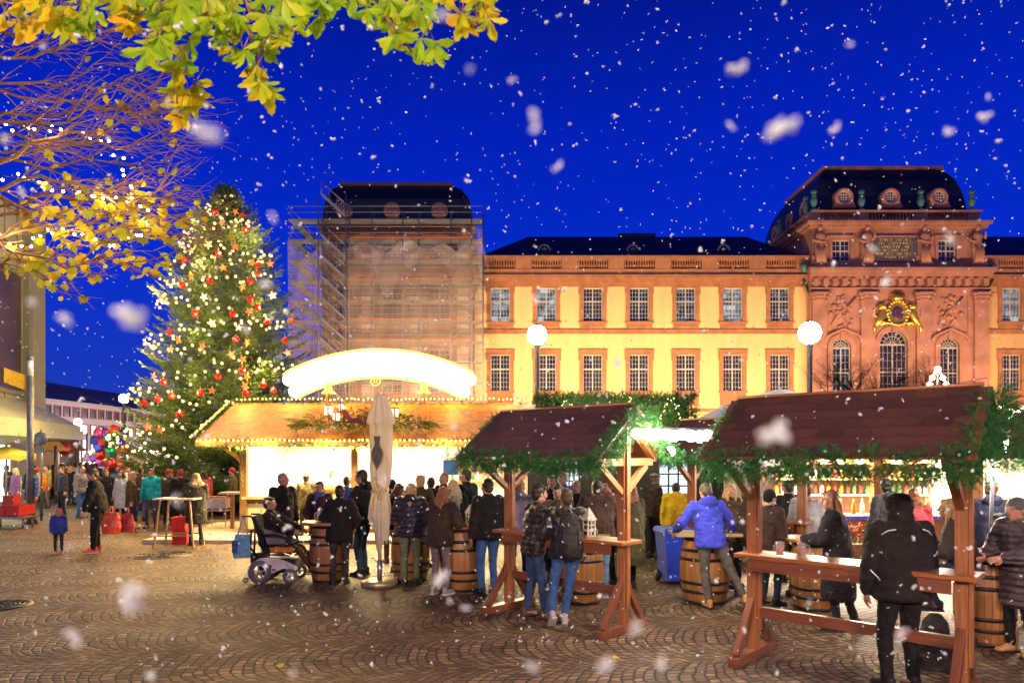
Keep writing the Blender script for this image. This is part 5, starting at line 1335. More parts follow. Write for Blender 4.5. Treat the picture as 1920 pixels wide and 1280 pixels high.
# arch light sign on the ridge
def archpts(r, y, n=24, cxz=(0, 0), a=.52): return [(cxz[0]+r*math.sin(-a+2*a*i/n), y, cxz[1]+r*math.cos(-a+2*a*i/n)) for i in range(n+1)]
YA = 19.0; cxA = P(712, 0, YA).x; Rm = 5.2; zc = P(0, 682, YA).z-Rm
sg_ = wthing('arch_sign', 'blazing yellow white arched light sign over the grill hut roof', 'light sign', (cxA, YA, 3.6))
th = .485; n = 28; up, lo = Rm+.36, Rm-.36
for (ra, rb, yy, nm, mt_) in ((up, lo, YA, 'glowing_band', glow('arch_glow', (1, .76, .30), 7.5)),):
    mb = MB(); poly = [(up*math.sin(-th+2*th*i/n), up*math.cos(-th+2*th*i/n)) for i in range(n+1)]+[((up-.30)*math.sin(th+.012), (up-.30)*math.cos(th+.012)), ((up-.36)*math.sin(th-.02), (up-.36)*math.cos(th-.02)), ((up-.45)*math.sin(th), (up-.45)*math.cos(th))]+[(lo*math.sin(th-.02-(2*th-.04)*i/n), lo*math.cos(th-.02-(2*th-.04)*i/n)) for i in range(n+1)]+[((up-.45)*math.sin(-th), (up-.45)*math.cos(-th)), ((up-.36)*math.sin(-th+.02), (up-.36)*math.cos(-th+.02)), ((up-.30)*math.sin(-th-.012), (up-.30)*math.cos(-th-.012))]
    # strip quads keep the band clean
    mb = MB()
    for i in range(n):
        a0, a1 = -th+2*th*i/n, -th+2*th*(i+1)/n
        mb.prism([(lo*math.sin(a0), lo*math.cos(a0)), (up*math.sin(a0), up*math.cos(a0)), (up*math.sin(a1), up*math.cos(a1)), (lo*math.sin(a1), lo*math.cos(a1))], (cxA, YA+.06, zc), (1, 0, 0), (0, 0, 1), (0, -.12, 0))
    for sg in (-1, 1):
        for rr in (up-.18, lo+.18): mb.lathe([(.0, -.06), (.18, -.06), (.18, .06), (0, .06)], (cxA+sg*rr*math.sin(th), YA, zc+rr*math.cos(th)), 16, axis='Y')
    mb.build(nm, mt_, sg_)
ed = MB(); ed.tube(archpts(up+.03, YA-.08, 30, (cxA, zc), th), .03, 6); ed.tube(archpts(lo-.03, YA-.08, 30, (cxA, zc), th), .03, 6); ed.build('tube_outline', glow('arch_rim', (1, .55, .07), 5), sg_)
for px in (610, 795):
    p = P(px, 735, YA); q = MB(); q.tube([(p.x, YA+.12, 3.55), (p.x, YA+.12, zc+math.sqrt(max(0, lo*lo-(p.x-cxA)**2))+.2)], .03, 8); q.build('support_pole', mat('gold_pole', (.7, .45, .08), .4, .5), sg_)
for px, lab in ((616, 'left'), (795, 'right')):
    p = P(px, 728, YA-.2); bt = wthing('light_bell', f'golden glowing bell under the {lab} half of the arch sign', 'bell', p, 'golden bells under the arch sign')
    MB().lathe([(.02, .18), (.06, .16), (.09, .05), (.11, -.05), (.19, -.12), (.2, -.14), (.0, -.1)], p, 16).build('bell_body', mat('bell_glow', (.9, .6, .1), .3, .6, emit=(1, .7, .15), es=1.2, sample='NONE'), bt)
    MB().sphere(p+Vector((0, 0, -.15)), .035, 8, 6).build('clapper', gold, bt)
    garland([p+Vector((-.15, 0, .2)), p+Vector((.15, 0, .2))], .05, 60, '', .1, .04, .01, 14, 9, fir_gold, parent=bt, name='fir_sprig')
p = P(704, 714, YA-.15); wr = wthing('star_ring', 'small glowing ring with a star under the crown of the arch sign', 'ornament', p)
MB().tube([(p.x+.13*math.cos(a), p.y, p.z+.13*math.sin(a)) for a in [2*PI*i/20 for i in range(21)]], .014, 6).build('ring', glow('ring_glow', (1, .65, .1), 3, 'NONE'), wr)
MB().tube([(p.x+.1*math.cos(PI/2+k*4*PI/5), p.y, p.z+.1*math.sin(PI/2+k*4*PI/5)) for k in range(6)], .009, 5).build('star', glow('ring_glow', (1, .65, .1), 3, 'NONE'), wr)
# fir boughs with lanterns and baubles on the roof
pn = lambda px, py: P(px, py, 16.95+(823-py)*.0345)
O = []; D = []; g = np.random.default_rng(8)
for k in range(520):
    px = g.uniform(555, 815); e = 1-abs(px-690)/150; py = 805-g.uniform(-.2, 1)*38*max(.15, e)
    p = pn(px, py); O.append(np.array(p)+g.normal(size=3)*.05+np.array((0, -.12, .08))); D.append(np.array((g.normal()*.8+(px-690)/150, -.7, g.normal()*.4)))
V, F_ = fir(O, D, .30, .06, .013, 30, 5, .3, .4)
o = np_mesh('fir_bough', V, F_, fir_gold); tag(o, 'spread of fir boughs lying in the middle of the grill hut roof', 'fir boughs')
lan_w = mat('gift_white', (.8, .78, .72), .5, emit=(1, .85, .55), es=1.6, sample='NONE'); rib = mat('ribbon_red', (.65, .05, .02), .5)
def gift(px, py, w_, label):
    p = pn(px, py)+Vector((0, -.3, .1)); t = wthing('lit_parcel', label, 'parcel', p, 'glowing parcels on the grill hut roof')
    MB().box(p, (w_, w_*.8, w_*1.3)).build('box', lan_w, t, .008)
    q = MB(); q.box(p, (.03, w_*.8+.01, w_*1.3+.01)); q.sphere(p+Vector((-.05, 0, w_*.68)), .045, 8, 6, (1.3, .6, .7)); q.sphere(p+Vector((.05, 0, w_*.68)), .045, 8, 6, (1.3, .6, .7)); q.build('ribbon', rib, t)
gift(622, 778, .19, 'largest white glowing parcel with red ribbon at the left of the fir boughs'); gift(636, 790, .16, 'lower white glowing parcel overlapping the largest one'); gift(645, 772, .14, 'small white glowing parcel tucked in the boughs'); gift(744, 782, .17, 'white glowing parcel with red ribbon just right of the closed parasol'); 
sl_ = wthing('sleigh', 'small dark sleigh with curved golden runners in the fir boughs', 'sleigh', pn(672, 790))
c0 = pn(672, 790)+Vector((0, -.35, .0)); q = MB()
for dy in (-.12, .12): q.tube([c0+Vector((-.34, dy, .1)), c0+Vector((-.3, dy, -.12)), c0+Vector((0, dy, -.22)), c0+Vector((.35, dy, -.14)), c0+Vector((.5, dy, .12)), c0+Vector((.42, dy, .2))], .014, 6)
q.build('runners', gold, sl_)
q = MB(); q.prism([(-.28, -.05), (.3, -.08), (.34, .12), (.1, .1), (-.05, .04), (-.22, .28), (-.32, .3)], c0+Vector((0, .12, 0)), (1, 0, 0), (0, 0, 1), (0, -.24, 0)); q.build('body', mat('sleigh_red', (.25, .03, .02), .4), sl_)

# ------------------------------------------------------------------ closed parasol
pb = G(712, 1096); px_ = wthing('closed_parasol', 'tall closed cream parasol on a round base in front of the grill hut', 'parasol', pb)
MB().tube([pb+Vector((0, 0, .08)), pb+Vector((0, 0, 3.1))], .030, 14).build('pole', mat('pole_white', (.6, .6, .58), .35, .3), px_)
MB().tube([pb+Vector((0, 0, .08)), pb+Vector((0, 0, .42))], .043, 14).build('sleeve', steel, px_)
MB().lathe([(0, .085), (.27, .085), (.30, .07), (.30, .0), (0, 0)], pb, 32).build('base_plate', mat('base_plate', (.5, .42, .25), .35, .6), px_)
canvas = mat('cream_canvas', (.88, .80, .60), .8, var=.08, scale=4, bump=.2, bscale=120)
nt = canvas.node_tree; tr = N(nt, 'ShaderNodeBsdfTranslucent'); tr.inputs[0].default_value = (.95, .85, .6, 1); ms = N(nt, 'ShaderNodeMixShader'); ms.inputs[0].default_value = .45
L(nt, nt.nodes['Principled BSDF'].outputs[0], ms.inputs[1]); L(nt, tr.outputs[0], ms.inputs[2]); L(nt, ms.outputs[0], nt.nodes['Material Output'].inputs[0])
c = MB(); n = 72; prof = [(3.16, .07), (3.10, .11), (2.95, .14), (2.72, .195), (2.66, .205), (2.64, .165), (2.5, .165), (2.2, .165), (1.95, .165), (1.72, .145), (1.62, .115), (1.56, .10), (1.5, .12), (1.3, .155), (1.1, .17), (.95, .16), (.82, .12)]
for j, (z, r_) in enumerate(prof):
    for k in range(n):
        a = 2*PI*k/n; f = math.sin(a*8+z*1.2)*.16+math.sin(a*5-z*2.1+1)*.10+.05*math.sin(a*13+z*3); zz = z
        if z < 1.0: zz = z+.22*math.sin(a*2+.7)+.12*math.sin(a*5)
        c.v.append((pb.x+.02+r_*(1+f*(.5 if z > 3 else 1))*math.cos(a), pb.y+r_*(1+f)*math.sin(a), zz))
for j in range(len(prof)-1):
    for k in range(n): a, d = j*n+k, j*n+(k+1) % n; c.face((a, a+n, d+n, d), None, True)
c.face(list(range(n)))
cv = c.build('canopy', canvas, px_)
q = MB(); q.tube([(pb.x+.118*math.cos(a)+.02, pb.y+.118*math.sin(a), 1.57+.01*math.sin(a*3)) for a in [2*PI*i/24 for i in range(25)]], .014, 6); q.tube([(pb.x-.04, pb.y-.14, 1.57), (pb.x-.09, pb.y-.17, 1.42), (pb.x-.07, pb.y-.18, 1.25)], .014, 6); q.tube([(pb.x+.0, pb.y-.14, 1.57), (pb.x+.03, pb.y-.17, 1.45)], .014, 6); q.build('tie_strap', mat('strap_yellow', (.8, .55, .08), .6), px_)
# printed glass emblem on the canopy
em = MB(); zt_ = P(0, 818, pb.y).z; zm = P(0, 852, pb.y).z; zb = P(0, 880, pb.y).z; k = .0088
pts = [(-1.2, 0), (1.2, 0), (.9, -.16), (1.0, -.25), (2.0, -.38), (2.2, -.5), (1.7, -.66), (.4, -.84), (0, -.9), (-.6, -.82), (-1.9, -.62), (-2.2, -.5), (-1.9, -.38), (-.9, -.24), (-.8, -.16)]
em.prism([(x*.045, z*.62) for x, z in pts], (pb.x, pb.y-.225, zt_), (1, 0, 0), (0, 0, 1), (0, -.006, 0)); em.build('dark_emblem', mat('emblem_dark', (.06, .05, .035), .6), cv)
em = MB(); em.tube([(pb.x-.015, pb.y-.235, zt_-.26), (pb.x+.015, pb.y-.235, zt_-.22), (pb.x+.005, pb.y-.235, zt_-.36)], .006, 5); em.tube([(pb.x+x*.043, pb.y-.234, zt_+z*.60) for x, z in pts[5:12]], .003, 4); em.build('emblem_line', gold, cv)
em = MB()
for (dx, dz, r_) in ((.02, -.78, .05), (-.03, -.9, .03), (.07, -.88, .035), (.03, -1.0, .04), (-.05, -.68, .02)): em.sphere((pb.x+dx, pb.y-.16, zt_+dz), r_, 8, 6, (1, .3, 1.3))
em.build('faded_print', mat('faded_print', (.62, .42, .2), .8), cv)

# ------------------------------------------------------------------ barrels
def barrel(c, label, h=.98, r=.33, top='wood', topr=.42):
    t = wthing('barrel', label, 'barrel', c, 'wine barrels used as tables'); c = Vector(c)
    prof = []; n = 36
    for i in range(13):
        z = h*i/12; rr = r*(.80+.20*math.sin(PI*(i/12))); prof.append((rr, z))
    b = MB(); b.lathe([(0, h-.03), (r*.76, h-.03), (r*.76, h)]+prof[::-1]+[(0, 0)], c, n)
    b.build('staves', barrel_m, t)
    hp = MB()
    for f in (.04, .20, .33, .67, .80, .96):
        z0, z1 = h*f-.022, h*f+.022; ra = r*(.80+.20*math.sin(PI*max(0, min(1, f-.02)))) + .006; rb = r*(.80+.20*math.sin(PI*max(0, min(1, f+.02))))+.006
        hp.lathe([(ra-.004, z0), (ra, z0), (rb, z1), (rb-.004, z1)], c, n)
    hp.build('hoops', black_m, t)
    if top == 'wood':
        MB().lathe([(0, h+.045), (topr-.01, h+.045), (topr, h+.035), (topr, h+.01), (topr-.01, h), (0, h)], c, 40).build('table_top', top_wood, t)
    if top == 'plank': MB().box(c+Vector((0, 0, h+.025)), (.95, .55, .045)).build('table_top', pale_wood, t, .006)
    return t
m, nt, b = base_mat('barrel_staves'); t = N(nt, 'ShaderNodeTexCoord'); s = N(nt, 'ShaderNodeSeparateXYZ'); L(nt, t.outputs['Object'], s.inputs[0])
an = math_(nt, 'MULTIPLY', math_(nt, 'DIVIDE', math_(nt, 'ARCTAN2', s.outputs['Y'], s.outputs['X']), 2*PI), 26); ai = math_(nt, 'FLOOR', an); af = math_(nt, 'SUBTRACT', an, ai)
wn = N(nt, 'ShaderNodeTexWhiteNoise', noise_dimensions='1D'); L(nt, ai, wn.inputs['W'])
mp = N(nt, 'ShaderNodeMapping'); mp.inputs['Scale'].default_value = (14, 14, 1.5); L(nt, t.outputs['Object'], mp.inputs[0]); nz = N(nt, 'ShaderNodeTexNoise'); nz.inputs['Scale'].default_value = 2; nz.inputs['Detail'].default_value = 6; L(nt, mp.outputs[0], nz.inputs['Vector'])
c = ramp_(nt, math_(nt, 'ADD', math_(nt, 'MULTIPLY', wn.outputs['Value'], .45), math_(nt, 'MULTIPLY', nz.outputs['Fac'], .6)), [(.2, (.16, .065, .02)), (.6, (.32, .14, .04)), (.9, (.46, .22, .07))])
ed_ = math_(nt, 'MINIMUM', af, math_(nt, 'SUBTRACT', 1.0, af)); jn = ramp_(nt, ed_, [(0, (.15,)*3), (.05, (1,)*3)]); L(nt, mix_(nt, 1, c, jn, 'MULTIPLY'), b.inputs['Base Color']); b.inputs['Roughness'].default_value = .42
bp = N(nt, 'ShaderNodeBump'); bp.inputs['Strength'].default_value = .6; bp.inputs['Distance'].default_value = .006; L(nt, jn, bp.inputs['Height']); L(nt, bp.outputs[0], b.inputs['Normal'])
barrel_m = m
bA = G(1321, 1128); barrel(bA, 'oak barrel behind the man in the blue hoodie', .98, .36, 'plank')
bB = G(1528, 1140); barrel(bB, 'oak barrel seen under the big standing table', .95, .34)
bC = G(1846, 1206); barrel(bC, 'oak barrel at the right edge beside the woman in the grey puffer', 1.0, .31)
bD = G(770, 1088); barrel(bD, 'oak barrel just right of the parasol base', 1.0, .33)
bE = G(868, 1105); barrel(bE, 'dark barrel with a lantern left of the middle standing table', 1.0, .36)
bF = (P(614, 975, 11.6).x, 11.6, 0); barrel(bF, 'barrel with three mugs in front of the wheelchair', .98, .30)
bG = G(1090, 1128); barrel(bG, 'barrel half hidden behind the backpack man', .95, .33)
# mugs
mug_g = mat('mug_glass', (.9, .88, .84), .08, 0, 0); mug_g.node_tree.nodes['Principled BSDF'].inputs['Alpha'].default_value = .16; beer = mat('red_wine', (.40, .07, .03), .2); frost = mat('frosted_mug', (.75, .66, .5), .3, trans=.3)
def mug(p, label, glassm, liquid=True, rz=0, s=1.0, group='mugs on the tables'):
    t = thing('mug', label, 'mug', p, rz, group); r = .037*s; h = .13*s
    MB().lathe([(0, .004), (r*.92, .004), (r, .012), (r*1.02, h), (r*.93, h), (r*.9, .014), (0, .012)], (0, 0, 0), 18).build('glass', glassm, t)
    if liquid: MB().lathe([(0, .014), (r*.86, .014), (r*.88, h*.72), (0, h*.72)], (0, 0, 0), 16).build('drink', beer, t)
    MB().tube([(r*.95, 0, h*.85), (r*1.7, 0, h*.8), (r*1.85, 0, h*.5), (r*1.6, 0, h*.22), (r*.95, 0, h*.18)], .0065*s, 8).build('handle', glassm, t)
m1 = Shl(s2p, -.62, -.10, 1.12); m2_ = Shl(s2p, -.42, -.05, 1.12)
mug(m1, 'left glass mug of red drink on the big standing table', mug_g, True, 3.5, 1.15); mug(m2_, 'right glass mug of red drink on the big standing table', mug_g, True, -.3, 1.15)
for dx, dy, l in ((-.12, -.05, 'left tall pale mug on the barrel before the wheelchair'), (.03, .05, 'middle pale mug with handle on the barrel before the wheelchair'), (.12, -.12, 'small pale mug at the front of the barrel before the wheelchair')):
    mug((bF[0]+dx, bF[1]+dy, 1.027), l, frost, False, 0 if dx > 0 else 3, 1.3 if dx < .1 else .8)
cup_w = mat('cup_white', (.8, .78, .74), .35)
mug((bC.x-.05, bC.y-.22, 1.045), 'small glass cup with a straw on the barrel at the right edge', mug_g, False, 1.0, .9)
# house shaped lanterns
def lantern(p, label, s=1.0):
    t = thing('lantern', label, 'lantern', p, .5, 'white house shaped lanterns'); w_, h = .085*s, .17*s
    m_ = mat('lantern_white', (.68, .62, .52), .6, var=.35, scale=25)
    b = MB(); 
    for sx_2 in (-1, 1):
        for sy_ in (-1, 1): b.bb(sx_2*w_/2-.008, sx_2*w_/2+.008, sy_*w_/2-.008, sy_*w_/2+.008, 0, h)
    for z in (0, h*.33, h*.66, h-.012):
        b.bb(-w_/2, w_/2, -w_/2-.004, -w_/2+.006, z, z+.012); b.bb(-w_/2, w_/2, w_/2-.006, w_/2+.004, z, z+.012); b.bb(-w_/2-.004, -w_/2+.006, -w_/2, w_/2, z+.001, z+.011); b.bb(w_/2-.006, w_/2+.004, -w_/2, w_/2, z+.001, z+.011)
    b.bb(-.006, .006, -w_/2-.003, -w_/2+.005, 0, h); b.bb(-w_/2, w_/2, -w_/2, w_/2, -.0, .01); b.build('frame', m_, t)
    b = MB(); e = w_*.72
    b.v += [(-e, -e, h), (e, -e, h), (e, e, h), (-e, e, h), (0, 0, h+.13*s)]
    for q in ((0, 1, 4), (1, 2, 4), (2, 3, 4), (3, 0, 4), (3, 2, 1, 0)): b.face(q)
    b.build('roof', mat('lantern_roof', (.55, .5, .42), .6, var=.5, scale=30), t); MB().lathe([(0, .01), (.02, .01), (.02, .07), (0, .07)], (0, 0, 0), 10).build('candle', mat('candle', (.7, .2, .08), .5), t)
lantern(Shl(s1.location, .42, .02, 1.12), 'white house lantern on the middle standing table', 1.25); lantern((bE.x+.12, bE.y-.1, 1.045), 'reddish white house lantern on the dark barrel', 1.1)
# ------------------------------------------------------------------ fir roofed hut in the middle background
YF = 15.0
h7 = wthing('fir_hut', 'dark plank hut with a fir covered roof and lit blue window', 'market hut', (2.5, 16, 0))
plank = mat('dark_planks', (.040, .028, .02), .7, var=.5, scale=3, stretch=(9, 9, .6), bump=.6)
hx0, hx1 = .35, 5.0; wins7 = [(P(1058, 0, YF).x, P(1086, 0, YF).x, 1.35, 2.0), (P(1236, 0, YF).x, P(1291, 0, YF).x, 1.2, 1.98)]
w = MB(); facade(w, hx0, hx1, 0, 2.62, YF, wins7, .12); w.bb(hx0, hx1, YF+.3, YF+2.4, 0, 2.62); w.build('wall', plank, h7)
for i, (a, b_, c_, d_) in enumerate(wins7):
    f = MB()
    for k in range(4): x = a+(b_-a)*k/3; f.bb(x-.015, x+.015, YF+.03, YF+.06, c_, d_)
    for k in range(4): z = c_+(d_-c_)*k/3; f.bb(a, b_, YF+.028, YF+.058, z-.015, z+.015)
    wf = f.build('window', dark_wood, h7); q = MB(); q.quad((a, YF+.1, c_), (b_, YF+.1, c_), (b_, YF+.1, d_), (a, YF+.1, d_)); q.build('pane', glow('pane_blue_white', (.72, .84, 1), 1.5), wf)
r = MB(); r.bb(hx0-.1, hx1+.1, YF-.35, YF+2.5, 2.63, 2.75); rf = r.build('roof', brown_wood, h7)
x0, x1 = P(1003, 0, YF-.3).x, P(1303, 0, YF-.3).x; z0, z1 = 2.62, P(0, 742, YF-.3).z
g = np.random.default_rng(17); nS = 2400
xs = g.uniform(x0, x1, nS); zs = g.uniform(z0, z1, nS); ys = np.full(nS, YF-.35)+g.uniform(0, .25, nS); edge_ = (zs > z1-.15)
D = np.stack([g.normal(size=nS)*.6, -np.abs(g.normal(size=nS))*.8, g.normal(size=nS)*.5+edge_*.8+.1], 1)
V, F_ = fir(np.stack([xs, ys, zs], 1), D, .16, .055, .015, 26, 18, .3)
V2, F2 = fir(np.stack([xs, ys+.25+g.uniform(0, 1.5, nS), np.full(nS, z1-.08)], 1), D+np.array((0, 0, .8)), .14, .045, .011, 16, 19, .3)
np_mesh('fir_facing', np.concatenate([V, V2]), np.concatenate([F_, F2+len(V)]), fir_green, h7)
q = MB(); q.bb(x0+.1, x1-.1, YF-.2, YF+1.9, 2.75, z1-.12); q.build('roof_core', dark_wood, h7)
bl_g = glow('bulb_green_white', (.75, 1, .30), 3.2, 'NONE')
for k, (pts) in enumerate(([(1042, 770), (1060, 752), (1078, 764), (1084, 782)], [(1137, 768), (1145, 752), (1160, 770), (1150, 782)], [(1178, 745), (1184, 760), (1180, 740)], [(1196, 760), (1210, 775), (1216, 790), (1204, 795)], [(1232, 800), (1245, 766), (1252, 750), (1264, 748)], [(1262, 755), (1272, 772), (1278, 795), (1274, 785)])):
    light_string(f'chain of greenish bulbs, {["first","second","third","fourth","fifth","last"][k]} from the left, on the fir hut roof', [P(a, b_, YF-.52) for a, b_ in pts], .055, .013, bl_g, 'bulb chains in the fir hut roof', .03, k)
for q in (1075, 1150, 1240): lamp('fir_bulb_light', 'POINT', P(q, 772, YF-.9), 55, (.9, 1, .45), .04)
# LED bar under its eave
lb = wthing('led_bar', 'row of blinding white bulbs on a bar between the two shelter roofs', 'lamp', P(1265, 815, 8.0))
a, b_ = P(1186, 812, 8.45), P(1352, 819, 7.55)
for i in range(11): q = MB(); q.sphere(a+(b_-a)*(i+.5)/11+Vector((0, 0, .012*math.sin(i*2.3))), .062, 12, 8, (1, 1, 1.05)); q.build('bulb', glow('led_white', (1, .90, .72), 210), lb); MB().beam(a+Vector((0, .0, .075)), b_+Vector((0, 0, .075)), .06, .03).build('housing', steel, lb)

sp_ = P(1257, 846, 9.6); sl2 = wthing('spot_lamp', 'small round white lamp under the blinding lamp bar', 'lamp', sp_); MB().sphere(sp_, .07, 12, 8).build('bulb', glow('led_spot', (1, .95, .82), 300), sl2); MB().tube([sp_+Vector((0, 0, .05)), sp_+Vector((0, .15, .3))], .012, 6).build('cable', black_m, sl2)
# ------------------------------------------------------------------ product stall on the right
YR = 13.0
def stall(name, label, X0, X1, Y0, zc_, posts, roof_z=2.75, e=300, ee=None, depth=2.2):
    t = wthing(name, label, 'market stall', ((X0+X1)/2, Y0+1, 0))
    w = MB(); w.bb(X0, X1, Y0+depth, Y0+depth+.08, 0, 2.6); w.bb(X0-.05, X0, Y0+.1, Y0+depth, 0, 2.6); w.bb(X1, X1+.05, Y0+.1, Y0+depth, 0, 2.6); w.build('wall', mat('stall_inner', (.62, .50, .36), .7, var=.1), t)
    w = MB(); w.bb(X0, X1, Y0, Y0+.05, .05, zc_); w.build('front_panel', wood('stall_front', (.30, .12, .04)), t)
    w = MB(); w.bb(X0-.05, X1+.05, Y0-.12, Y0+.5, zc_, zc_+.05); w.build('counter', top_wood, t); w = MB(); w.bb(X0, X1, Y0-.135, Y0-.121, zc_-.02, zc_+.05); w.build('counter_edge', mat('edge_blue', (.05, .08, .5), .5), t)
    for x in posts: MB().bb(x-.09, x+.09, Y0-.06, Y0+.1, zc_+.05, roof_z-.2).build('post', wood('stall_post', (.42, .17, .05)), t)
    w = MB(); w.bb(X0-.3, X1+.3, Y0-.5, Y0+depth+.3, roof_z, roof_z+.08); w.bb(X0-.3, X1+.3, Y0-.52, Y0-.5, roof_z-.2, roof_z+.08); w.bb(X0+1.9, X1-.1, Y0+.4, Y0+depth, roof_z+.08, roof_z+.55); w.build('roof', brown_wood, t)
    s = MB()
    for z in (1.25, 1.6, 1.95, 2.3): s.bb(X0+.1, X1-.1, Y0+depth-.4, Y0+depth, z, z+.03)
    s.bb(X0+.1, X1-.1, Y0+.5, Y0+.9, zc_-.1, zc_-.05); s.build('shelf', pale_wood, t)
    return t
st2 = stall('drinks_stall', 'brightly lit stall with shelves of bottles behind the big standing table', 4.7, 9.2, YR, .95, (4.9, 6.95, 8.85), 2.8)
lamp('drinks_stall_light', 'AREA', (6.9, YR+1.2, 2.68), 3200, (1, .84, .62), 4.0, None, (0, 0, 0), 1.4)
g = random.Random(12)
for zi, z in enumerate((1.28, 1.63, 1.98, 2.33)):
    for i in range(30):
        if z > 2.2 and i % 2: continue
        bottle(4.95+i*.142, YR+1.98, z, g.randrange(4), 'bottle in a tight row on the back shelves of the drinks stall', 'bottles on the drinks stall shelves')
for i in range(20): bottle(4.95+i*.21, YR+.25+.08*(i % 2), 1.0, g.randrange(4), 'bottle standing on the counter of the drinks stall', 'bottles on the drinks stall counter')
light_string('bright bulbs along the roof edge inside the drinks stall', [(4.8, YR-.3, 2.5), (6, YR-.3, 2.42), (7.2, YR-.3, 2.5), (8.4, YR-.3, 2.42), (9, YR-.3, 2.5)], .16, .035, glow('bulb_stall', (1, .88, .66), 25), 'bulbs in the drinks stall', .04, 6)
# glowing fir tree outline on the stall roof
tp_ = [(1758, 690), (1741, 712), (1748, 713), (1733, 738), (1756, 738), (1784, 738), (1768, 713), (1775, 712), (1758, 690)]
YT2 = 13.6; t = wthing('light_tree', 'glowing white outline of a small fir tree on the stall roof', 'light ornament', P(1758, 740, YT2))
mb = MB(); pts = [P(a, b_, YT2) for a, b_ in tp_]
mb.tube([P(1758, 690, YT2), P(1745, 712, YT2), P(1737, 734, YT2)], .015, 6); mb.tube([P(1758, 690, YT2), P(1771, 712, YT2), P(1780, 734, YT2)], .015, 6); mb.build('tube_outline', glow('tree_outline', (1, .75, .4), 30, 'NONE'), t)
for (a, b_, rr) in ((1758, 692, .07), (1748, 708, .06), (1768, 708, .06), (1743, 722, .07), (1774, 722, .07), (1737, 735, .09), (1748, 736, .06), (1770, 736, .06), (1780, 735, .09)): MB().sphere(P(a, b_, YT2), rr*.8, 10, 8).build('bulb', glow('tree_bulb', (1, .85, .6), 30), t)
MB().tube([P(1758, 700, YT2), P(1758, 756, YT2)], .015, 6).build('pole', steel, t)
# stall at the right edge
st3 = stall('gift_stall', 'brightly lit stall with hanging ornaments at the right edge', 9.3, 13.0, 11.6, .95, (9.4, 11.2, 12.9), 2.75)
lamp('gift_stall_light', 'AREA', (11, 12.6, 2.6), 2000, (1, .86, .68), 3.0, None, (0, 0, 0), 1.2)
lp = P(1893, 842, 9.2); t = wthing('flood_lamp', 'blinding white lamp at the right edge above the crowd', 'lamp', lp); MB().sphere(lp, .12, 14, 10).build('bulb', glow('led_flood', (1, .93, .82), 420), t); MB().tube([lp+Vector((0, .1, .1)), lp+Vector((0, .2, .3)), (lp.x, 9.5, 2.6), (lp.x, 9.6, 0)], .025, 8).build('arm', grey_pole, t)
for i in range(14):
    x = 9.55+i*.2; q = wthing('hanging_ornament', 'slender pale ornament hanging in a row in the gift stall', 'ornament', (x, 11.7, 1.5), 'ornaments hanging in the gift stall')
    MB().tube([(x, 11.75, 2.5), (x, 11.75, 2.1)], .006, 4).build('cord', black_m, q); MB().lathe([(.01, .5), (.05, .42), (.03, .3), (.055, .15), (.01, 0)], (x, 11.75, 1.6), 8).build('body', [mat('orn_gold', (.7, .4, .1), .3, .5), mat('orn_pale', (.75, .65, .55), .4), mat('orn_brown', (.3, .12, .05), .4)][i % 3], q)
pd_ = P(1905, 805, 10.5); q = garland([pd_+Vector((-.35, 0, 0)), pd_+Vector((.8, 0, .25))], .18, 90, 'purple tinsel heap on the gift stall roof', .12, .04, .008, 20, 77, island_mat('tinsel_purple', [(0, (.2, .06, .25)), (1, (.5, .25, .5))], .4), 'tinsel', .1, None)
t = wthing('light_bow', 'white glowing bow ornament on the gift stall roof', 'light ornament', P(1905, 770, 10.4)); c0 = P(1905, 775, 10.4)
MB().tube([c0+Vector((.18*math.cos(a)*1.6, 0, .11*math.sin(2*a))) for a in [2*PI*i/24 for i in range(25)]], .022, 6).build('tube', glow('bow_glow', (1, .8, .55), 14, 'NONE'), t)
# flower box
fb = wthing('flower_box', 'wooden flower box of red poinsettias before the drinks stall', 'flower box', (P(1608, 1040, 12.3).x, 12.3, 0)); fx = P(1608, 1040, 12.3).x
MB().bb(fx-.28, fx+.28, 12.15, 12.45, 0, .55).build('box', wood('stall_front', (.3, .12, .04)), fb)
g = np.random.default_rng(3); n = 120; O = np.stack([g.uniform(fx-.3, fx+.3, n), g.uniform(12.1, 12.45, n), g.uniform(.5, .85, n)], 1); V, F_ = fir(O, g.normal(size=(n, 3))+np.array((0, -.5, .6)), .05, .06, .03, 8, 4); np_mesh('leaves', V, F_, island_mat('poin_green', [(0, (.03, .09, .02)), (1, (.1, .22, .05))]), fb)
n = 90; O = np.stack([g.uniform(fx-.3, fx+.3, n), g.uniform(12.05, 12.4, n), g.uniform(.6, .92, n)], 1); V, F_ = fir(O, g.normal(size=(n, 3))+np.array((0, -.8, .4)), .03, .055, .028, 7, 5); np_mesh('red_bracts', V, F_, island_mat('poin_red', [(0, (.4, .02, .01)), (1, (.75, .08, .04))]), fb)
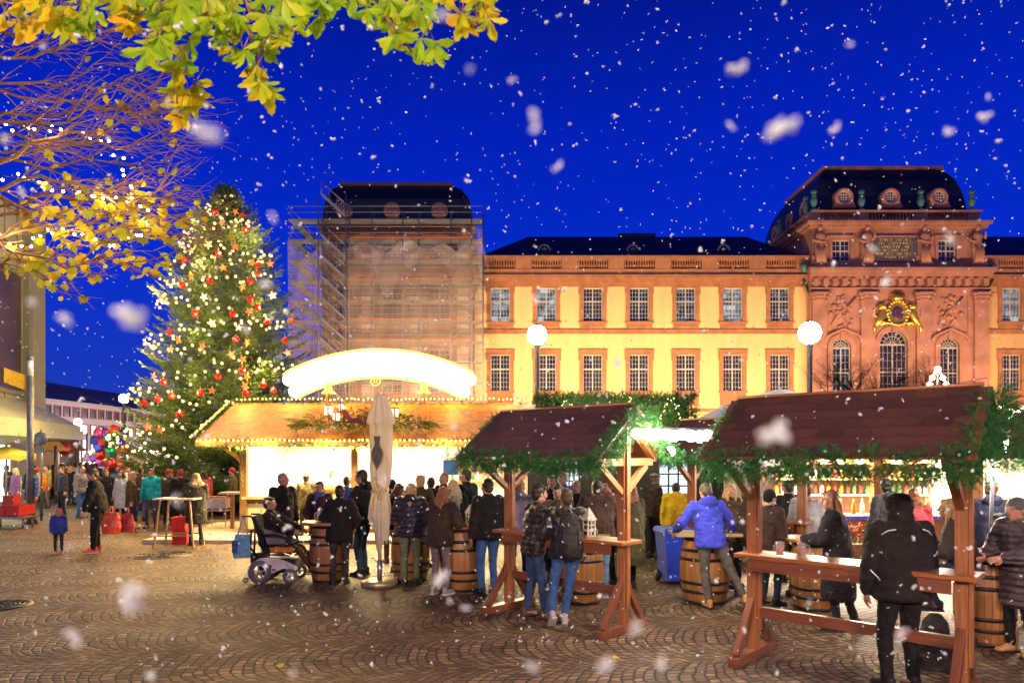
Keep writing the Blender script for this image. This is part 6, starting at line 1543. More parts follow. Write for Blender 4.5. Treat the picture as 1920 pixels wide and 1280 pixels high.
# open parasols behind
def open_parasol(apex, R_, drop, label, col, n=8):
    t = wthing('open_parasol', label, 'parasol', (apex.x, apex.y, 0), 'open parasols over the market'); m_ = mat('parasol_'+col[0], col[1], .8, var=.05)
    b = MB(); rings = [(.02, 0), (.1, -.02), (.55, -drop*.5), (1.0, -drop)]
    for (f, dz) in rings:
        for k in range(n*3):
            a = 2*PI*k/(n*3); rr = R_*f*(1 if k % 3 == 0 else .955); b.v.append((apex.x+rr*math.cos(a), apex.y+rr*math.sin(a), apex.z+dz-(0 if k % 3 == 0 else .03*f)))
    for i in range(3):
        for k in range(n*3): a, d = i*n*3+k, i*n*3+(k+1) % (n*3); b.face((a, a+n*3, d+n*3, d))
    k0 = len(b.v)
    for k in range(n*3): v = b.v[3*n*3+k]; b.v.append((v[0], v[1], v[2]-.2-.04*math.sin(k*2.1)))
    for k in range(n*3): a, d = 3*n*3+k, 3*n*3+(k+1) % (n*3); b.face((a, k0+k, k0+(k+1) % (n*3), d))
    b.build('canopy', m_, t); MB().sphere(apex+Vector((0, 0, .04)), .05, 8, 6).build('finial', m_, t); MB().tube([(apex.x, apex.y, 0), apex], .03, 8).build('pole', grey_pole, t)
open_parasol(P(1462, 730, 20), 2.0, .62, 'pale grey parasol peak above the big shingle roof in front of the wing', ('grey', (.72, .68, .58)))
open_parasol(P(1372, 757, 17), 1.6, .75, 'cream parasol between the fir hut roof and the big shingle roof', ('cream', (.82, .78, .68)))
open_parasol(P(12, 836, 26), .95, .3, 'yellow parasol at the left edge under the glass canopy', ('yellow', (.7, .35, .03)))
# ------------------------------------------------------------------ wheelie bin
bp_ = G(1266, 1092); t = thing('wheelie_bin', 'blue wheelie bin beside the oak barrel', 'bin', bp_, .12); bb_ = mat('bin_blue', (.02, .06, .55), .45, var=.1)
def taper(mb, x0, x1, y0, y1, z0, X0_, X1_, Y0_, Y1_, z1):
    b = len(mb.v); mb.v += [(x0, y0, z0), (x1, y0, z0), (x1, y1, z0), (x0, y1, z0), (X0_, Y0_, z1), (X1_, Y0_, z1), (X1_, Y1_, z1), (X0_, Y1_, z1)]
    for q in ((0, 1, 5, 4), (1, 2, 6, 5), (2, 3, 7, 6), (3, 0, 4, 7), (3, 2, 1, 0), (4, 5, 6, 7)): mb.face([b+i for i in q])
q = MB(); taper(q, -.20, .20, -.2, .22, .06, -.26, .26, -.27, .3, .86); q.bb(-.285, .285, -.295, .31, .84, .88); q.build('body', bb_, t, .012)
q = MB(); taper(q, -.29, .29, -.30, .33, .882, -.25, .25, -.24, .28, .935); q.build('lid', bb_, t, .012)
MB().tube([(-.22, .34, .88), (-.22, .40, .9), (.22, .40, .9), (.22, .34, .88)], .016, 8).build('handle', bb_, t)
for sg in (-1, 1): q = MB(); q.lathe([(0, -.03), (.09, -.03), (.1, 0), (.09, .03), (0, .03)], (sg*.24, .22, .10), 20, axis='X'); q.build('wheel', black_p, t)
# ------------------------------------------------------------------ high table and bits at the left
tb_ = G(352, 1024); t = wthing('high_table', 'pale folding high table where the fur collared woman stands', 'table', tb_); x, y = tb_.x-.2, tb_.y
MB().box((x, y, 1.12), (.95, .6, .035)).build('table_top', mat('table_white', (.6, .55, .42), .5), t, .01)
for sx_3 in (-1, 1):
    for sy_ in (-1, 1): q = MB(); q.beam((x+sx_3*.34, y+sy_*.2, 1.1), (x+sx_3*.46, y+sy_*.27, .0), .035, .035); q.build('leg', pale_wood, t)
for dy in (-.26, .26): q = MB(); q.beam((x-.43, y+dy, .28), (x+.44, y+dy, .28), .035, .03); q.build('stretcher', pale_wood, t)
rb = mat('crate_red', (.55, .03, .02), .5, var=.2)
def crate(c, d, label, group='red crates'):
    t = wthing('crate', label, 'crate', c, group); x, y, z = c
    q = MB(); w_, l_, h_ = d
    q.bb(x-w_/2, x+w_/2, y-l_/2, y+l_/2, z, z+.02)
    for s_ in (-1, 1): q.bb(x+s_*w_/2-.012, x+s_*w_/2+.012, y-l_/2, y+l_/2, z+.02, z+h_); q.bb(x-w_/2+.012, x+w_/2-.012, y+s_*l_/2-.012, y+s_*l_/2+.012, z+.02, z+h_)
    q.build('body', rb, t); q = MB()
    for zz in (z+h_-.03, z+h_*.5, z+.02): q.bb(x-w_/2-.02, x+w_/2+.02, y-l_/2-.02, y-l_/2+.0, zz, zz+.03)
    q.build('rim', rb, t)
Yc = 20.0
for (px, py, l) in ((8, 965, 'red crate cut off by the left edge of the photo'), (32, 965, 'red crate in the lower row left of the child'), (45, 963, 'right red crate of the lower row left of the child')):
    p = P(px, py, Yc+(.5 if px == 45 else 0)); crate((p.x, p.y, .35), (.34, .4, .3), l)
p = P(22, 940, Yc); crate((p.x, p.y, .68), (.28, .3, .27), 'red crate on top of the lower row at the left edge')
q = wthing('crate_trolley', 'low steel trolley carrying the red crates at the left edge', 'trolley', (P(20, 0, Yc).x, Yc, 0)); x = P(20, 0, Yc).x
q2 = MB(); q2.bb(x-.55, x+.6, Yc-.3, Yc+.3, .28, .34); q2.build('deck', steel, q)
for dx in (-.45, .5):
    for dy in (-.2, .2): MB().tube([(x+dx, Yc+dy, 0), (x+dx, Yc+dy, .28)], .03, 8).build('leg', steel, q)
MB().tube([(x+.3, Yc, .34), (x+.3, Yc, 1.5)], .012, 6).build('handle', steel, q)
for (px, py, dx, l) in ((342, 1005, 0, 'bright red crate standing under the high table'), (340, 975, .0, 'darker red crate under the high table top')):
    p = P(px, py, tb_.y+.5); crate((p.x, p.y, 0 if py > 1000 else .33), (.32, .3, .32), l, 'red crates under the high table')
# brown table and white baskets beside the hut
t = wthing('side_table', 'narrow table on brown legs at the left end of the grill hut', 'table', (-7.45, 19.0, 0)); MB().box((-7.55, 19.0, 1.08), (1.0, .6, .05)).build('table_top', mat('table_white', (.6, .55, .42), .5), t)
for dx in (-.25, .1): MB().bb(-7.55+dx, -7.47+dx, 18.9, 19, .1, 1.05).build('leg', red_wood, t)
t = wthing('basket_stand', 'white wire stand with baskets of sweets beside the grill hut', 'stand', (P(410, 0, 19.5).x, 19.5, 0)); x = P(410, 0, 19.5).x
q = MB()
for dx in (-.28, .28):
    for dy in (-.2, .2): q.tube([(x+dx, 19.5+dy, 0), (x+dx, 19.5+dy, .95)], .012, 6)
for z in (.25, .55, .9): q.tube([(x-.28, 19.3, z), (x+.28, 19.3, z), (x+.28, 19.7, z), (x-.28, 19.7, z), (x-.28, 19.3, z)], .01, 5)
q.build('wire_frame', white_paint, t); q = MB(); q.bb(x-.26, x+.26, 19.32, 19.68, .62, .88); q.build('basket', mat('basket', (.6, .55, .5), .6), t); q = MB(); q.bb(x-.22, x+.22, 19.36, 19.64, .88, .95); q.build('sweets', mat('sweets', (.3, .08, .03), .5, var=.7, scale=40), t)
# ------------------------------------------------------------------ Christmas tree
CTX, CTY = P(425, 0, 26).x, 26.0
ct = wthing('christmas_tree', 'tall lit Christmas fir with red baubles and stars', 'christmas tree', (CTX, CTY, 0))
prof_z = [0.6, 1.6, 2.6, 3.8, 5.2, 6.6, 8.2, 9.6, 10.8, 11.6, 12.3]; prof_r = [3.0, 3.8, 3.8, 3.3, 2.9, 2.5, 2.2, 1.75, 1.05, .45, .06]
def treeR(z): return float(np.interp(z, prof_z, prof_r))
MB().tube([(CTX, CTY, 0), (CTX+.05, CTY, 6), (CTX, CTY, 12.2)], [.22, .13, .02], 10).build('trunk', mat('fir_bark', (.06, .04, .03), .9, scale=12), ct)
g = np.random.default_rng(2); O = []; D = []; TL = []; bm_ = MB()
nb = 720
for k in range(nb):
    z = .7+11.4*((k+.5)/nb)**1.15; a = k*2.39996+g.normal()*.15; R_ = treeR(z)*g.uniform(.72, 1.12)
    if z > 11.2: R_ *= .9
    el_ = np.interp(z, [1, 6, 10, 12], [-.10, .05, .30, .9]); o = np.array((CTX, CTY, z-.1*R_)); pts = []
    for t in np.linspace(0, 1, 7):
        pts.append(o+np.array((math.cos(a)*R_*t, math.sin(a)*R_*t, R_*(math.tan(el_)*t*.8-.22*t*(1-t)*1.2+.10*t**3))))
    if k % 3 == 0: bm_.tube(pts, [.03*(1-i/7.5) for i in range(7)], 4)
    side_ = np.array((-math.sin(a), math.cos(a), 0))
    nt_ = int(5+R_*4.2)
    for j in range(nt_):
        t = .22+.78*(j+.5)/nt_; i = min(int(t*6), 5); p = pts[i]+(pts[i+1]-pts[i])*(t*6-i); dd = (pts[i+1]-pts[i]); dd /= np.linalg.norm(dd)
        for sg in (-1, 1):
            ln = (.62*(1-t)*R_*.55+.22)*g.uniform(.7, 1.15); d_ = dd*.75+side_*sg*.75+np.array((0, 0, g.normal()*.12-.05)); d_ /= np.linalg.norm(d_)
            m_ = max(1, int(ln/.28))
            for q in range(m_): O.append(p+d_*ln*q/m_+np.array((0, 0, -.05*q/m_))); D.append(d_+g.normal(size=3)*.12); TL.append(ln/m_*1.1)
    O.append(pts[-1]); D.append(dd+np.array((0, 0, .2))); TL.append(.25)
V, F_ = fir(O, D, np.array(TL), .08, .023, 28, 7, .35)
np_mesh('crown', V, F_, fir_green, ct); bm_.build('limbs', M['fir_bark'], ct)
def tsurf(px, py, k=.98):
    Y = 25.0
    for _ in range(4):
        p = P(px, py, Y); r = treeR(p.z)*k; dx = p.x-CTX; Y = CTY-math.sqrt(max(r*r-dx*dx, .05))
    return P(px, py, Y)
bau = [(460, 430), (409, 476), (345, 487), (484, 497), (482, 513), (394, 526), (342, 534), (469, 527), (469, 561), (482, 576), (436, 589), (366, 587), (500, 603), (317, 622), (442, 636), (534, 638), (454, 694), (409, 706), (376, 736), (494, 721), (461, 737), (295, 748), (322, 742), (270, 755), (513, 732), (337, 777), (306, 716), (405, 397), (455, 403), (548, 600)]
m = mat('bauble_red', (.62, .012, .008), .12, .25, .25, 14, coat=.6); mc = mat('bauble_cap', (.7, .55, .2), .3, .8)
proto = None
def vert(i):
    return ['topmost', 'high', 'upper', 'middle', 'lower', 'low'][min(5, int((i-380)/75))] if i >= 380 else 'topmost'
cnt = {}
def where(px, py):
    s_ = 'left' if px < 385 else ('right' if px > 465 else 'middle'); k = (vert(py), s_); return k
for i, (a, b_) in enumerate(sorted(bau, key=lambda q: q[1])):
    p = tsurf(a, b_, 1.02); lab = f'red shiny bauble hanging about {int(round((a-425)/48.0*1.0)) if False else abs(a-425)} steps off' 
    t = thing('bauble', f'shiny red bauble on the Christmas tree, {["first","second","third","fourth","fifth","sixth","seventh","eighth","ninth","tenth"][i % 10]} from the top of its {["upper","middle","lower"][i//10]} ten', 'bauble', p, 0, 'red baubles on the Christmas tree')
    if proto is None:
        x = MB(); x.sphere((0, 0, 0), .115, 18, 12); s1_ = x.build('ball', m, t); x = MB(); x.lathe([(.03, .105), (.03, .14), (0, .14)], (0, 0, 0), 8); x.tube([(0, 0, .15), (0, 0, .22)], .006, 4); s2_ = x.build('cap', mc, t); proto = (s1_, s2_)
    else:
        for s_ in proto: c = s_.copy(); COL.objects.link(c); c.parent = t
stars = [(410, 371, 0), (443, 399, 0), (418, 420, 1), (394, 461, 1), (443, 464, 0), (474, 494, 0), (361, 472, 1), (508, 496, 0), (421, 503, 0), (360, 519, 0), (457, 539, 0), (385, 558, 2), (469, 585, 0), (513, 555, 1), (450, 615, 2), (465, 643, 0), (436, 665, 1), (541, 662, 0), (291, 706, 1), (461, 724, 0), (400, 732, 0), (301, 806, 0), (336, 637, 0), (457, 674, 0), (464, 707, 0), (323, 655, 1), (382, 650, 0), (280, 800, 0), (400, 606, 1)]
sm_ = [mat('star_orange', (.75, .20, .05), .6), mat('star_peach', (.80, .42, .20), .6), mat('star_straw', (.85, .78, .6), .6)]
spm = []
for k in range(3):
    x = MB(); x.prism([((.16 if i % 2 == 0 else .066)*math.sin(i*PI/5), (.16 if i % 2 == 0 else .066)*math.cos(i*PI/5)) for i in range(10)], (0, .012, 0), (1, 0, 0), (0, 0, 1), (0, -.024, 0)); o = x.build('star', sm_[k]); spm.append(o.data); bpy.data.objects.remove(o)
g_ = random.Random(9); cnt = [0, 0, 0]
for i, (a, b_, k) in enumerate(sorted(stars, key=lambda q: q[1])):
    cnt[k] += 1; nm = ['orange', 'peach coloured', 'pale straw'][k]
    o = link('star', spm[k]); o.location = tsurf(a, b_, 1.05)+Vector((0, -.1, 0)); o.rotation_euler = (g_.uniform(-.2, .2), g_.uniform(-.5, .5), g_.uniform(-.5, .5))
    tag(o, f'{nm} star on the Christmas tree, number {["one","two","three","four","five","six","seven","eight","nine","ten","eleven","twelve","thirteen","fourteen","fifteen","sixteen","seventeen","eighteen","nineteen","twenty"][cnt[k]-1]} of that colour from the top', 'star', 'stars on the Christmas tree')
for si in range(3):
    path = []
    zt, zb = [(12.1, 8.6), (8.6, 5.2), (5.2, 2.2)][si]; turns = [5, 4, 3.5][si]; n = 90
    for i in range(n+1):
        f = i/n; ph = f*turns; tri = abs((ph % 2)-1); a = -PI/2+math.asin(max(-1, min(1, (2*tri-1)*.97)))
        z = zt+(zb-zt)*f; r = treeR(z)*1.0+.04*math.sin(i*1.7); path.append((CTX+r*math.cos(a), CTY+r*math.sin(a)*1.0, z+.15*math.sin(i*.9)))
    light_string(f'warm light string zigzagging over the {["top","middle","bottom"][si]} third of the Christmas tree', path, [.19, .24, .32][si], .050, bulb_tree, 'light strings on the Christmas tree', .16, 60+si)
for i, (z, a) in enumerate([(10.5, -2.2), (10, -.7), (8.8, -1.6), (8, -2.5), (7.4, -.6), (6.4, -1.5), (5.4, -2.4), (5, -.8), (4, -1.6), (3.4, -2.5), (3, -.7)]):
    r = treeR(z)+.35; lamp('tree_bulb_light', 'POINT', (CTX+r*math.cos(a), CTY+r*math.sin(a), z), 480, (1, .58, .18), .05)

# ------------------------------------------------------------------ leafy branches overhead
def tubes_tree(t, polys, name, mt):
    mb = MB()
    for pts, rs in polys: mb.tube(pts, rs, 6)
    return mb.build(name, mt, t)
twig_m = mat('twig_bark', (.24, .125, .05), .75, var=.3, scale=20)
yl = wthing('yellow_leaved_tree', 'bare twigged tree with yellow leaves reaching in from the left', 'tree', (-9.5, 8.6, 0))
D0 = 8.4
limbs = [[(-40, 165), (60, 160), (130, 150), (200, 118)], [(-40, 222), (100, 214), (200, 202), (290, 214)], [(-40, 255), (70, 262), (180, 240), (275, 178)], [(-40, 320), (60, 270), (150, 262), (250, 275), (325, 258)],
         [(-40, 370), (80, 330), (170, 345), (250, 372), (335, 410)], [(-40, 400), (80, 368), (200, 378), (300, 405), (345, 408)], [(-40, 430), (30, 470), (120, 500), (200, 480), (318, 500)], [(-40, 110), (60, 112), (120, 84), (190, 62)],
         [(-40, 300), (90, 310), (200, 300), (300, 305)], [(-40, 450), (60, 430), (150, 440), (250, 430), (330, 440)], [(-40, 500), (20, 480), (80, 510), (145, 520)], [(-40, 230), (30, 235), (120, 232), (210, 160), (250, 150)], [(-40, 350), (60, 395), (160, 415), (260, 400), (300, 350)], [(-40, 150), (70, 190), (150, 190), (262, 215)], [(-40, 60), (30, 66), (90, 40), (120, 8)],
         [(-40, 280), (110, 285), (190, 258), (300, 190)], [(-40, 410), (110, 400), (190, 360), (295, 330)]]
g = random.Random(5); polys = []; tips = []
tk = Vector((-9.5, 8.6, 0))
def grow(p, d, ln, r, lv):
    n = 5; pts = [p.copy()]; q = p.copy(); d = d.normalized()
    for i in range(n):
        d = (d+Vector((g.uniform(-.05, .2), g.uniform(-.25, .25), g.uniform(-.28, .28)))).normalized(); q = q+d*ln/n; pts.append(q.copy())
    polys.append((pts, [r*(1-.14*i) for i in range(n+1)])); tips.append((pts[-1], d, lv)); tips.append((pts[3], d, lv))
    if lv < 3:
        for i in range(1, n+1):
            if g.random() < (.46 if lv < 2 else .25): grow(pts[i], d+Vector((.25, g.uniform(-.6, .6), g.choice((-1, 1))*g.uniform(.3, .8))), ln*.55, r*.62, lv+1)
for li, lb_ in enumerate(limbs):
    dep = D0+g.uniform(-.9, .9); pts = [P(a, b_, dep+.15*i*g.uniform(-1, 1)) for i, (a, b_) in enumerate(lb_)]
    st = pts[0]; z0 = max(2.2, st.z-1.6); root = [Vector((-9.4, 8.6, z0)), Vector((-8.2, (8.6+st.y)/2, (z0+st.z)/2+.3))]
    fine = root[:]
    for i in range(len(pts)-1):
        for k in range(3): fine.append(pts[i]+(pts[i+1]-pts[i])*k/3+Vector((0, g.uniform(-.05, .05), g.uniform(-.05, .05))))
    fine.append(pts[-1]); nn = len(fine); r0 = .026
    polys.append((fine, [max(.004, r0*(1.8 if i < 2 else 1)*(1-i/(nn+1))) for i in range(nn)]))
    for i in range(3, nn):
        d = (fine[min(i+1, nn-1)]-fine[i-1]).normalized()
        for k in range(2 if g.random() < .6 else 1): grow(fine[i], d+Vector((.2, g.uniform(-.6, .6), g.choice((-1, 1))*g.uniform(.3, .7))), g.uniform(.35, .75), .0085, 1)
tubes_tree(yl, polys, 'branches', twig_m)
MB().tube([tk, tk+Vector((.05, 0, 2.0)), tk+Vector((.1, 0, 4.5)), tk+Vector((0, 0, 7.5))], [.26, .2, .15, .05], 12).build('trunk', mat('tree_bark', (.10, .065, .04), .9, var=.35, scale=8, bump=.8), yl)
def leaf_shape(kind):
    """returns verts (x across, y along, z cup), quads"""
    if kind == 'leaflet':     # obovate, pointed, folded on the midrib
        ws = [.03, .16, .33, .46, .52, .46, .26, .02]; ys = [0, .16, .34, .52, .68, .82, .93, 1.02]
        V = []; Fq = []
        for i, (w_, y) in enumerate(zip(ws, ys)):
            se = .03*(-1)**i; V += [(-w_*.36-se*.7, y-abs(se), .10*w_-.10*y*y), (0, y, -.10*y*y), (w_*.36+se*.7, y-abs(se), .10*w_-.10*y*y)]
        for i in range(7):
            a = 3*i; Fq += [(a, a+1, a+4, a+3), (a+1, a+2, a+5, a+4)]
        return np.array(V), np.array(Fq)
    V = [(0, 0, 0)]; out = [(0, 0), (.28, -.06), (.55, .12), (.40, .28), (.62, .52), (.36, .56), (.30, .82), (.12, .78), (0, 1.05), (-.12, .78), (-.30, .82), (-.36, .56), (-.62, .52), (-.40, .28), (-.55, .12), (-.28, -.06)]
    mid = [(0, 0, 0), (0, .35, -.05), (0, .7, -.03)]
    V = [(0, .35, -.04)]+[(x, y, .12*abs(x)-.10*y*y) for x, y in out]; n = len(out)
    Fq = [(0, 1+i, 1+(i+1) % n, 1+(i+1) % n) for i in range(n)]
    return np.array(V), np.array([(a, b_, c, c) for a, b_, c, d in Fq])
def place(Vl, o, along, across, size):
    along = np.array(along, float); along /= np.linalg.norm(along); across = np.array(across, float); across -= along*across.dot(along); across /= np.linalg.norm(across)+1e-9; nrm = np.cross(across, along)
    return np.array(o)+size*(Vl[:, :1]*across+Vl[:, 1:2]*along+Vl[:, 2:3]*nrm)
LV, LF = leaf_shape('lobed'); LF3 = LF[:, :3]
acc = Acc(); gg = np.random.default_rng(4)
for (p, d, lv) in tips:
    px = 960+FP*p.x/p.y; py = HOR-(p.z-CAMZ)*FP/p.y
    if px < -80: continue
    pr = .006 if py < 180 else (.008 if py < 300 else (.025 if py < 370 else .075))
    if px > 200 and py > 480: pr = .05
    if px > 325: pr *= .4
    if gg.random() > pr: continue
    for k in range(gg.integers(1, 4)):
        al = np.array((gg.normal()*.5, gg.normal()*.5, -1+gg.normal()*.4)); ac = np.array((1, gg.normal()*.6, gg.normal()*.3))
        acc.add(place(LV, np.array(p)+gg.normal(size=3)*.03, al, ac, gg.uniform(.06, .115)), LF3)
# extra leaves so the lower branches read as full
for k in range(240):
    li = limbs[gg.choice([4, 5, 6, 9, 10, 12, 9, 6])]; i = gg.integers(1, len(li)-1) if len(li) > 3 else 1; f = gg.random()
    a = li[i][0]+(li[i+1][0]-li[i][0])*f+gg.normal()*22; b_ = li[i][1]+(li[i+1][1]-li[i][1])*f+gg.normal()*16; o = P(a, b_, D0+gg.normal()*.5)
    acc.add(place(LV, o, (gg.normal()*.5, gg.normal()*.5, -1+gg.normal()*.4), (1, gg.normal()*.6, gg.normal()*.3), gg.uniform(.06, .115)), LF3)
yel = island_mat('leaf_yellow', [(0, (.22, .32, .02)), (.35, (.45, .46, .02)), (.75, (.66, .50, .02)), (1, (.62, .32, .02))], .5, .35, noise_mix=.2)
acc.build('leaves', yel, yl)
fl_ = [[(-10, 232), (60, 240), (90, 240), (130, 250), (200, 272), (222, 298), (226, 318), (240, 340), (266, 372)], [(-10, 325), (70, 343), (130, 358), (200, 370), (262, 375), (275, 400), (262, 420)], [(-10, 440), (40, 465), (90, 430), (140, 440), (210, 455), (250, 450), (265, 425)]]
for i, f in enumerate(fl_):
    pts = light_string(f'warm light string along the {["upper","middle","lowest"][i]} branches of the yellow leaved tree', [P(a, b_, D0-.35) for a, b_ in f], .105, .0145, glow('bulb_branch', (1, .72, .36), 45, 'NONE'), 'light strings in the yellow leaved tree', .05, 70+i)
for (a, b_) in ((80, 245), (240, 330), (60, 345), (200, 375), (270, 415), (130, 440), (20, 450)): lamp('branch_bulb_light', 'POINT', P(a, b_, D0-.55), 7, (1, .70, .38), .03)

# chestnut tree above the viewpoint
cn = wthing('chestnut_tree', 'horse chestnut with green and golden leaves hanging into the top of the view', 'tree', (-3.6, -.8, 0))
DC = 3.7
MB().tube([(-3.6, -.8, 0), (-3.5, -.7, 2.5), (-3.3, -.3, 4.6), (-2.6, .6, 5.8)], [.24, .2, .16, .11], 12).build('trunk', M['tree_bark'], cn)
tw = [[(300, -70), (300, 30), (305, 80), (325, 130), (345, 165), (332, 180), (330, 230)], [(345, 165), (362, 190)], [(440, -70), (470, 30), (505, 60), (485, 100), (478, 160)], [(700, -70), (715, 20), (745, 60), (775, 100)], [(870, -70), (890, 0), (895, 45)], [(600, -60), (640, -10), (700, 15)], [(60, -70), (70, 0), (95, 40)], [(160, -60), (150, 0), (160, 50)], [(240, -60), (262, 10), (240, 40)], [(380, -70), (400, 0), (395, 40)], [(540, -60), (520, 20), (540, 70)], [(-20, -60), (0, 0), (20, 40)]]
polys = []
g = random.Random(8)
for w_ in tw:
    pts = [P(a, b_, DC+g.uniform(-.15, .15)) for a, b_ in w_]
    if w_[0][1] < 0: pts = [Vector((-2.6, .6, 5.8)), Vector(((pts[0].x-2.6)/2, 2.4, 5.85)), pts[0]+Vector((0, -.3, .3))]+pts; rr = [.05, .03, .015]+[.009-.0008*i for i in range(len(pts)-3)]
    else: rr = [.004]*len(pts)
    polys.append((pts, rr))
cl = [(40, 20, 1), (90, 25, 1), (150, 10, .3), (5, 45, 1), (60, 50, 1), (112, 45, .8), (160, 60, .3), (20, -10, .8), (100, -15, .6), (130, 30, .5), (170, 30, .3), (75, 5, .8),
      (225, 5, .8), (240, 40, 1), (255, 25, .5), (290, 10, .3), (270, 0, .4), (335, 15, .1), (335, 65, .1), (312, 50, .2), (298, 85, .3), (355, 95, .4), (392, 50, .3), (405, 30, .5), (430, 5, .2), (425, 35, .1), (456, 60, .5), (485, 5, .1), (500, 40, .2), (520, 70, .3), (545, 70, .5), (560, 15, .1), (470, 95, .3), (482, 140, .5), (492, 110, .3), (455, 110, .3), (345, 130, .3), (325, 182, .6), (362, 192, .9), (336, 150, .8),
      (620, 0, .2), (660, 5, .1), (640, -15, .3), (700, 0, .2), (722, 28, .2), (760, 78, .4), (738, 88, .5), (790, 90, .2), (800, 40, .2), (745, 48, .4), (868, 45, .9), (890, 10, .6), (905, 45, .9), (915, 20, .8), (845, 0, .5), (572, 35, .3), (530, 10, .1), (380, 5, .1), (600, 20, .3), (350, 45, .1), (310, 20, .2), (190, 5, .6), (775, 15, .2), (690, 25, .2), (415, 60, .4), (440, 45, .1), (505, 85, .4)]
LV2, LF2 = leaf_shape('leaflet'); T3 = np.concatenate([LF2[:, [0, 1, 2]], LF2[:, [0, 2, 3]]])
accs = [Acc(), Acc(), Acc()]; st_ = MB()
cl += [(a+gg.normal()*13, b_+gg.normal()*11, min(1, max(0, w_+gg.normal()*.12))) for (a, b_, w_) in cl if b_ < 100 or gg.random() < .5]+[(340, 215, .8), (328, 222, .9), (345, 232, 1), (352, 200, .6), (488, 172, .5), (500, 180, .7), (478, 160, .4), (300, 70, .5), (245, 60, .9), (238, 55, .9), (812, 118, .3), (785, 112, .3)]
for (a, b_, w_) in cl:
    o = np.array(P(a, b_-18, DC+gg.normal()*.22)); k = 0 if w_ < .42 else (1 if w_ < .85 else 2)
    base_dir = np.array((gg.normal()*.35, gg.normal()*.4-.1, -1)); base_dir /= np.linalg.norm(base_dir)
    sd = np.cross(base_dir, np.array((gg.normal()*.3, 1, gg.normal()*.3))); sd /= np.linalg.norm(sd); size = gg.uniform(.105, .165)
    nl_ = gg.integers(5, 8)
    for j in range(nl_):
        an_ = (j-(nl_-1)/2)/((nl_-1)/2)*gg.uniform(1.25, 1.6); al = base_dir*math.cos(an_)+sd*math.sin(an_)+gg.normal(size=3)*.15; al[2] -= .25
        ac = np.cross(al, np.array((gg.normal()*.5, 1, gg.normal()*.5))); sz = size*(1-.25*abs(an_)/1.6)*gg.uniform(.85, 1.1)
        VV = LV2.copy(); VV[:, 2] += -.25*VV[:, 1]**2*gg.uniform(.2, 1.3); VV[:, 0] *= gg.uniform(.75, 1.0); accs[k].add(place(VV, o, al, ac, sz), T3)
    st_.tube([tuple(o), tuple(o+np.array((gg.normal()*.02, .03, .10)))], .0028, 5)
for pts, rs in polys: st_.tube(pts, rs, 6)
st_.build('branches', twig_m, cn)
def leaf_mat(name, stops):
    m = island_mat(name, stops, .42, .4, noise_mix=.55, nscale=14); nt = m.node_tree; b = nt.nodes['Principled BSDF']
    t = N(nt, 'ShaderNodeTexCoord'); nz = N(nt, 'ShaderNodeTexNoise'); nz.inputs['Scale'].default_value = 45; nz.inputs['Detail'].default_value = 4; L(nt, t.outputs['Object'], nz.inputs['Vector'])
    bp = N(nt, 'ShaderNodeBump'); bp.inputs['Strength'].default_value = .5; bp.inputs['Distance'].default_value = .006; L(nt, nz.outputs['Fac'], bp.inputs['Height']); L(nt, bp.outputs[0], b.inputs['Normal']); return m
accs[0].build('leaves', leaf_mat('chestnut_green', [(.2, (.12, .28, .012)), (.5, (.26, .44, .015)), (.8, (.44, .50, .015))]), cn)
accs[1].build('leaves', leaf_mat('chestnut_mid', [(.2, (.22, .36, .012)), (.5, (.46, .48, .012)), (.8, (.66, .46, .012))]), cn)
accs[2].build('leaves', leaf_mat('chestnut_gold', [(.2, (.40, .46, .012)), (.5, (.70, .54, .012)), (.85, (.70, .32, .02))]), cn)

# ------------------------------------------------------------------ department store on the left
gm = mat('pale_green_metal', (.36, .41, .27), .5, .1, .10, .6); gm2 = mat('pale_green_dark', (.20, .22, .17), .5, .1, .12, .7)
scr = mat('dark_screen', (.06, .042, .036), .3, var=.3, scale=.7)
dsb = wthing('department_store', 'pale green metal clad department store with a dark screen panel', 'building', (-22, 25, 0))
A_, B_, C_ = Vector((-16.4, 17.0, 0)), Vector((-19.95, 28, 0)), Vector((-20.3, 29.7, 0))
n_ = Vector((11, 3.55, 0)).normalized(); 
def wallp(mb, a, b_, z0, z1, off=0.0, nn=None):
    d = (b_-a).normalized(); o = (nn or Vector((d.y, -d.x, 0)))*off
    mb.quad(a+o+Vector((0, 0, z0)), b_+o+Vector((0, 0, z0)), b_+o+Vector((0, 0, z1)), a+o+Vector((0, 0, z1)))
w = MB(); zt = 11.9
poly = [A_, B_, C_, C_+Vector((-3, 1.2, 0)), Vector((-40, 31, 0)), Vector((-40, 15, 0))]
w.prism([(p.x, p.y) for p in poly], (0, 0, 3.9), (1, 0, 0), (0, 1, 0), (0, 0, zt-3.9)); w.build('metal_wall', gm, dsb)
e = (B_-A_).normalized(); nr = Vector((-e.y, e.x, 0))*-1
def onw(s_, z, o): p = A_+e*s_+nr*o; return Vector((p.x, p.y, z))
q = MB()
for s_ in np.arange(.6, 11.4, 1.25): q.beam(onw(s_, 3.95, .02), onw(s_, zt-.02, .02), .03, .04)
for z in (4.3, 6.5, 8.6, 10.2): q.beam(onw(0, z, .02), onw(11.5, z, .02), .03, .035)
q.beam(onw(11.3, 3.9, .12), onw(11.3, zt, .12), .35, .24); q.build('seams', gm2, dsb)
q = MB(); a, b_ = onw(0.2, 4.62, .06), onw(10.9, 4.62, .06); q.quad(a, b_, Vector((b_.x, b_.y, 9.25)), Vector((a.x, a.y, 9.25))); so3 = q.build('screen_panel', scr, dsb)
q = MB(); 
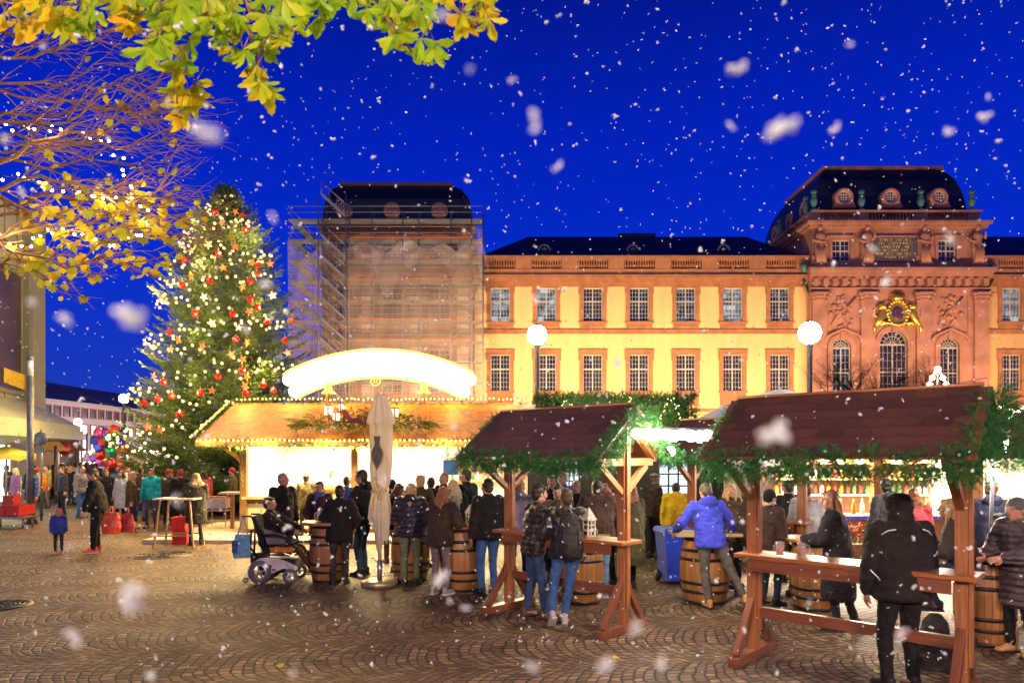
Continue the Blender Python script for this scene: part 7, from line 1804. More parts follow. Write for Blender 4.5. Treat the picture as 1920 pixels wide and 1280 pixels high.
for (s0, s1, z0, z1) in ((0, 11.1, 4.48, 4.64), (0, 11.1, 9.2, 9.34)): q.beam(onw(s0, (z0+z1)/2, .08), onw(s1, (z0+z1)/2, .08), .06, z1-z0)
q.build('screen_frame', gm2, dsb)
sB = lambda px: None
def s_at(px):
    k = (px-960)/FP; return (k*A_.y-A_.x)/(e.x-k*e.y)
s0_, s1_2 = s_at(2), s_at(47); q = MB(); yl_ = mat('yellow_panel', (.8, .6, .01), .5)
q.quad(onw(s0_, 4.85, .09), onw(s1_2, 4.72, .09), onw(s1_2, 5.35, .09), onw(s0_, 5.4, .09)); q.build('yellow_panel', yl_, dsb)
q = MB(); q.v += [tuple(onw(-1, 4.3, .05)), tuple(onw(11.6, 4.3, .05)), tuple(onw(12.6, 3.35, 1.7)), tuple(onw(-1, 3.35, 1.7)), tuple(onw(-1, 2.75, 1.8)), tuple(onw(12.6, 2.75, 1.8)), tuple(onw(-1, 2.6, .0)), tuple(onw(11.6, 2.6, 0))]
for f in ((0, 3, 2, 1), (3, 4, 5, 2), (4, 6, 7, 5), (1, 2, 5, 7)): q.face(f)
q.build('canopy', gm, dsb)
q = MB(); q.prism([(p.x, p.y) for p in [A_+nr*-.5, B_+nr*-.5, C_+Vector((-.6, 0, 0)), Vector((-40, 31, 0)), Vector((-40, 15, 0))]], (0, 0, 0), (1, 0, 0), (0, 1, 0), (0, 0, 3.9)); q.build('shop_wall', mat('shop_wall', (.5, .45, .38), .6), dsb)
for i in range(5):
    q = MB(); a, b_ = onw(.6+i*2.2, .3, -.42), onw(2.4+i*2.2, .3, -.42); q.quad(a, b_, b_+Vector((0, 0, 2.2)), a+Vector((0, 0, 2.2))); q.build('shop_window', glow('shop_glow', (.95, .9, .8), 2.4), dsb)
lamp('canopy_light', 'AREA', onw(7, 2.55, 1.0), 170, (.55, 1, .62), 2.0, None, (0, 0, 0), 6)
lamp('store_fill_light', 'POINT', (-11, 19, 7.5), 1000, (1, .9, .72), .3)  # added unseen fill light, brightens the department store wall
# tall grey mast with glass top
p = P(57, 0, 21); t = wthing('light_mast', 'thick grey light mast with unlit glass head before the department store', 'street lamp', (p.x, 21, 0)); zt = P(0, 668, 21).z
MB().tube([(p.x, 21, 0), (p.x, 21, zt-.6)], .095, 16).build('pole', grey_pole, t); MB().tube([(p.x, 21, zt-.6), (p.x, 21, zt-.12)], .075, 16).build('lamp_glass', mat('dim_glass', (.7, .72, .7), .2), t); MB().tube([(p.x, 21, zt-.12), (p.x, 21, zt)], .095, 16).build('lamp_cap', grey_pole, t)
# ------------------------------------------------------------------ long building far left
XF = -60.8; t = wthing('shop_building', 'long pinkish building with rows of red framed windows and dark roof', 'building', (XF-6, 108, 0))
pk = mat('pink_plaster', (.42, .34, .33), .85, var=.06, scale=.4); rf_ = mat('window_red_stone', (.28, .06, .035), .7)
def fz(py, Y): return CAMZ+(HOR-py)*Y/FP
Y0_, Y1_ = 78.0, 150.0; rows = ((7.3, 8.5, 0), (4.9, 6.2, 1), (2.9, 4.1, 2))
nW = 33; ysW = [81.5+1.95*i for i in range(nW)]
w = MB(); w.bb(XF-12, XF, Y0_, Y1_, 0, 9.1); w.bb(XF-12, XF+.35, Y0_, Y1_, 9.1, 9.35); w.bb(XF-12, XF+.15, Y0_, Y1_, 4.4, 4.55); w.build('wall', pk, t)
w = MB(); w.prism([(0, 0), (-3.6, 2.6), (-9, 2.9), (-12, 0)], (XF+.4, Y0_, 9.36), (1, 0, 0), (0, 0, 1), (0, Y1_-Y0_, 0)); w.build('roof', slate, t)
sl4 = glow('shop_window_glow', (1, .86, .72), 1.6, 'NONE'); dk = mat('far_window', (.05, .06, .07), .2)
for ri, (z0, z1, k) in enumerate(rows):
    for i, y in enumerate(ysW):
        f = MB(); f.bb(XF, XF+.12, y-.72, y-.55, z0-.1, z1+.15); f.bb(XF, XF+.12, y+.55, y+.72, z0-.1, z1+.15); f.bb(XF, XF+.12, y-.55, y+.55, z1, z1+.15); f.bb(XF, XF+.12, y-.55, y+.55, z0-.1, z0)
        wd = f.build('window', rf_ if k != 2 else pk, t); f = MB(); f.quad((XF+.03, y+.55, z0), (XF+.03, y-.55, z0), (XF+.03, y-.55, z1), (XF+.03, y+.55, z1)); lit = (k == 1 and (i*7) % 3 != 1 and i < 16) or (k == 2)
        f.build('pane', sl4 if lit else dk, wd)
for i in range(9):
    q = MB(); y = 82+i*7; q.quad((XF+.05, y+6, .3), (XF+.05, y, .3), (XF+.05, y, 2.5), (XF+.05, y+6, 2.5)); q.build('shop_front', glow('shop_front_glow', (1, .9, .82), 3.2), t)
b2_ = wthing('side_building', 'distant side building with warm shop fronts behind the Christmas tree', 'building', (-52, 150, 0)); w = MB(); w.bb(-62, -25, 150, 160, 0, 9); w.build('wall', pk, b2_); w = MB(); w.prism([(149.5, 9), (155, 12), (161, 9)], (-62, 0, 0), (0, 1, 0), (0, 0, 1), (37, 0, 0)); w.build('roof', slate, b2_)
for i in range(10): w = MB(); w.quad((-60+i*3.5, 149.95, 4.5), (-58+i*3.5, 149.95, 4.5), (-58+i*3.5, 149.95, 6.5), (-60+i*3.5, 149.95, 6.5)); w.build('window', dk, b2_)
w = MB(); w.quad((-60, 149.9, .3), (-26, 149.9, .3), (-26, 149.9, 3), (-60, 149.9, 3)); w.build('shop_front', M['shop_front_glow'], b2_)
# market stalls in the far crowd
def bgstall(px0, px1, Y, ztop, col, label, gl):
    a, b_ = P(px0, 0, Y).x, P(px1, 0, Y).x; t = wthing('distant_stall', label, 'market stall', ((a+b_)/2, Y, 0), 'small lit stalls behind the far crowd')
    w = MB(); w.bb(a, b_, Y+1.8, Y+1.9, 0, ztop); w.bb(a, a+.08, Y, Y+1.8, 0, ztop); w.bb(b_-.08, b_, Y, Y+1.8, 0, ztop); w.build('wall', pale_wood, t)
    w = MB(); w.bb(a, b_, Y-.05, Y+.5, .85, .95); w.bb(a, b_, Y, Y+.05, 0, .85); w.build('counter', red_wood, t)
    w = MB(); w.prism([(-.5, 0), (1, .8), (2.4, 0)], (a-.2, Y, ztop), (0, 1, 0), (0, 0, 1), (b_-a+.4, 0, 0)); w.build('roof', mat('awning_'+label.split()[0], col, .7), t)
    w = MB(); w.bb(a+.2, b_-.2, Y+1.7, Y+1.78, 1.1, ztop-.15); w.build('lit_back', gl, t)
    w = MB(); n = int((b_-a)/.35); [w.sphere((a+(b_-a)*(i+.5)/n, Y-.5, ztop-.05), .05, 6, 4) for i in range(n)]; w.build('bulbs', bulb_white, t)
gA = glow('stall_glow_warm', (1, .8, .55), 2.6); gB = glow('stall_glow_pink', (1, .62, .6), 1.5)
bgstall(240, 330, 42, 2.35, (.5, .42, .35), 'cream roofed lit stall between the lamp post and the Christmas tree', gA)
bgstall(325, 400, 38, 2.3, (.4, .12, .1), 'red roofed lit stall behind the Christmas tree trunk', gB)
bgstall(395, 470, 34, 2.3, (.5, .42, .35), 'pale roofed lit stall left of the grill hut', gA)
bgstall(75, 118, 50, 2.4, (.6, .2, .02), 'orange awning stall under the department store canopy edge', gA)
bgstall(-20, 60, 32, 2.3, (.55, .28, .03), 'yellow awning stall at the left edge behind the crates', gA)
lamp('far_market_light', 'POINT', (P(300, 0, 36).x, 36, 2.7), 260, (1, .75, .6), .2); lamp('far_market_light', 'POINT', (P(120, 0, 40).x, 40, 2.8), 260, (1, .85, .75), .2); lamp('far_market_light', 'POINT', (P(400, 0, 25).x, 26.5, 1.9), 60, (1, .8, .55), .1)
lamp('far_building_fill', 'POINT', (-42, 92, 6), 14000, (1, .82, .74), .3); lamp('far_building_fill', 'POINT', (-44, 118, 6), 14000, (1, .82, .74), .3)  # two added fill lights without fixtures, brighten the long far building
# signs
def sign(px, py, Y, label, build):
    p = P(px, py, Y); t = wthing('road_sign', label, 'sign', (p.x, Y, 0), 'traffic signs'); MB().tube([(p.x, Y+.04, 0), (p.x, Y+.04, p.z+.3)], .035, 8).build('post', grey_pole, t); build(t, p)
def noentry(t, p):
    MB().lathe([(0, -.01), (.36, -.01), (.36, .02), (0, .02)], p, 32, axis='Y').build('disc', mat('sign_red', (.75, .04, .02), .4), t); MB().box(p+Vector((0, -.02, 0)), (.52, .012, .12)).build('bar', mat('sign_white', (.85, .83, .8), .4), t)
    MB().box(p+Vector((0, 0, -.6)), (.5, .02, .36)).build('plate', mat('plate_grey', (.5, .46, .42), .5), t)
sign(121, 841, 38, 'round red no entry sign with white bar', noentry)
def rnd(t, p):
    MB().lathe([(0, -.01), (.22, -.01), (.22, .02), (0, .02)], p, 32, axis='Y').build('disc', mat('sign_back', (.13, .16, .22), .5, .4), t); MB().box(p+Vector((0, 0, -.34)), (.28, .02, .2)).build('plate', mat('sign_back', (.13, .16, .22), .5, .4), t)
sign(76, 822, 22, 'back of a round grey traffic sign beside the thick mast', rnd)
def tri(t, p):
    MB().prism([(-.4, -.3), (.4, -.3), (0, .4)], p, (1, 0, 0), (0, 0, 1), (0, .02, 0)).build('red_triangle', M['sign_red'], t); MB().prism([(-.26, -.21), (.26, -.21), (0, .25)], p+Vector((0, -.01, 0)), (1, 0, 0), (0, 0, 1), (0, .008, 0)).build('white_field', M['sign_white'], t)
sign(163, 856, 44, 'small triangular warning sign left of the balloons', tri)
for px, top, Y, l in ((104, 835, 30, 'dark'), (113, 832, 46, 'thin'), (142, 820, 50, 'reddish'), (163, 812, 52, 'brown')):
    p = P(px, top, Y); t = wthing('street_pole', f'{l} plain pole standing in the far street', 'pole', (p.x, Y, 0), 'plain poles in the far street'); MB().tube([(p.x, Y, 0), p], .06, 8).build('shaft', M['window_red_stone'] if l == 'reddish' else grey_pole, t)
# balloons
bc = [('blue', (.04, .05, .5)), ('red', (.6, .03, .03)), ('green', (.01, .28, .16)), ('yellow', (.7, .62, .02)), ('pink', (.75, .08, .35)), ('silver', (.6, .58, .6)), ('orange', (.8, .18, .03)), ('purple', (.25, .05, .4))]
bl = [(178, 825, 0), (185, 812, 4), (210, 808, 3), (230, 812, 0), (203, 822, 2), (218, 822, 2), (192, 828, 1), (196, 842, 5), (180, 845, 5), (208, 836, 2), (226, 832, 0), (236, 842, 6), (222, 845, 6), (188, 852, 1), (204, 852, 5), (196, 858, 3), (214, 856, 1), (228, 858, 5), (184, 838, 0), (200, 866, 4), (212, 868, 1), (222, 866, 6), (190, 864, 4), (206, 878, 1), (215, 805, 1), (198, 812, 7), (232, 826, 5), (176, 858, 7), (208, 846, 2), (230, 868, 6)]
Yb = 27; g = random.Random(3); knot = Vector((P(207, 0, Yb).x, Yb, 1.45)); seen_b = {}
for i, (a, b_, k) in enumerate(bl):
    p = P(a, b_, Yb+g.uniform(-.35, .35)); seen_b[k] = seen_b.get(k, 0)+1; o_ = ['first', 'second', 'third', 'fourth', 'fifth', 'sixth', 'seventh'][seen_b[k]-1]
    t = wthing('balloon', f'{bc[k][0]} foil balloon, {o_} {bc[k][0]} one counted from the top of the bunch', 'balloon', p, 'balloons in the bunch over the crowd')
    m_ = mat('foil_'+bc[k][0], bc[k][1], .18, .5, .5, 6); q = MB()
    if i % 3 == 0: q.box(p, (.34, .14, .34), R=Matrix.Rotation(g.uniform(-.5, .5), 3, 'Y')); o = q.build('envelope', m_, t, .06, None, 3)
    else: q.sphere(p, .2, 14, 10, (1, .8, 1.12)); o = q.build('envelope', m_, t)
    MB().tube([p+Vector((0, 0, -.2)), knot], .003, 3).build('string', wire_m, t)
# overhead wire
for i, (a, b_) in enumerate((((887, 757, 30), (1850, 708, 30)), ((60, 700, 30), (420, 770, 45)))):
    p, q_ = P(*a), P(*b_); n = 24; pts = [p+(q_-p)*k/n+Vector((0, 0, -1.0*math.sin(PI*k/n))) for k in range(n+1)]
    tag(MB().tube(pts, .012, 4).build('overhead_wire', black_m), ['thin overhead wire sagging across the yellow wing', 'thin overhead wire above the far street on the left'][i], 'wire', 'overhead wires')
# fallen bits
fs = [(1190, 1196, 2), (905, 1150, 0), (1158, 1235, 1), (1290, 1240, 1), (890, 1152, 0), (600, 1235, 1), (640, 1130, 1), (520, 1250, 1), (1650, 1262, 1)]
for i, (a, b_, k) in enumerate(fs):
    o_ = np.array(G(a, b_))+np.array((0, 0, .012)); ac2 = Acc()
    if k == 2: V, F_ = fir([o_, o_+np.array((.03, .02, 0))], [(1, .2, .1), (.6, -.5, .1)], .10, .03, .005, 40, 3); ob = np_mesh('fir_sprig', V, F_, fir_garland); tag(ob, 'green fir sprig lying on the cobbles right of the middle shelter foot', 'fir sprig')
    else:
        ac2.add(place(LV, o_, (math.cos(i), math.sin(i), .1), (-math.sin(i), math.cos(i), .1), .08), LF3); ob = ac2.build('fallen_leaf', yel); tag(ob, 'small yellow autumn leaf lying on the cobbles', 'leaf', 'fallen leaves on the cobbles')
# ------------------------------------------------------------------ people in the scene
def up(px, Y, z=0): return (P(px, 0, Y).x, Y, z)
def rzf(deg): return math.radians(deg)       # 0 = back to camera, 180 = facing camera, 90 = facing left, -90 = facing right
# near figures first
feet_yaw[('x', 0)] = 0
L1_ = 'man in black hooded softshell jacket and dark beanie with his back to us, right foreground'
hm = person(tuple(G(1690, 1292)), rzf(3), L1_, 1.80, lean=.05, hands=((-.27, .10, .78), (.30, .04, .80)), hair='beanie', hc='black', tm=cloth('softshell', (.014, .0115, .010), .75, bump=.45), lm=tBlack, hood='up', w=1.24, puff=.04, fat=1.2, length=.02, voxel=.010, feet=((-.13, 0, 0), (.13, .02, 0)), legfat=1.1)
refl = mat('reflective_strip', (.85, .87, .9), .3)
def strip(root, pts, w_=.012, name='reflective_strip'): MB().tube(pts, w_, 5).build(name, refl, root)
strip(hm, [(-.235, -.075, 1.435), (-.19, -.105, 1.475), (-.13, -.13, 1.487)], .006); strip(hm, [(.12, -.13, 1.487), (.19, -.105, 1.465), (.245, -.07, 1.42)], .006)
strip(hm, [(-.345, -.085, 1.12), (-.30, -.125, 1.06), (-.275, -.12, 1.03)], .006); strip(hm, [(.36, -.06, 1.11), (.33, -.11, 1.05), (.31, -.12, 1.01)], .006)
L2_ = 'man with brown hair, backpack and white sneakers crossing his legs at the middle standing table'
feet_pitch[(L2_, 0)] = -.75
bpk = person(tuple(G(1064, 1168)), rzf(4), L2_, 1.74, lean=.12, hands=((-.20, .30, 1.12), (.24, .28, 1.10)), hair='short', hc='brown', tm=cLeather, lm=jBlue, sm=shoe_white, feet=((-.22, -.14, .05), (-.03, .04, 0)), voxel=.010, head=(0, .1), puff=.028, w=1.12, fat=1.1)
b = Blob(); b.loft([((0, -.23, .86), .13, .08, 0), ((0, -.25, .90), .165, .115, 0), ((0, -.25, 1.05), .165, .125, 0), ((0, -.21, 1.22), .155, .11, 0), ((0, -.16, 1.36), .12, .08, 0), ((0, -.13, 1.42), .07, .05, 0)])
b.ell((0, -.33, .98), (.12, .05, .10)); pk_ = mesh_obj('backpack', b.mesh('backpack', .010, 2, .02, .08), cloth('pack_black', (.018, .015, .014), .6, bump=.4), None)
pk_.location = bpk.location; pk_.rotation_euler = bpk.rotation_euler; tag(pk_, 'black backpack worn by the brown haired man in the middle', 'backpack')
q = MB()
for sg in (-1, 1):
    q.beam((sg*.10, -.14, 1.40), (sg*.135, .02, 1.47), .05, .02); q.tube([(sg*.09, -.372, 1.02), (sg*.095, -.355, 1.12), (sg*.085, -.3, 1.24)], .006, 5); q.tube([(sg*.125, -.3, .92), (sg*.14, -.33, .85), (sg*.13, -.31, .80)], .008, 5)
q.tube([(-.03, -.12, 1.44), (0, -.14, 1.47), (.03, -.12, 1.44)], .009, 6); q.build('strap', black_p, pk_)
person(tuple(G(1000, 1158)), rzf(-72), 'man with dark hair in a black puffer jacket facing right beside the backpack man', 1.78, lean=.10, head=(.15, .12), hands=((-.10, .42, 1.12), (.12, .40, 1.10)), hair='short', hc='dark', tm=cPuffB, lm=jDark2 if 'jDark2' in globals() else cloth('jeans_mid', (.03, .06, .14)), sm=shoe_brown, feet=((-.12, -.06, 0), (.10, .12, 0)), voxel=.010, puff=.015)
person(up(972, 10.7), rzf(-8), 'man in lavender grey hooded jacket seen from behind the left shelter post', 1.80, lean=.18, hair='crop', hc='ginger', tm=cLav, lm=jDark, hood='down', head=(-.4, .1), puff=.01)
person(up(1050, 10.6), rzf(150), 'person in grey shirt behind the two men at the middle table', 1.72, lean=.1, hair='short', hc='brown', tm=cloth('shirt_taupe', (.12, .09, .08)), lm=tBlack, head=(.3, .2))
person(up(1125, 10.2), rzf(12), 'broad man in brown jacket and light jeans right of the backpack man', 1.80, lean=.22, hands=((-.25, .35, 1.08), (.25, .35, 1.08)), hair='crop', hc='dark', tm=cBrown, lm=jLight, sm=shoe('grey_red', (.35, .3, .3), sole_w), puff=.035, w=1.12, fat=1.08, feet=((-.10, 0, 0), (.12, .12, 0)))
person(up(1036, 12.2), rzf(175), 'dark haired man facing us behind the left half of the middle table', 1.80, hair='short', hc='black', tm=cBlack, lm=tBlack)
person(up(1056, 12.9), rzf(140), 'fair man in blue grey jacket at the back of the middle group', 1.85, hair='crop', hc='fair', tm=cDenim, lm=tBlack)
person(up(1080, 11.9), rzf(170), 'ginger haired man facing us over the middle standing table', 1.72, hair='short', hc='ginger', tm=cBlack, lm=tBlack)
person(up(1142, 11.4), rzf(120), 'person in a red top behind the right shelter post', 1.76, hair='short', hc='black', tm=cRed, lm=tBlack)
person(up(1186, 10.9), rzf(35), 'long haired woman in an olive coat right of the middle shelter post', 1.70, lean=.05, hair='long', hc='ginger', tm=cOlive, lm=tBlack, length=.42, puff=.02, feet=((-.1, 0, 0), (.1, .1, 0)))
person(up(1226, 14.2), rzf(-70), 'man in dark coat and grey cap by the lit blue window', 1.78, hair='cap', hc='grey', tm=cBrown, lm=tBlack, sm=shoe_brown)
person(up(1268, 13.2), rzf(-10), 'person in a bright yellow puffer coat behind the blue bin', 1.62, lean=.15, hair='short', hc='dark', tm=cYellow, lm=tBlack, puff=.05, hood='down', head=(0, .4))
Lb = 'man in a bright blue hoodie leaning on the oak barrel with one leg out'
feet_pitch[(Lb, 1)] = -.2
person(tuple(Vector(G(1335, 1140))+Vector((-.02, .0, 0))), rzf(2), Lb, 1.80, lean=.32, hands=((-.40, .32, 1.02), (.42, .36, 1.0)), hair='short', hc='brown', tm=cBlue, lm=tGrey, sm=shoe_tan, hood='down', head=(0, .5), feet=((-.02, .02, 0), (.48, -.08, .0)), voxel=.010, w=1.08, puff=.015)
person(up(1368, 11.2), rzf(-150), 'blond woman behind the man in the blue hoodie', 1.70, hair='long', hc='blond', tm=cBrown, lm=tBlack, length=.2)
person(up(1395, 10.4), rzf(-30), 'stooping dark coated person right of the blue hoodie man', 1.70, lean=.35, hair='short', hc='dark', tm=cBrown, lm=tBlack, head=(-.3, .3), puff=.02)
person(up(1442, 9.8), rzf(-60), 'person in a brown coat and dark hat behind the left post of the big shelter', 1.66, hair='beanie', hc='black', tm=cBrown, lm=jDark, length=.3, puff=.02)
person(up(1478, 11.6), rzf(20), 'slim figure in black beside the white stall corner', 1.74, hair='short', hc='black', tm=cBlack, lm=tBlack)
person(up(1512, 10.9), rzf(-25), 'woman in a pale grey coat at the drinks stall', 1.72, lean=.1, hair='short', hc='brown', tm=cloth('coat_palegrey', (.40, .39, .40)), lm=tBlack, length=.15)
Lw = 'woman in a long black coat with auburn hair at the big standing table'
person(tuple(G(1572, 1180)), rzf(60), Lw, 1.74, lean=.12, hands=((-.10, .38, 1.12), (.15, .22, 1.13)), hair='long', hc='ginger', tm=cBlack, lm=tBlack, sm=shoe_black, length=.45, puff=.03, head=(.4, .15), feet=((-.08, 0, 0), (.12, -.18, .0)), voxel=.010)
person(up(1662, 10.6), rzf(15), 'man in a grey jacket carrying a bag with an orange pocket at the stall', 1.80, hair='short', hc='black', tm=cloth('coat_slate', (.06, .06, .065)), lm=tBlack, hood='down', head=(-.6, 0))
person(up(1712, 9.9), rzf(-12), 'woman in a faded red coat with light brown hair at the stall', 1.68, hair='long', hc='ginger', tm=cRed, lm=jDark, length=.1)
Lt = 'blond woman in a dark jacket with a teal vest leaning on the big standing table'
feet_pitch[(Lt, 0)] = .0
tw_ = person(tuple(Vector((P(1812, 0, 7.6).x, 7.6, 0))), rzf(58), Lt, 1.70, lean=.25, hands=((-.12, .42, 1.12), (.10, .40, 1.12)), hair='bob', hc='blond', tm=cloth('jacket_umber', (.045, .032, .03), .7), lm=cloth('jeans_navy', (.015, .03, .09)), sm=shoe_black, feet=((-.12, .30, .42), (.14, -.05, 0)), voxel=.010, puff=.03, fat=1.05, scarf=None)
b = Blob(); b.ell((-.02, .14, 1.22), (.13, .10, .16)); mesh_obj('teal_vest', b.mesh('vest', .012, 1, .02, .06), cTeal, tw_)
MB().tube([(-.17, .52, .50), (-.175, .45, .465), (-.175, .38, .485), (-.17, .33, .53)], .009, 5).build('shoe_mark', mat('mark_white', (.8, .8, .78), .5), tw_)
person(up(1858, 9.9), rzf(-20), 'man in a dark blue hooded jacket walking away right of the post', 1.78, hair='short', hc='brown', tm=cNavy, lm=tBlack, hood='down', head=(-.5, 0))
Ls = 'elderly blond woman with a blue scarf holding a white cup at the right edge'
ow = person(up(1903, 8.7), rzf(140), Ls, 1.64, hands=((-.16, .30, 1.22), (.10, .30, 1.22)), hair='bob', hc='fair', tm=cloth('coat_charcoal', (.04, .038, .036)), lm=tBlack, puff=.02, scarf=cloth('scarf_blue', (.10, .17, .32)), voxel=.011)
wp = ow.matrix_basis @ Vector((-.05, .36, 1.20))
t = thing('cup', 'white cup held up by the elderly blond woman', 'cup', tuple(wp), 0); MB().lathe([(0, 0), (.035, 0), (.045, .11), (.040, .11), (.032, .006)], (0, 0, 0), 18).build('body', cup_w, t)
person(up(1918, 7.4), rzf(105), 'person in a grey purple puffer coat and tan boots cut by the right edge', 1.70, lean=.12, hands=((-.12, .40, 1.1), (.15, .35, 1.08)), hair='beanie', hc='grey', tm=cPuffG, lm=tBlack, sm=shoe_tan, puff=.045, length=.3, voxel=.010, boots=.12)
# left group round the grill hut
person(up(530, 12.9), rzf(-130), 'balding man in a black jacket standing behind the wheelchair', 1.82, hair='crop', hc='grey', tm=cBlack, lm=tBlack, head=(.35, 0), puff=.02)
person(up(600, 12.9), rzf(178), 'woman in a brown coat and blue scarf facing us over the mug barrel', 1.66, hair='short', hc='brown', tm=cloth('coat_maroonbrown', (.06, .025, .022)), lm=tBlack, scarf=cloth('scarf_blue', (.10, .17, .32)), puff=.02, hands=((-.15, .3, 1.05), (.15, .3, 1.05)))
person(up(636, 11.35), rzf(8), 'dark coated figure with patterned trousers and boots before the mug barrel', 1.66, lean=.1, hair='short', hc='black', tm=cBlack, lm=cloth('camo', (.035, .033, .028), var=.8), length=.08, puff=.03, boots=.1, hands=((-.2, .3, 1.05), (.25, .2, 1.0)))
person(up(682, 12.2), rzf(75), 'tall dark haired man in a black jacket and jeans left of the parasol', 1.90, lean=.04, hair='short', hc='dark', tm=cBlack, lm=cloth('jeans_teal', (.03, .075, .13)), hood='down', head=(.1, .1), puff=.015, hands=((-.15, .36, 1.1), (.2, .2, 1.05)))
person(up(742, 12.6), rzf(-110), 'ginger long haired woman looking down just right of the parasol', 1.64, lean=.1, hair='long', hc='ginger', tm=cBlack, lm=tBlack, head=(0, .4))
person(up(735, 13.6), rzf(20), 'person in a dark hat behind the parasol', 1.66, hair='beanie', hc='black', tm=cBlack, lm=tBrown, sm=shoe_brown)
person(tuple(G(768, 1097)), rzf(-6), 'woman in a navy puffer jacket and olive trousers at the barrel beside the parasol', 1.70, lean=.12, hair='long', hc='blond', tm=cPuffN, lm=tOlive, head=(-.5, .3), puff=.04, hands=((-.2, .3, 1.08), (.2, .32, 1.08)), legfat=1.1, hood='down', voxel=.011)
person(tuple(G(824, 1114)), rzf(-28), 'woman in a brown coat and grey pink trousers with a camel shawl', 1.68, lean=.18, hair='long', hc='ginger', tm=cloth('coat_umber', (.035, .02, .014)), lm=cloth('trousers_mauve', (.16, .12, .12)), sm=shoe('grey', (.3, .28, .28), sole_w), head=(-.3, .3), length=.05, puff=.035, hands=((-.2, .36, 1.08), (.25, .3, 1.08)), scarf=cCamel, voxel=.011)
person(up(850, 11.6), rzf(30), 'woman with very long bright blond hair left of the lantern barrel', 1.74, hair='long', hc='fair', tm=cBlack, lm=tBlack, head=(.3, .2), length=.1, puff=.02)
person(up(880, 12.4), rzf(60), 'tall crop haired man in black leaning left behind the lantern barrel', 1.92, lean=.1, hair='crop', hc='brown', tm=cBlack, lm=tBlack, head=(.1, .2))
person(up(916, 10.5), rzf(28), 'man in black jacket and blue jeans left of the middle shelter post', 1.80, lean=.04, hair='short', hc='brown', tm=cBlack, lm=jBlue, head=(.2, 0), puff=.02)
person(up(788, 13.0), rzf(-20), 'fair haired person in olive green at the grill hut counter', 1.78, hair='short', hc='blond', tm=cOlive, lm=tBlack)
person(up(808, 13.5), rzf(10), 'dark coated person at the grill hut counter right of the menu lists', 1.72, hair='short', hc='dark', tm=cBlack, lm=tBlack)
person(up(833, 13.9), rzf(140), 'man with reddish face in the queue at the grill hut', 1.80, hair='crop', hc='ginger', tm=cBrown, lm=tBlack)
person(up(622, 19.4), rzf(165), 'hut worker in a pale shirt behind the left of the grill counter', 1.74, hair='cap', hc='grey', tm=cWhite, lm=tBlack)
person(up(574, 17.2), rzf(10), 'customer in dark clothes at the grill counter left of the worker', 1.68, hair='short', hc='dark', tm=cOlive, lm=tBlack)
person(up(650, 15.6), rzf(-30), 'customer in dark clothes close behind the tall man', 1.66, hair='short', hc='dark', tm=cDenim, lm=tBlack)
person(tuple(G(368, 1022)), rzf(30), 'woman in a dark olive coat with yellow fur collar at the pale high table', 1.72, hair='long', hc='blond', tm=cloth('parka', (.035, .03, .018)), lm=cloth('jeans_deep', (.02, .045, .12)), length=.3, puff=.03, hood='fur', head=(.3, .1), hands=((-.3, .3, 1.1), (.1, .3, 1.05)))
Lm = 'man in black with bright red shoes looking down towards the child'
mr = person(tuple(G(183, 1034)), rzf(115), Lm, 1.86, lean=.12, fat=1.2, w=1.15, puff=.03, legfat=1.15, hair='short', hc='brown', tm=cBlack, lm=tBlack, sm=shoe_red, head=(.1, .5), hands=((-.24, .22, .86), (.24, .04, .82)), feet=((-.20, .05, 0), (.20, .02, 0)))
person(tuple(G(110, 1036)), rzf(-150), 'small child in a pink hat and blue patterned coat', .95, hair='beanie', hc='pink', tm=cKid, lm=cNavy, sm=shoe_pink, puff=.045, hood='down', length=.06, fat=1.15, voxel=.010, hands=((-.25, .12, .85), (.25, .10, .85)))
# red shopping bags held by the man
def bag(p, w_, h_, mt, label, rz=0, handles=True):
    t = thing('shopping_bag', label, 'bag', p, rz); B = Blob(); B.loft([((0, 0, 0), w_*.5, w_*.28, 0), ((0, 0, h_*.3), w_*.58, w_*.34, 0), ((0, 0, h_*.75), w_*.50, w_*.22, 0), ((0, 0, h_), w_*.38, w_*.06, 0)])
    mesh_obj('bag_body', B.mesh('bag', .012, 1, .05, .12), mt, t); q = MB()
    for sg in (-1, 1): q.tube([(-w_*.15, sg*.02, h_-.02), (-w_*.06, sg*.01, h_+.14), (w_*.06, sg*.01, h_+.14), (w_*.15, sg*.02, h_-.02)], .008, 5)
    if handles: q.build('handle', mt, t)
    return t
gp = G(214, 1034); bag((gp.x, gp.y-.1, .42), .38, .46, mat('bag_orange_red', (.75, .09, .03), .5, trans=.0), 'orange red plastic bag hanging from the man in black'); bag((gp.x+.26, gp.y+.05, .44), .30, .40, mat('bag_dark_red', (.35, .03, .03), .5), 'darker red bag behind the orange red plastic bag')
bk = Blob(); bk.loft([((0, 0, 0), .17, .12, 0), ((0, 0, .25), .19, .14, 0), ((0, -.02, .48), .12, .09, 0), ((0, 0, .56), .05, .04, 0)]); o = mesh_obj('rucksack', bk.mesh('rucksack', .012, 1, .04, .1), cloth('pack_black', (.018, .015, .014), .6), None); o.location = (P(1752, 0, 6.9).x, 6.9, 0); tag(o, 'dark rucksack standing on the cobbles under the big standing table', 'bag')
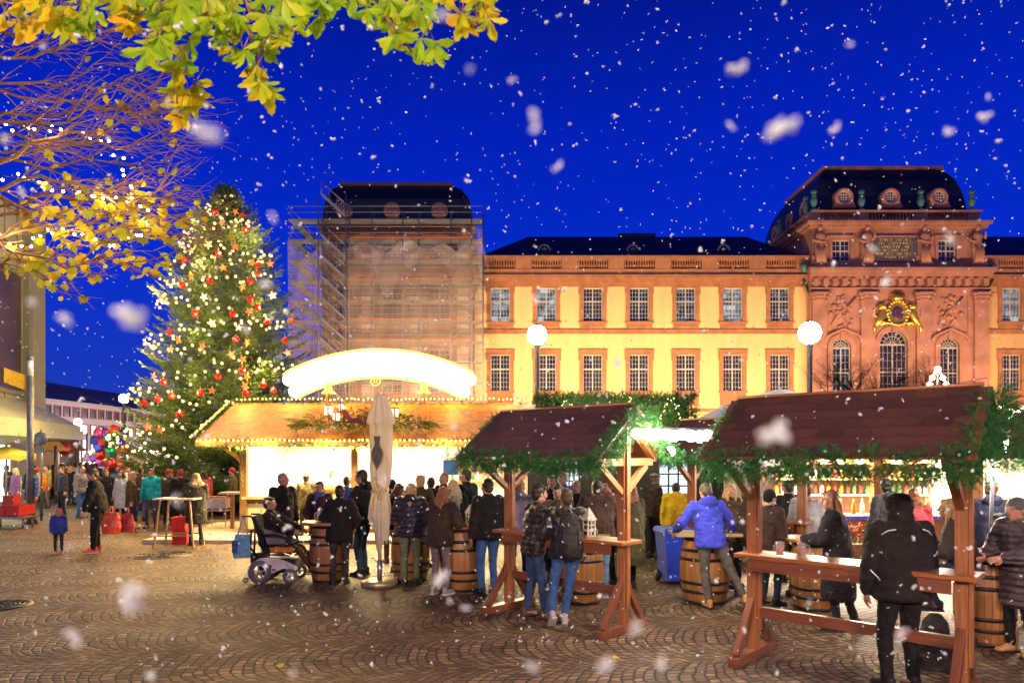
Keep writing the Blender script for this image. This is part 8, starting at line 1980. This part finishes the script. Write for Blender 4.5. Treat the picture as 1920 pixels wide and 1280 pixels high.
# ------------------------------------------------------------------ wheelchair and its rider
wc0 = G(535, 1088); wc = thing('wheelchair', 'electric wheelchair with white frame and orange seat side', 'wheelchair', tuple(wc0), 0)
ty = mat('tyre_grey', (.16, .15, .14), .7, scale=30); rim = mat('rim_silver', (.55, .54, .52), .3, .8); whf = mat('shell_white', (.80, .72, .60), .35, coat=.4); orm = mat('seat_orange', (.85, .25, .01), .4); sbk = cloth('seat_black', (.02, .018, .018), .8)
def wheel(c, r, w_, sp):
    x, y, z = c; m = MB(); m.lathe([(r*.66, -w_/2), (r*.92, -w_/2), (r, -w_*.3), (r, w_*.3), (r*.92, w_/2), (r*.66, w_/2), (r*.64, 0), (r*.66, -w_/2)], c, 36, axis='Y'); wo_ = m.build('wheel', ty, wc)
    m = MB(); m.lathe([(r*.56, -w_*.45), (r*.67, -w_*.48), (r*.67, w_*.4), (r*.56, w_*.4), (r*.56, -w_*.45)], c, 32, axis='Y'); m.lathe([(0, -w_*.5), (r*.18, -w_*.5), (r*.2, -w_*.3), (r*.2, w_*.3), (0, w_*.3)], c, 16, axis='Y')
    for k in range(sp):
        a = 2*PI*k/sp+.3; m.beam((x+r*.15*math.cos(a), y-w_*.36, z+r*.15*math.sin(a)), (x+r*.6*math.cos(a), y-w_*.36, z+r*.6*math.sin(a)), .02, r*.16, (0, 1, 0))
    m.build('rim', rim, wo_)
for sy_ in (-.27, .27): wheel((-.34, sy_, .195), .195, .09, 5); wheel((.17, sy_, .125), .125, .07, 6)
for sy_ in (-.2, .2): wheel((-.60, sy_, .05), .05, .035, 3)
for sy_ in (-.22, .22):
    m = MB(); m.prism([(-.50, .33), (-.34, .42), (-.12, .44), (.10, .37), (.27, .29), (.29, .24), (.22, .21), (.05, .25), (-.10, .18), (-.18, .16), (-.14, .30), (-.25, .34), (-.38, .345), (-.47, .29)], (0, sy_, 0), (1, 0, 0), (0, 0, 1), (0, .05 if sy_ > 0 else -.05, 0)); m.build('side_shell', whf, wc, .01)
    m = MB(); m.prism([(-.18, .58), (-.08, .62), (.02, .60), (.18, .61), (.24, .57), (.20, .52), (-.16, .52)], (0, sy_*1.05, 0), (1, 0, 0), (0, 0, 1), (0, .03 if sy_ > 0 else -.03, 0)); m.build('seat_side', orm, wc, .008)
    m = MB(); m.tube([(-.30, sy_*1.2, .80), (-.05, sy_*1.2, .80), (.10, sy_*1.2, .76), (.14, sy_*1.2, .64)], [.03, .034, .03, .02], 8); m.tube([(-.3, sy_*1.2, .8), (-.3, sy_, .55)], .018, 8); m.build('armrest', black_p, wc)
m = MB(); m.bb(-.32, .24, -.22, .22, .50, .58); m.build('seat_cushion', sbk, wc, .02)
m = MB(); m.beam((-.30, 0, .54), (-.48, 0, 1.12), .42, .07); m.build('backrest', sbk, wc, .02)
m = MB(); m.bb(-.42, .22, -.17, .17, .16, .40); m.bb(-.55, -.3, -.14, .14, .3, .5); m.build('motor_base', black_p, wc, .02)
m = MB(); m.bb(-.13, -.07, -.29, -.27, .22, .25); m.build('red_reflector', mat('reflector_red', (.6, .03, .02), .3), wc)
for sy_ in (-.2, .2):
    m = MB(); m.tube([(-.47, sy_, 1.08), (-.52, sy_, 1.12), (-.66, sy_, 1.12)], .018, 8); m.tube([(-.47, sy_, 1.08), (-.44, sy_, .9), (-.46, sy_, .45)], .016, 8); m.tube([(-.5, sy_, .9), (-.52, sy_, .6), (-.4, sy_, .42)], .02, 8); m.build('push_handle', black_m, wc)
m = MB(); m.tube([(.2, -.12, .46), (.44, -.12, .50), (.50, -.12, .35), (.46, -.12, .17)], .016, 8); m.tube([(.2, .12, .46), (.44, .12, .50), (.50, .12, .35), (.46, .12, .17)], .016, 8); m.bb(.40, .64, -.18, .18, .13, .15); m.build('footrest', black_m, wc)
m = MB(); m.tube([(.14, -.27, .64), (.34, -.27, .70), (.52, -.25, .70)], .014, 8); m.tube([(.52+.05*math.cos(a), -.25, .78+.08*math.sin(a)) for a in [2*PI*i/16 for i in range(17)]], .008, 6); m.bb(.10, .2, -.29, -.25, .66, .80); m.build('joystick_arm', black_p, wc)
Lr = 'person with dark brown hair seated in the electric wheelchair facing right'
rp = person(tuple(Vector(wc0)+Vector((-.13, 0, 0))), rzf(-90), Lr, 1.68, lean=-.28, hip=(0, 0, .68), hands=((-.20, .38, .84), (.20, .38, .84)), feet=((-.10, .62, .14), (.10, .62, .14)), hair='short', hc='brown', tm=cloth('coat_darkbrown', (.03, .018, .013)), lm=tBrown, sm=shoe('camel', (.42, .22, .10), sole_b), head=(0, -.05), fat=1.05)
b = Blob(); b.cone((0, 0, 0), (.0, 0, 0), .01, .01); 
q = MB(); q.prism([(-.20, .66), (-.26, .92), (.10, .80), (.34, .74), (.30, .68), (0, .66)], (wc0.x-.02, wc0.y-.245, 0), (1, 0, 0), (0, 0, 1), (0, -.02, 0)); o = q.build('lap_blanket', cloth('blanket_grey', (.22, .19, .16), .9)); tag(o, 'grey blanket tucked along the side of the wheelchair seat', 'blanket')
# blue tote hanging from the handle
tb3 = thing('tote_bag', 'light blue tote bag hanging from the wheelchair handle', 'bag', (wc0.x-.66, wc0.y-.2, .42), .1)
B = Blob(); B.loft([((0, 0, 0), .13, .06, 0), ((0, 0, .05), .15, .075, 0), ((0, 0, .25), .145, .065, 0), ((0.01, 0, .40), .12, .03, 0)]); mesh_obj('bag_body', B.mesh('tote', .010, 1, .035, .09), cloth('tote_blue', (.16, .36, .52), .7), tb3)
q = MB(); q.beam((-.07, 0, .38), (.02, 0, .70), .025, .008, (0, 1, 0)); q.beam((.09, 0, .38), (.03, 0, .70), .025, .008, (0, 1, 0)); q.build('handle', M['tote_blue'], tb3)
q = MB(); q.bb(-.14, -.05, -.088, -.083, .10, .30); q.build('printed_patch', mat('tote_print', (.02, .06, .25), .6, var=.6, scale=20), tb3)
# ------------------------------------------------------------------ far crowd: copies of a few figures
g = random.Random(77)
protos = []
specs = [dict(h=1.72, hair='short', hc='brown', tm=cBrown, lm=tBlack), dict(h=1.66, hair='long', hc='blond', tm=cRed, lm=jDark, length=.15), dict(h=1.78, hair='crop', hc='dark', tm=cNavy, lm=jBlue, lean=.1), dict(h=1.70, hair='beanie', hc='red', tm=cBlack, lm=tBlack, puff=.03), dict(h=1.74, hair='short', hc='black', tm=cCamel, lm=tGrey, hood='down'), dict(h=1.64, hair='long', hc='dark', tm=cPurple, lm=tBlack, length=.35)]
tms = [cBrown, cOrange, cNavy, cRed, cPale, cPurple, cCamel, cBlack, cDenim, cOlive, cTeal, cMaroon, cGrey, cWhite]
tn = {id(a): b_ for a, b_ in zip(tms, ('brown', 'orange', 'navy', 'red', 'pale blue', 'purple', 'camel', 'black', 'denim blue', 'olive', 'teal', 'maroon', 'grey', 'white'))}
xs_ = [(8+g.random()**1.1*330, g.uniform(19.5, 40)) for _ in range(34)]+[(12, 27), (30, 25), (52, 30), (70, 24), (88, 27), (100, 33), (118, 24), (132, 29), (150, 23), (165, 31), (212, 27.4), (228, 21.5), (238, 25), (246, 19.5), (262, 22), (272, 29), (284, 20), (296, 25), (308, 31), (318, 22.5), (330, 27), (338, 20), (348, 24), (382, 22), (392, 28), (404, 25), (420, 30), (436, 23), (448, 27), (270, 35), (300, 38), (120, 40), (60, 38), (20, 34), (180, 34), (200, 22.5), (150, 36), (232, 36), (355, 32), (415, 34)]
used_t = {}
xs_ = xs_[34:]+xs_[:34]
for i, (px, Y) in enumerate(xs_):
    if i >= 40 and Y < 24 and 150 < px < 215: Y += 9
    k = i % 6; tmc = tms[(i*5) % len(tms)]; nm = tn[id(tmc)]; side_w = 'left of' if px < 180 else 'right of'
    hw = ['short brown hair', 'long blond hair', 'cropped dark hair', 'a red knit hat', 'short black hair', 'long dark hair'][k]
    lab = f'{nm} coated passer-by with {hw} in the far crowd, {"left" if px < 180 else "right"} part'
    rz_ = rzf(g.choice((0, 180, 90, -90, 40, -140, 150))+g.uniform(-15, 15))
    if i < 6: o = person(up(px, Y), rz_, lab, group='passers-by in the far crowd', voxel=.018, **specs[k]); protos.append(o)
    else: o = copy_tree(protos[k], up(px, Y), rz_, lab, 'passers-by in the far crowd')
    for ch in o.children:
        if ch.name.startswith(('jacket', 'coat')): ch.material_slots[0].link = 'OBJECT'; ch.material_slots[0].material = tmc
# ------------------------------------------------------------------ falling snow
g = np.random.default_rng(99)
def flake_base(n=6, m=4):
    V = []; F_ = []
    for i in range(m+1):
        t = PI*i/m
        for k in range(n): a = 2*PI*k/n; V.append((math.sin(t)*math.cos(a), math.sin(t)*math.sin(a), math.cos(t)))
    for i in range(m):
        for k in range(n): a, d = i*n+k, i*n+(k+1) % n; F_.append((a, a+n, d+n, d))
    return np.array(V), np.array(F_)
FV, FF = flake_base(); acc = Acc()
def rot():
    q = g.normal(size=4); q /= np.linalg.norm(q); return np.array(Quaternion(q).to_matrix())
def add_flake(p, r):
    k = g.integers(1, 4)
    for _ in range(k):
        s_ = np.array((g.uniform(.6, 1.5), g.uniform(.5, .9), g.uniform(.4, .8)))*r; v = (FV*(1+g.normal(size=(len(FV), 1))*.12)*s_) @ rot().T+g.normal(size=3)*r*.5*(k > 1); acc.add(v+p, FF)
n = 0
for _ in range(3600):           # in and around the view
    Y = 1.5+9.5*g.random()**.75; X = g.uniform(-.85, .85)*Y; Z = CAMZ+Y*g.uniform(-.32, .70)
    if Z < .1: continue
    add_flake(np.array((X, Y, Z)), .0030+.0040*g.random()**3+.00050*Y)
for _ in range(500):
    X, Y, Z = g.uniform(-9, 9), g.uniform(-5, 9), g.uniform(.2, 7)
    if math.hypot(X, Y) < 1.5: continue
    add_flake(np.array((X, Y, Z)), g.uniform(.003, .006))
near = [(245, 590, .55, 7), (515, 380, .62, 7), (1380, 130, .8, 6), (1160, 365, .8, 6), (1460, 240, .6, 7), (970, 90, .9, 5), (250, 1115, .6, 7), (810, 1130, .6, 8), (1450, 815, .6, 8), (1610, 150, 1.1, 5), (1565, 240, 1.0, 5), (565, 620, .6, 6), (1000, 225, .7, 5), (905, 265, .7, 4), (390, 250, .45, 5), (1850, 340, .6, 5), (830, 1080, .8, 6), (1185, 10, .7, 5), (660, 1000, .8, 6), (1140, 120, 1.1, 4), (960, 148, 1.1, 4), (470, 1240, .7, 5), (135, 1195, .7, 5), (1415, 265, .65, 5), (330, 940, .7, 4), (890, 1260, .7, 5), (1660, 530, .9, 5), (1330, 460, .8, 4), (120, 600, .7, 4), (70, 560, .8, 3), (1780, 450, .9, 4), (800, 220, 1.0, 4), (1045, 315, 1.0, 4), (1110, 345, 1.0, 4), (720, 900, .9, 4), (1290, 570, .9, 3)]
near = [q for q in near[::2] if q[:2] not in ((810, 1130), (660, 1000))]+[(g.uniform(0, 1920), g.uniform(0, 850)**1.0, g.uniform(.6, 1.2), g.uniform(2.5, 4.5)) for _ in range(24)]+[(g.uniform(0, 1920), g.uniform(1120, 1280), g.uniform(.6, 1.2), g.uniform(2.5, 4.5)) for _ in range(10)]
for (a, b_, Y, r) in near:
    p = np.array(P(a, b_, Y*.75)); dr = np.array((g.normal(), 0, g.normal()-.6)); dr *= .0011*r/np.linalg.norm(dr)
    for q in (-1, -.5, 0, .4, .9): add_flake(p+dr*q*.8+g.normal(size=3)*r*.0002, r*.00050)
m, nt, b = base_mat('snow'); b.inputs['Base Color'].default_value = (.84, .92, 1.0, 1); b.inputs['Roughness'].default_value = .6
tr = N(nt, 'ShaderNodeBsdfTranslucent'); tr.inputs[0].default_value = (.84, .92, 1.0, 1); ms = N(nt, 'ShaderNodeMixShader'); ms.inputs[0].default_value = .5
L(nt, b.outputs[0], ms.inputs[1]); L(nt, tr.outputs[0], ms.inputs[2]); L(nt, ms.outputs[0], nt.nodes['Material Output'].inputs[0])
o = acc.build('falling_snow', m, smooth=True); tag(o, 'wet snowflakes falling over the whole square', 'snow', None, 'stuff')
bpy.data.scenes.remove(TS)
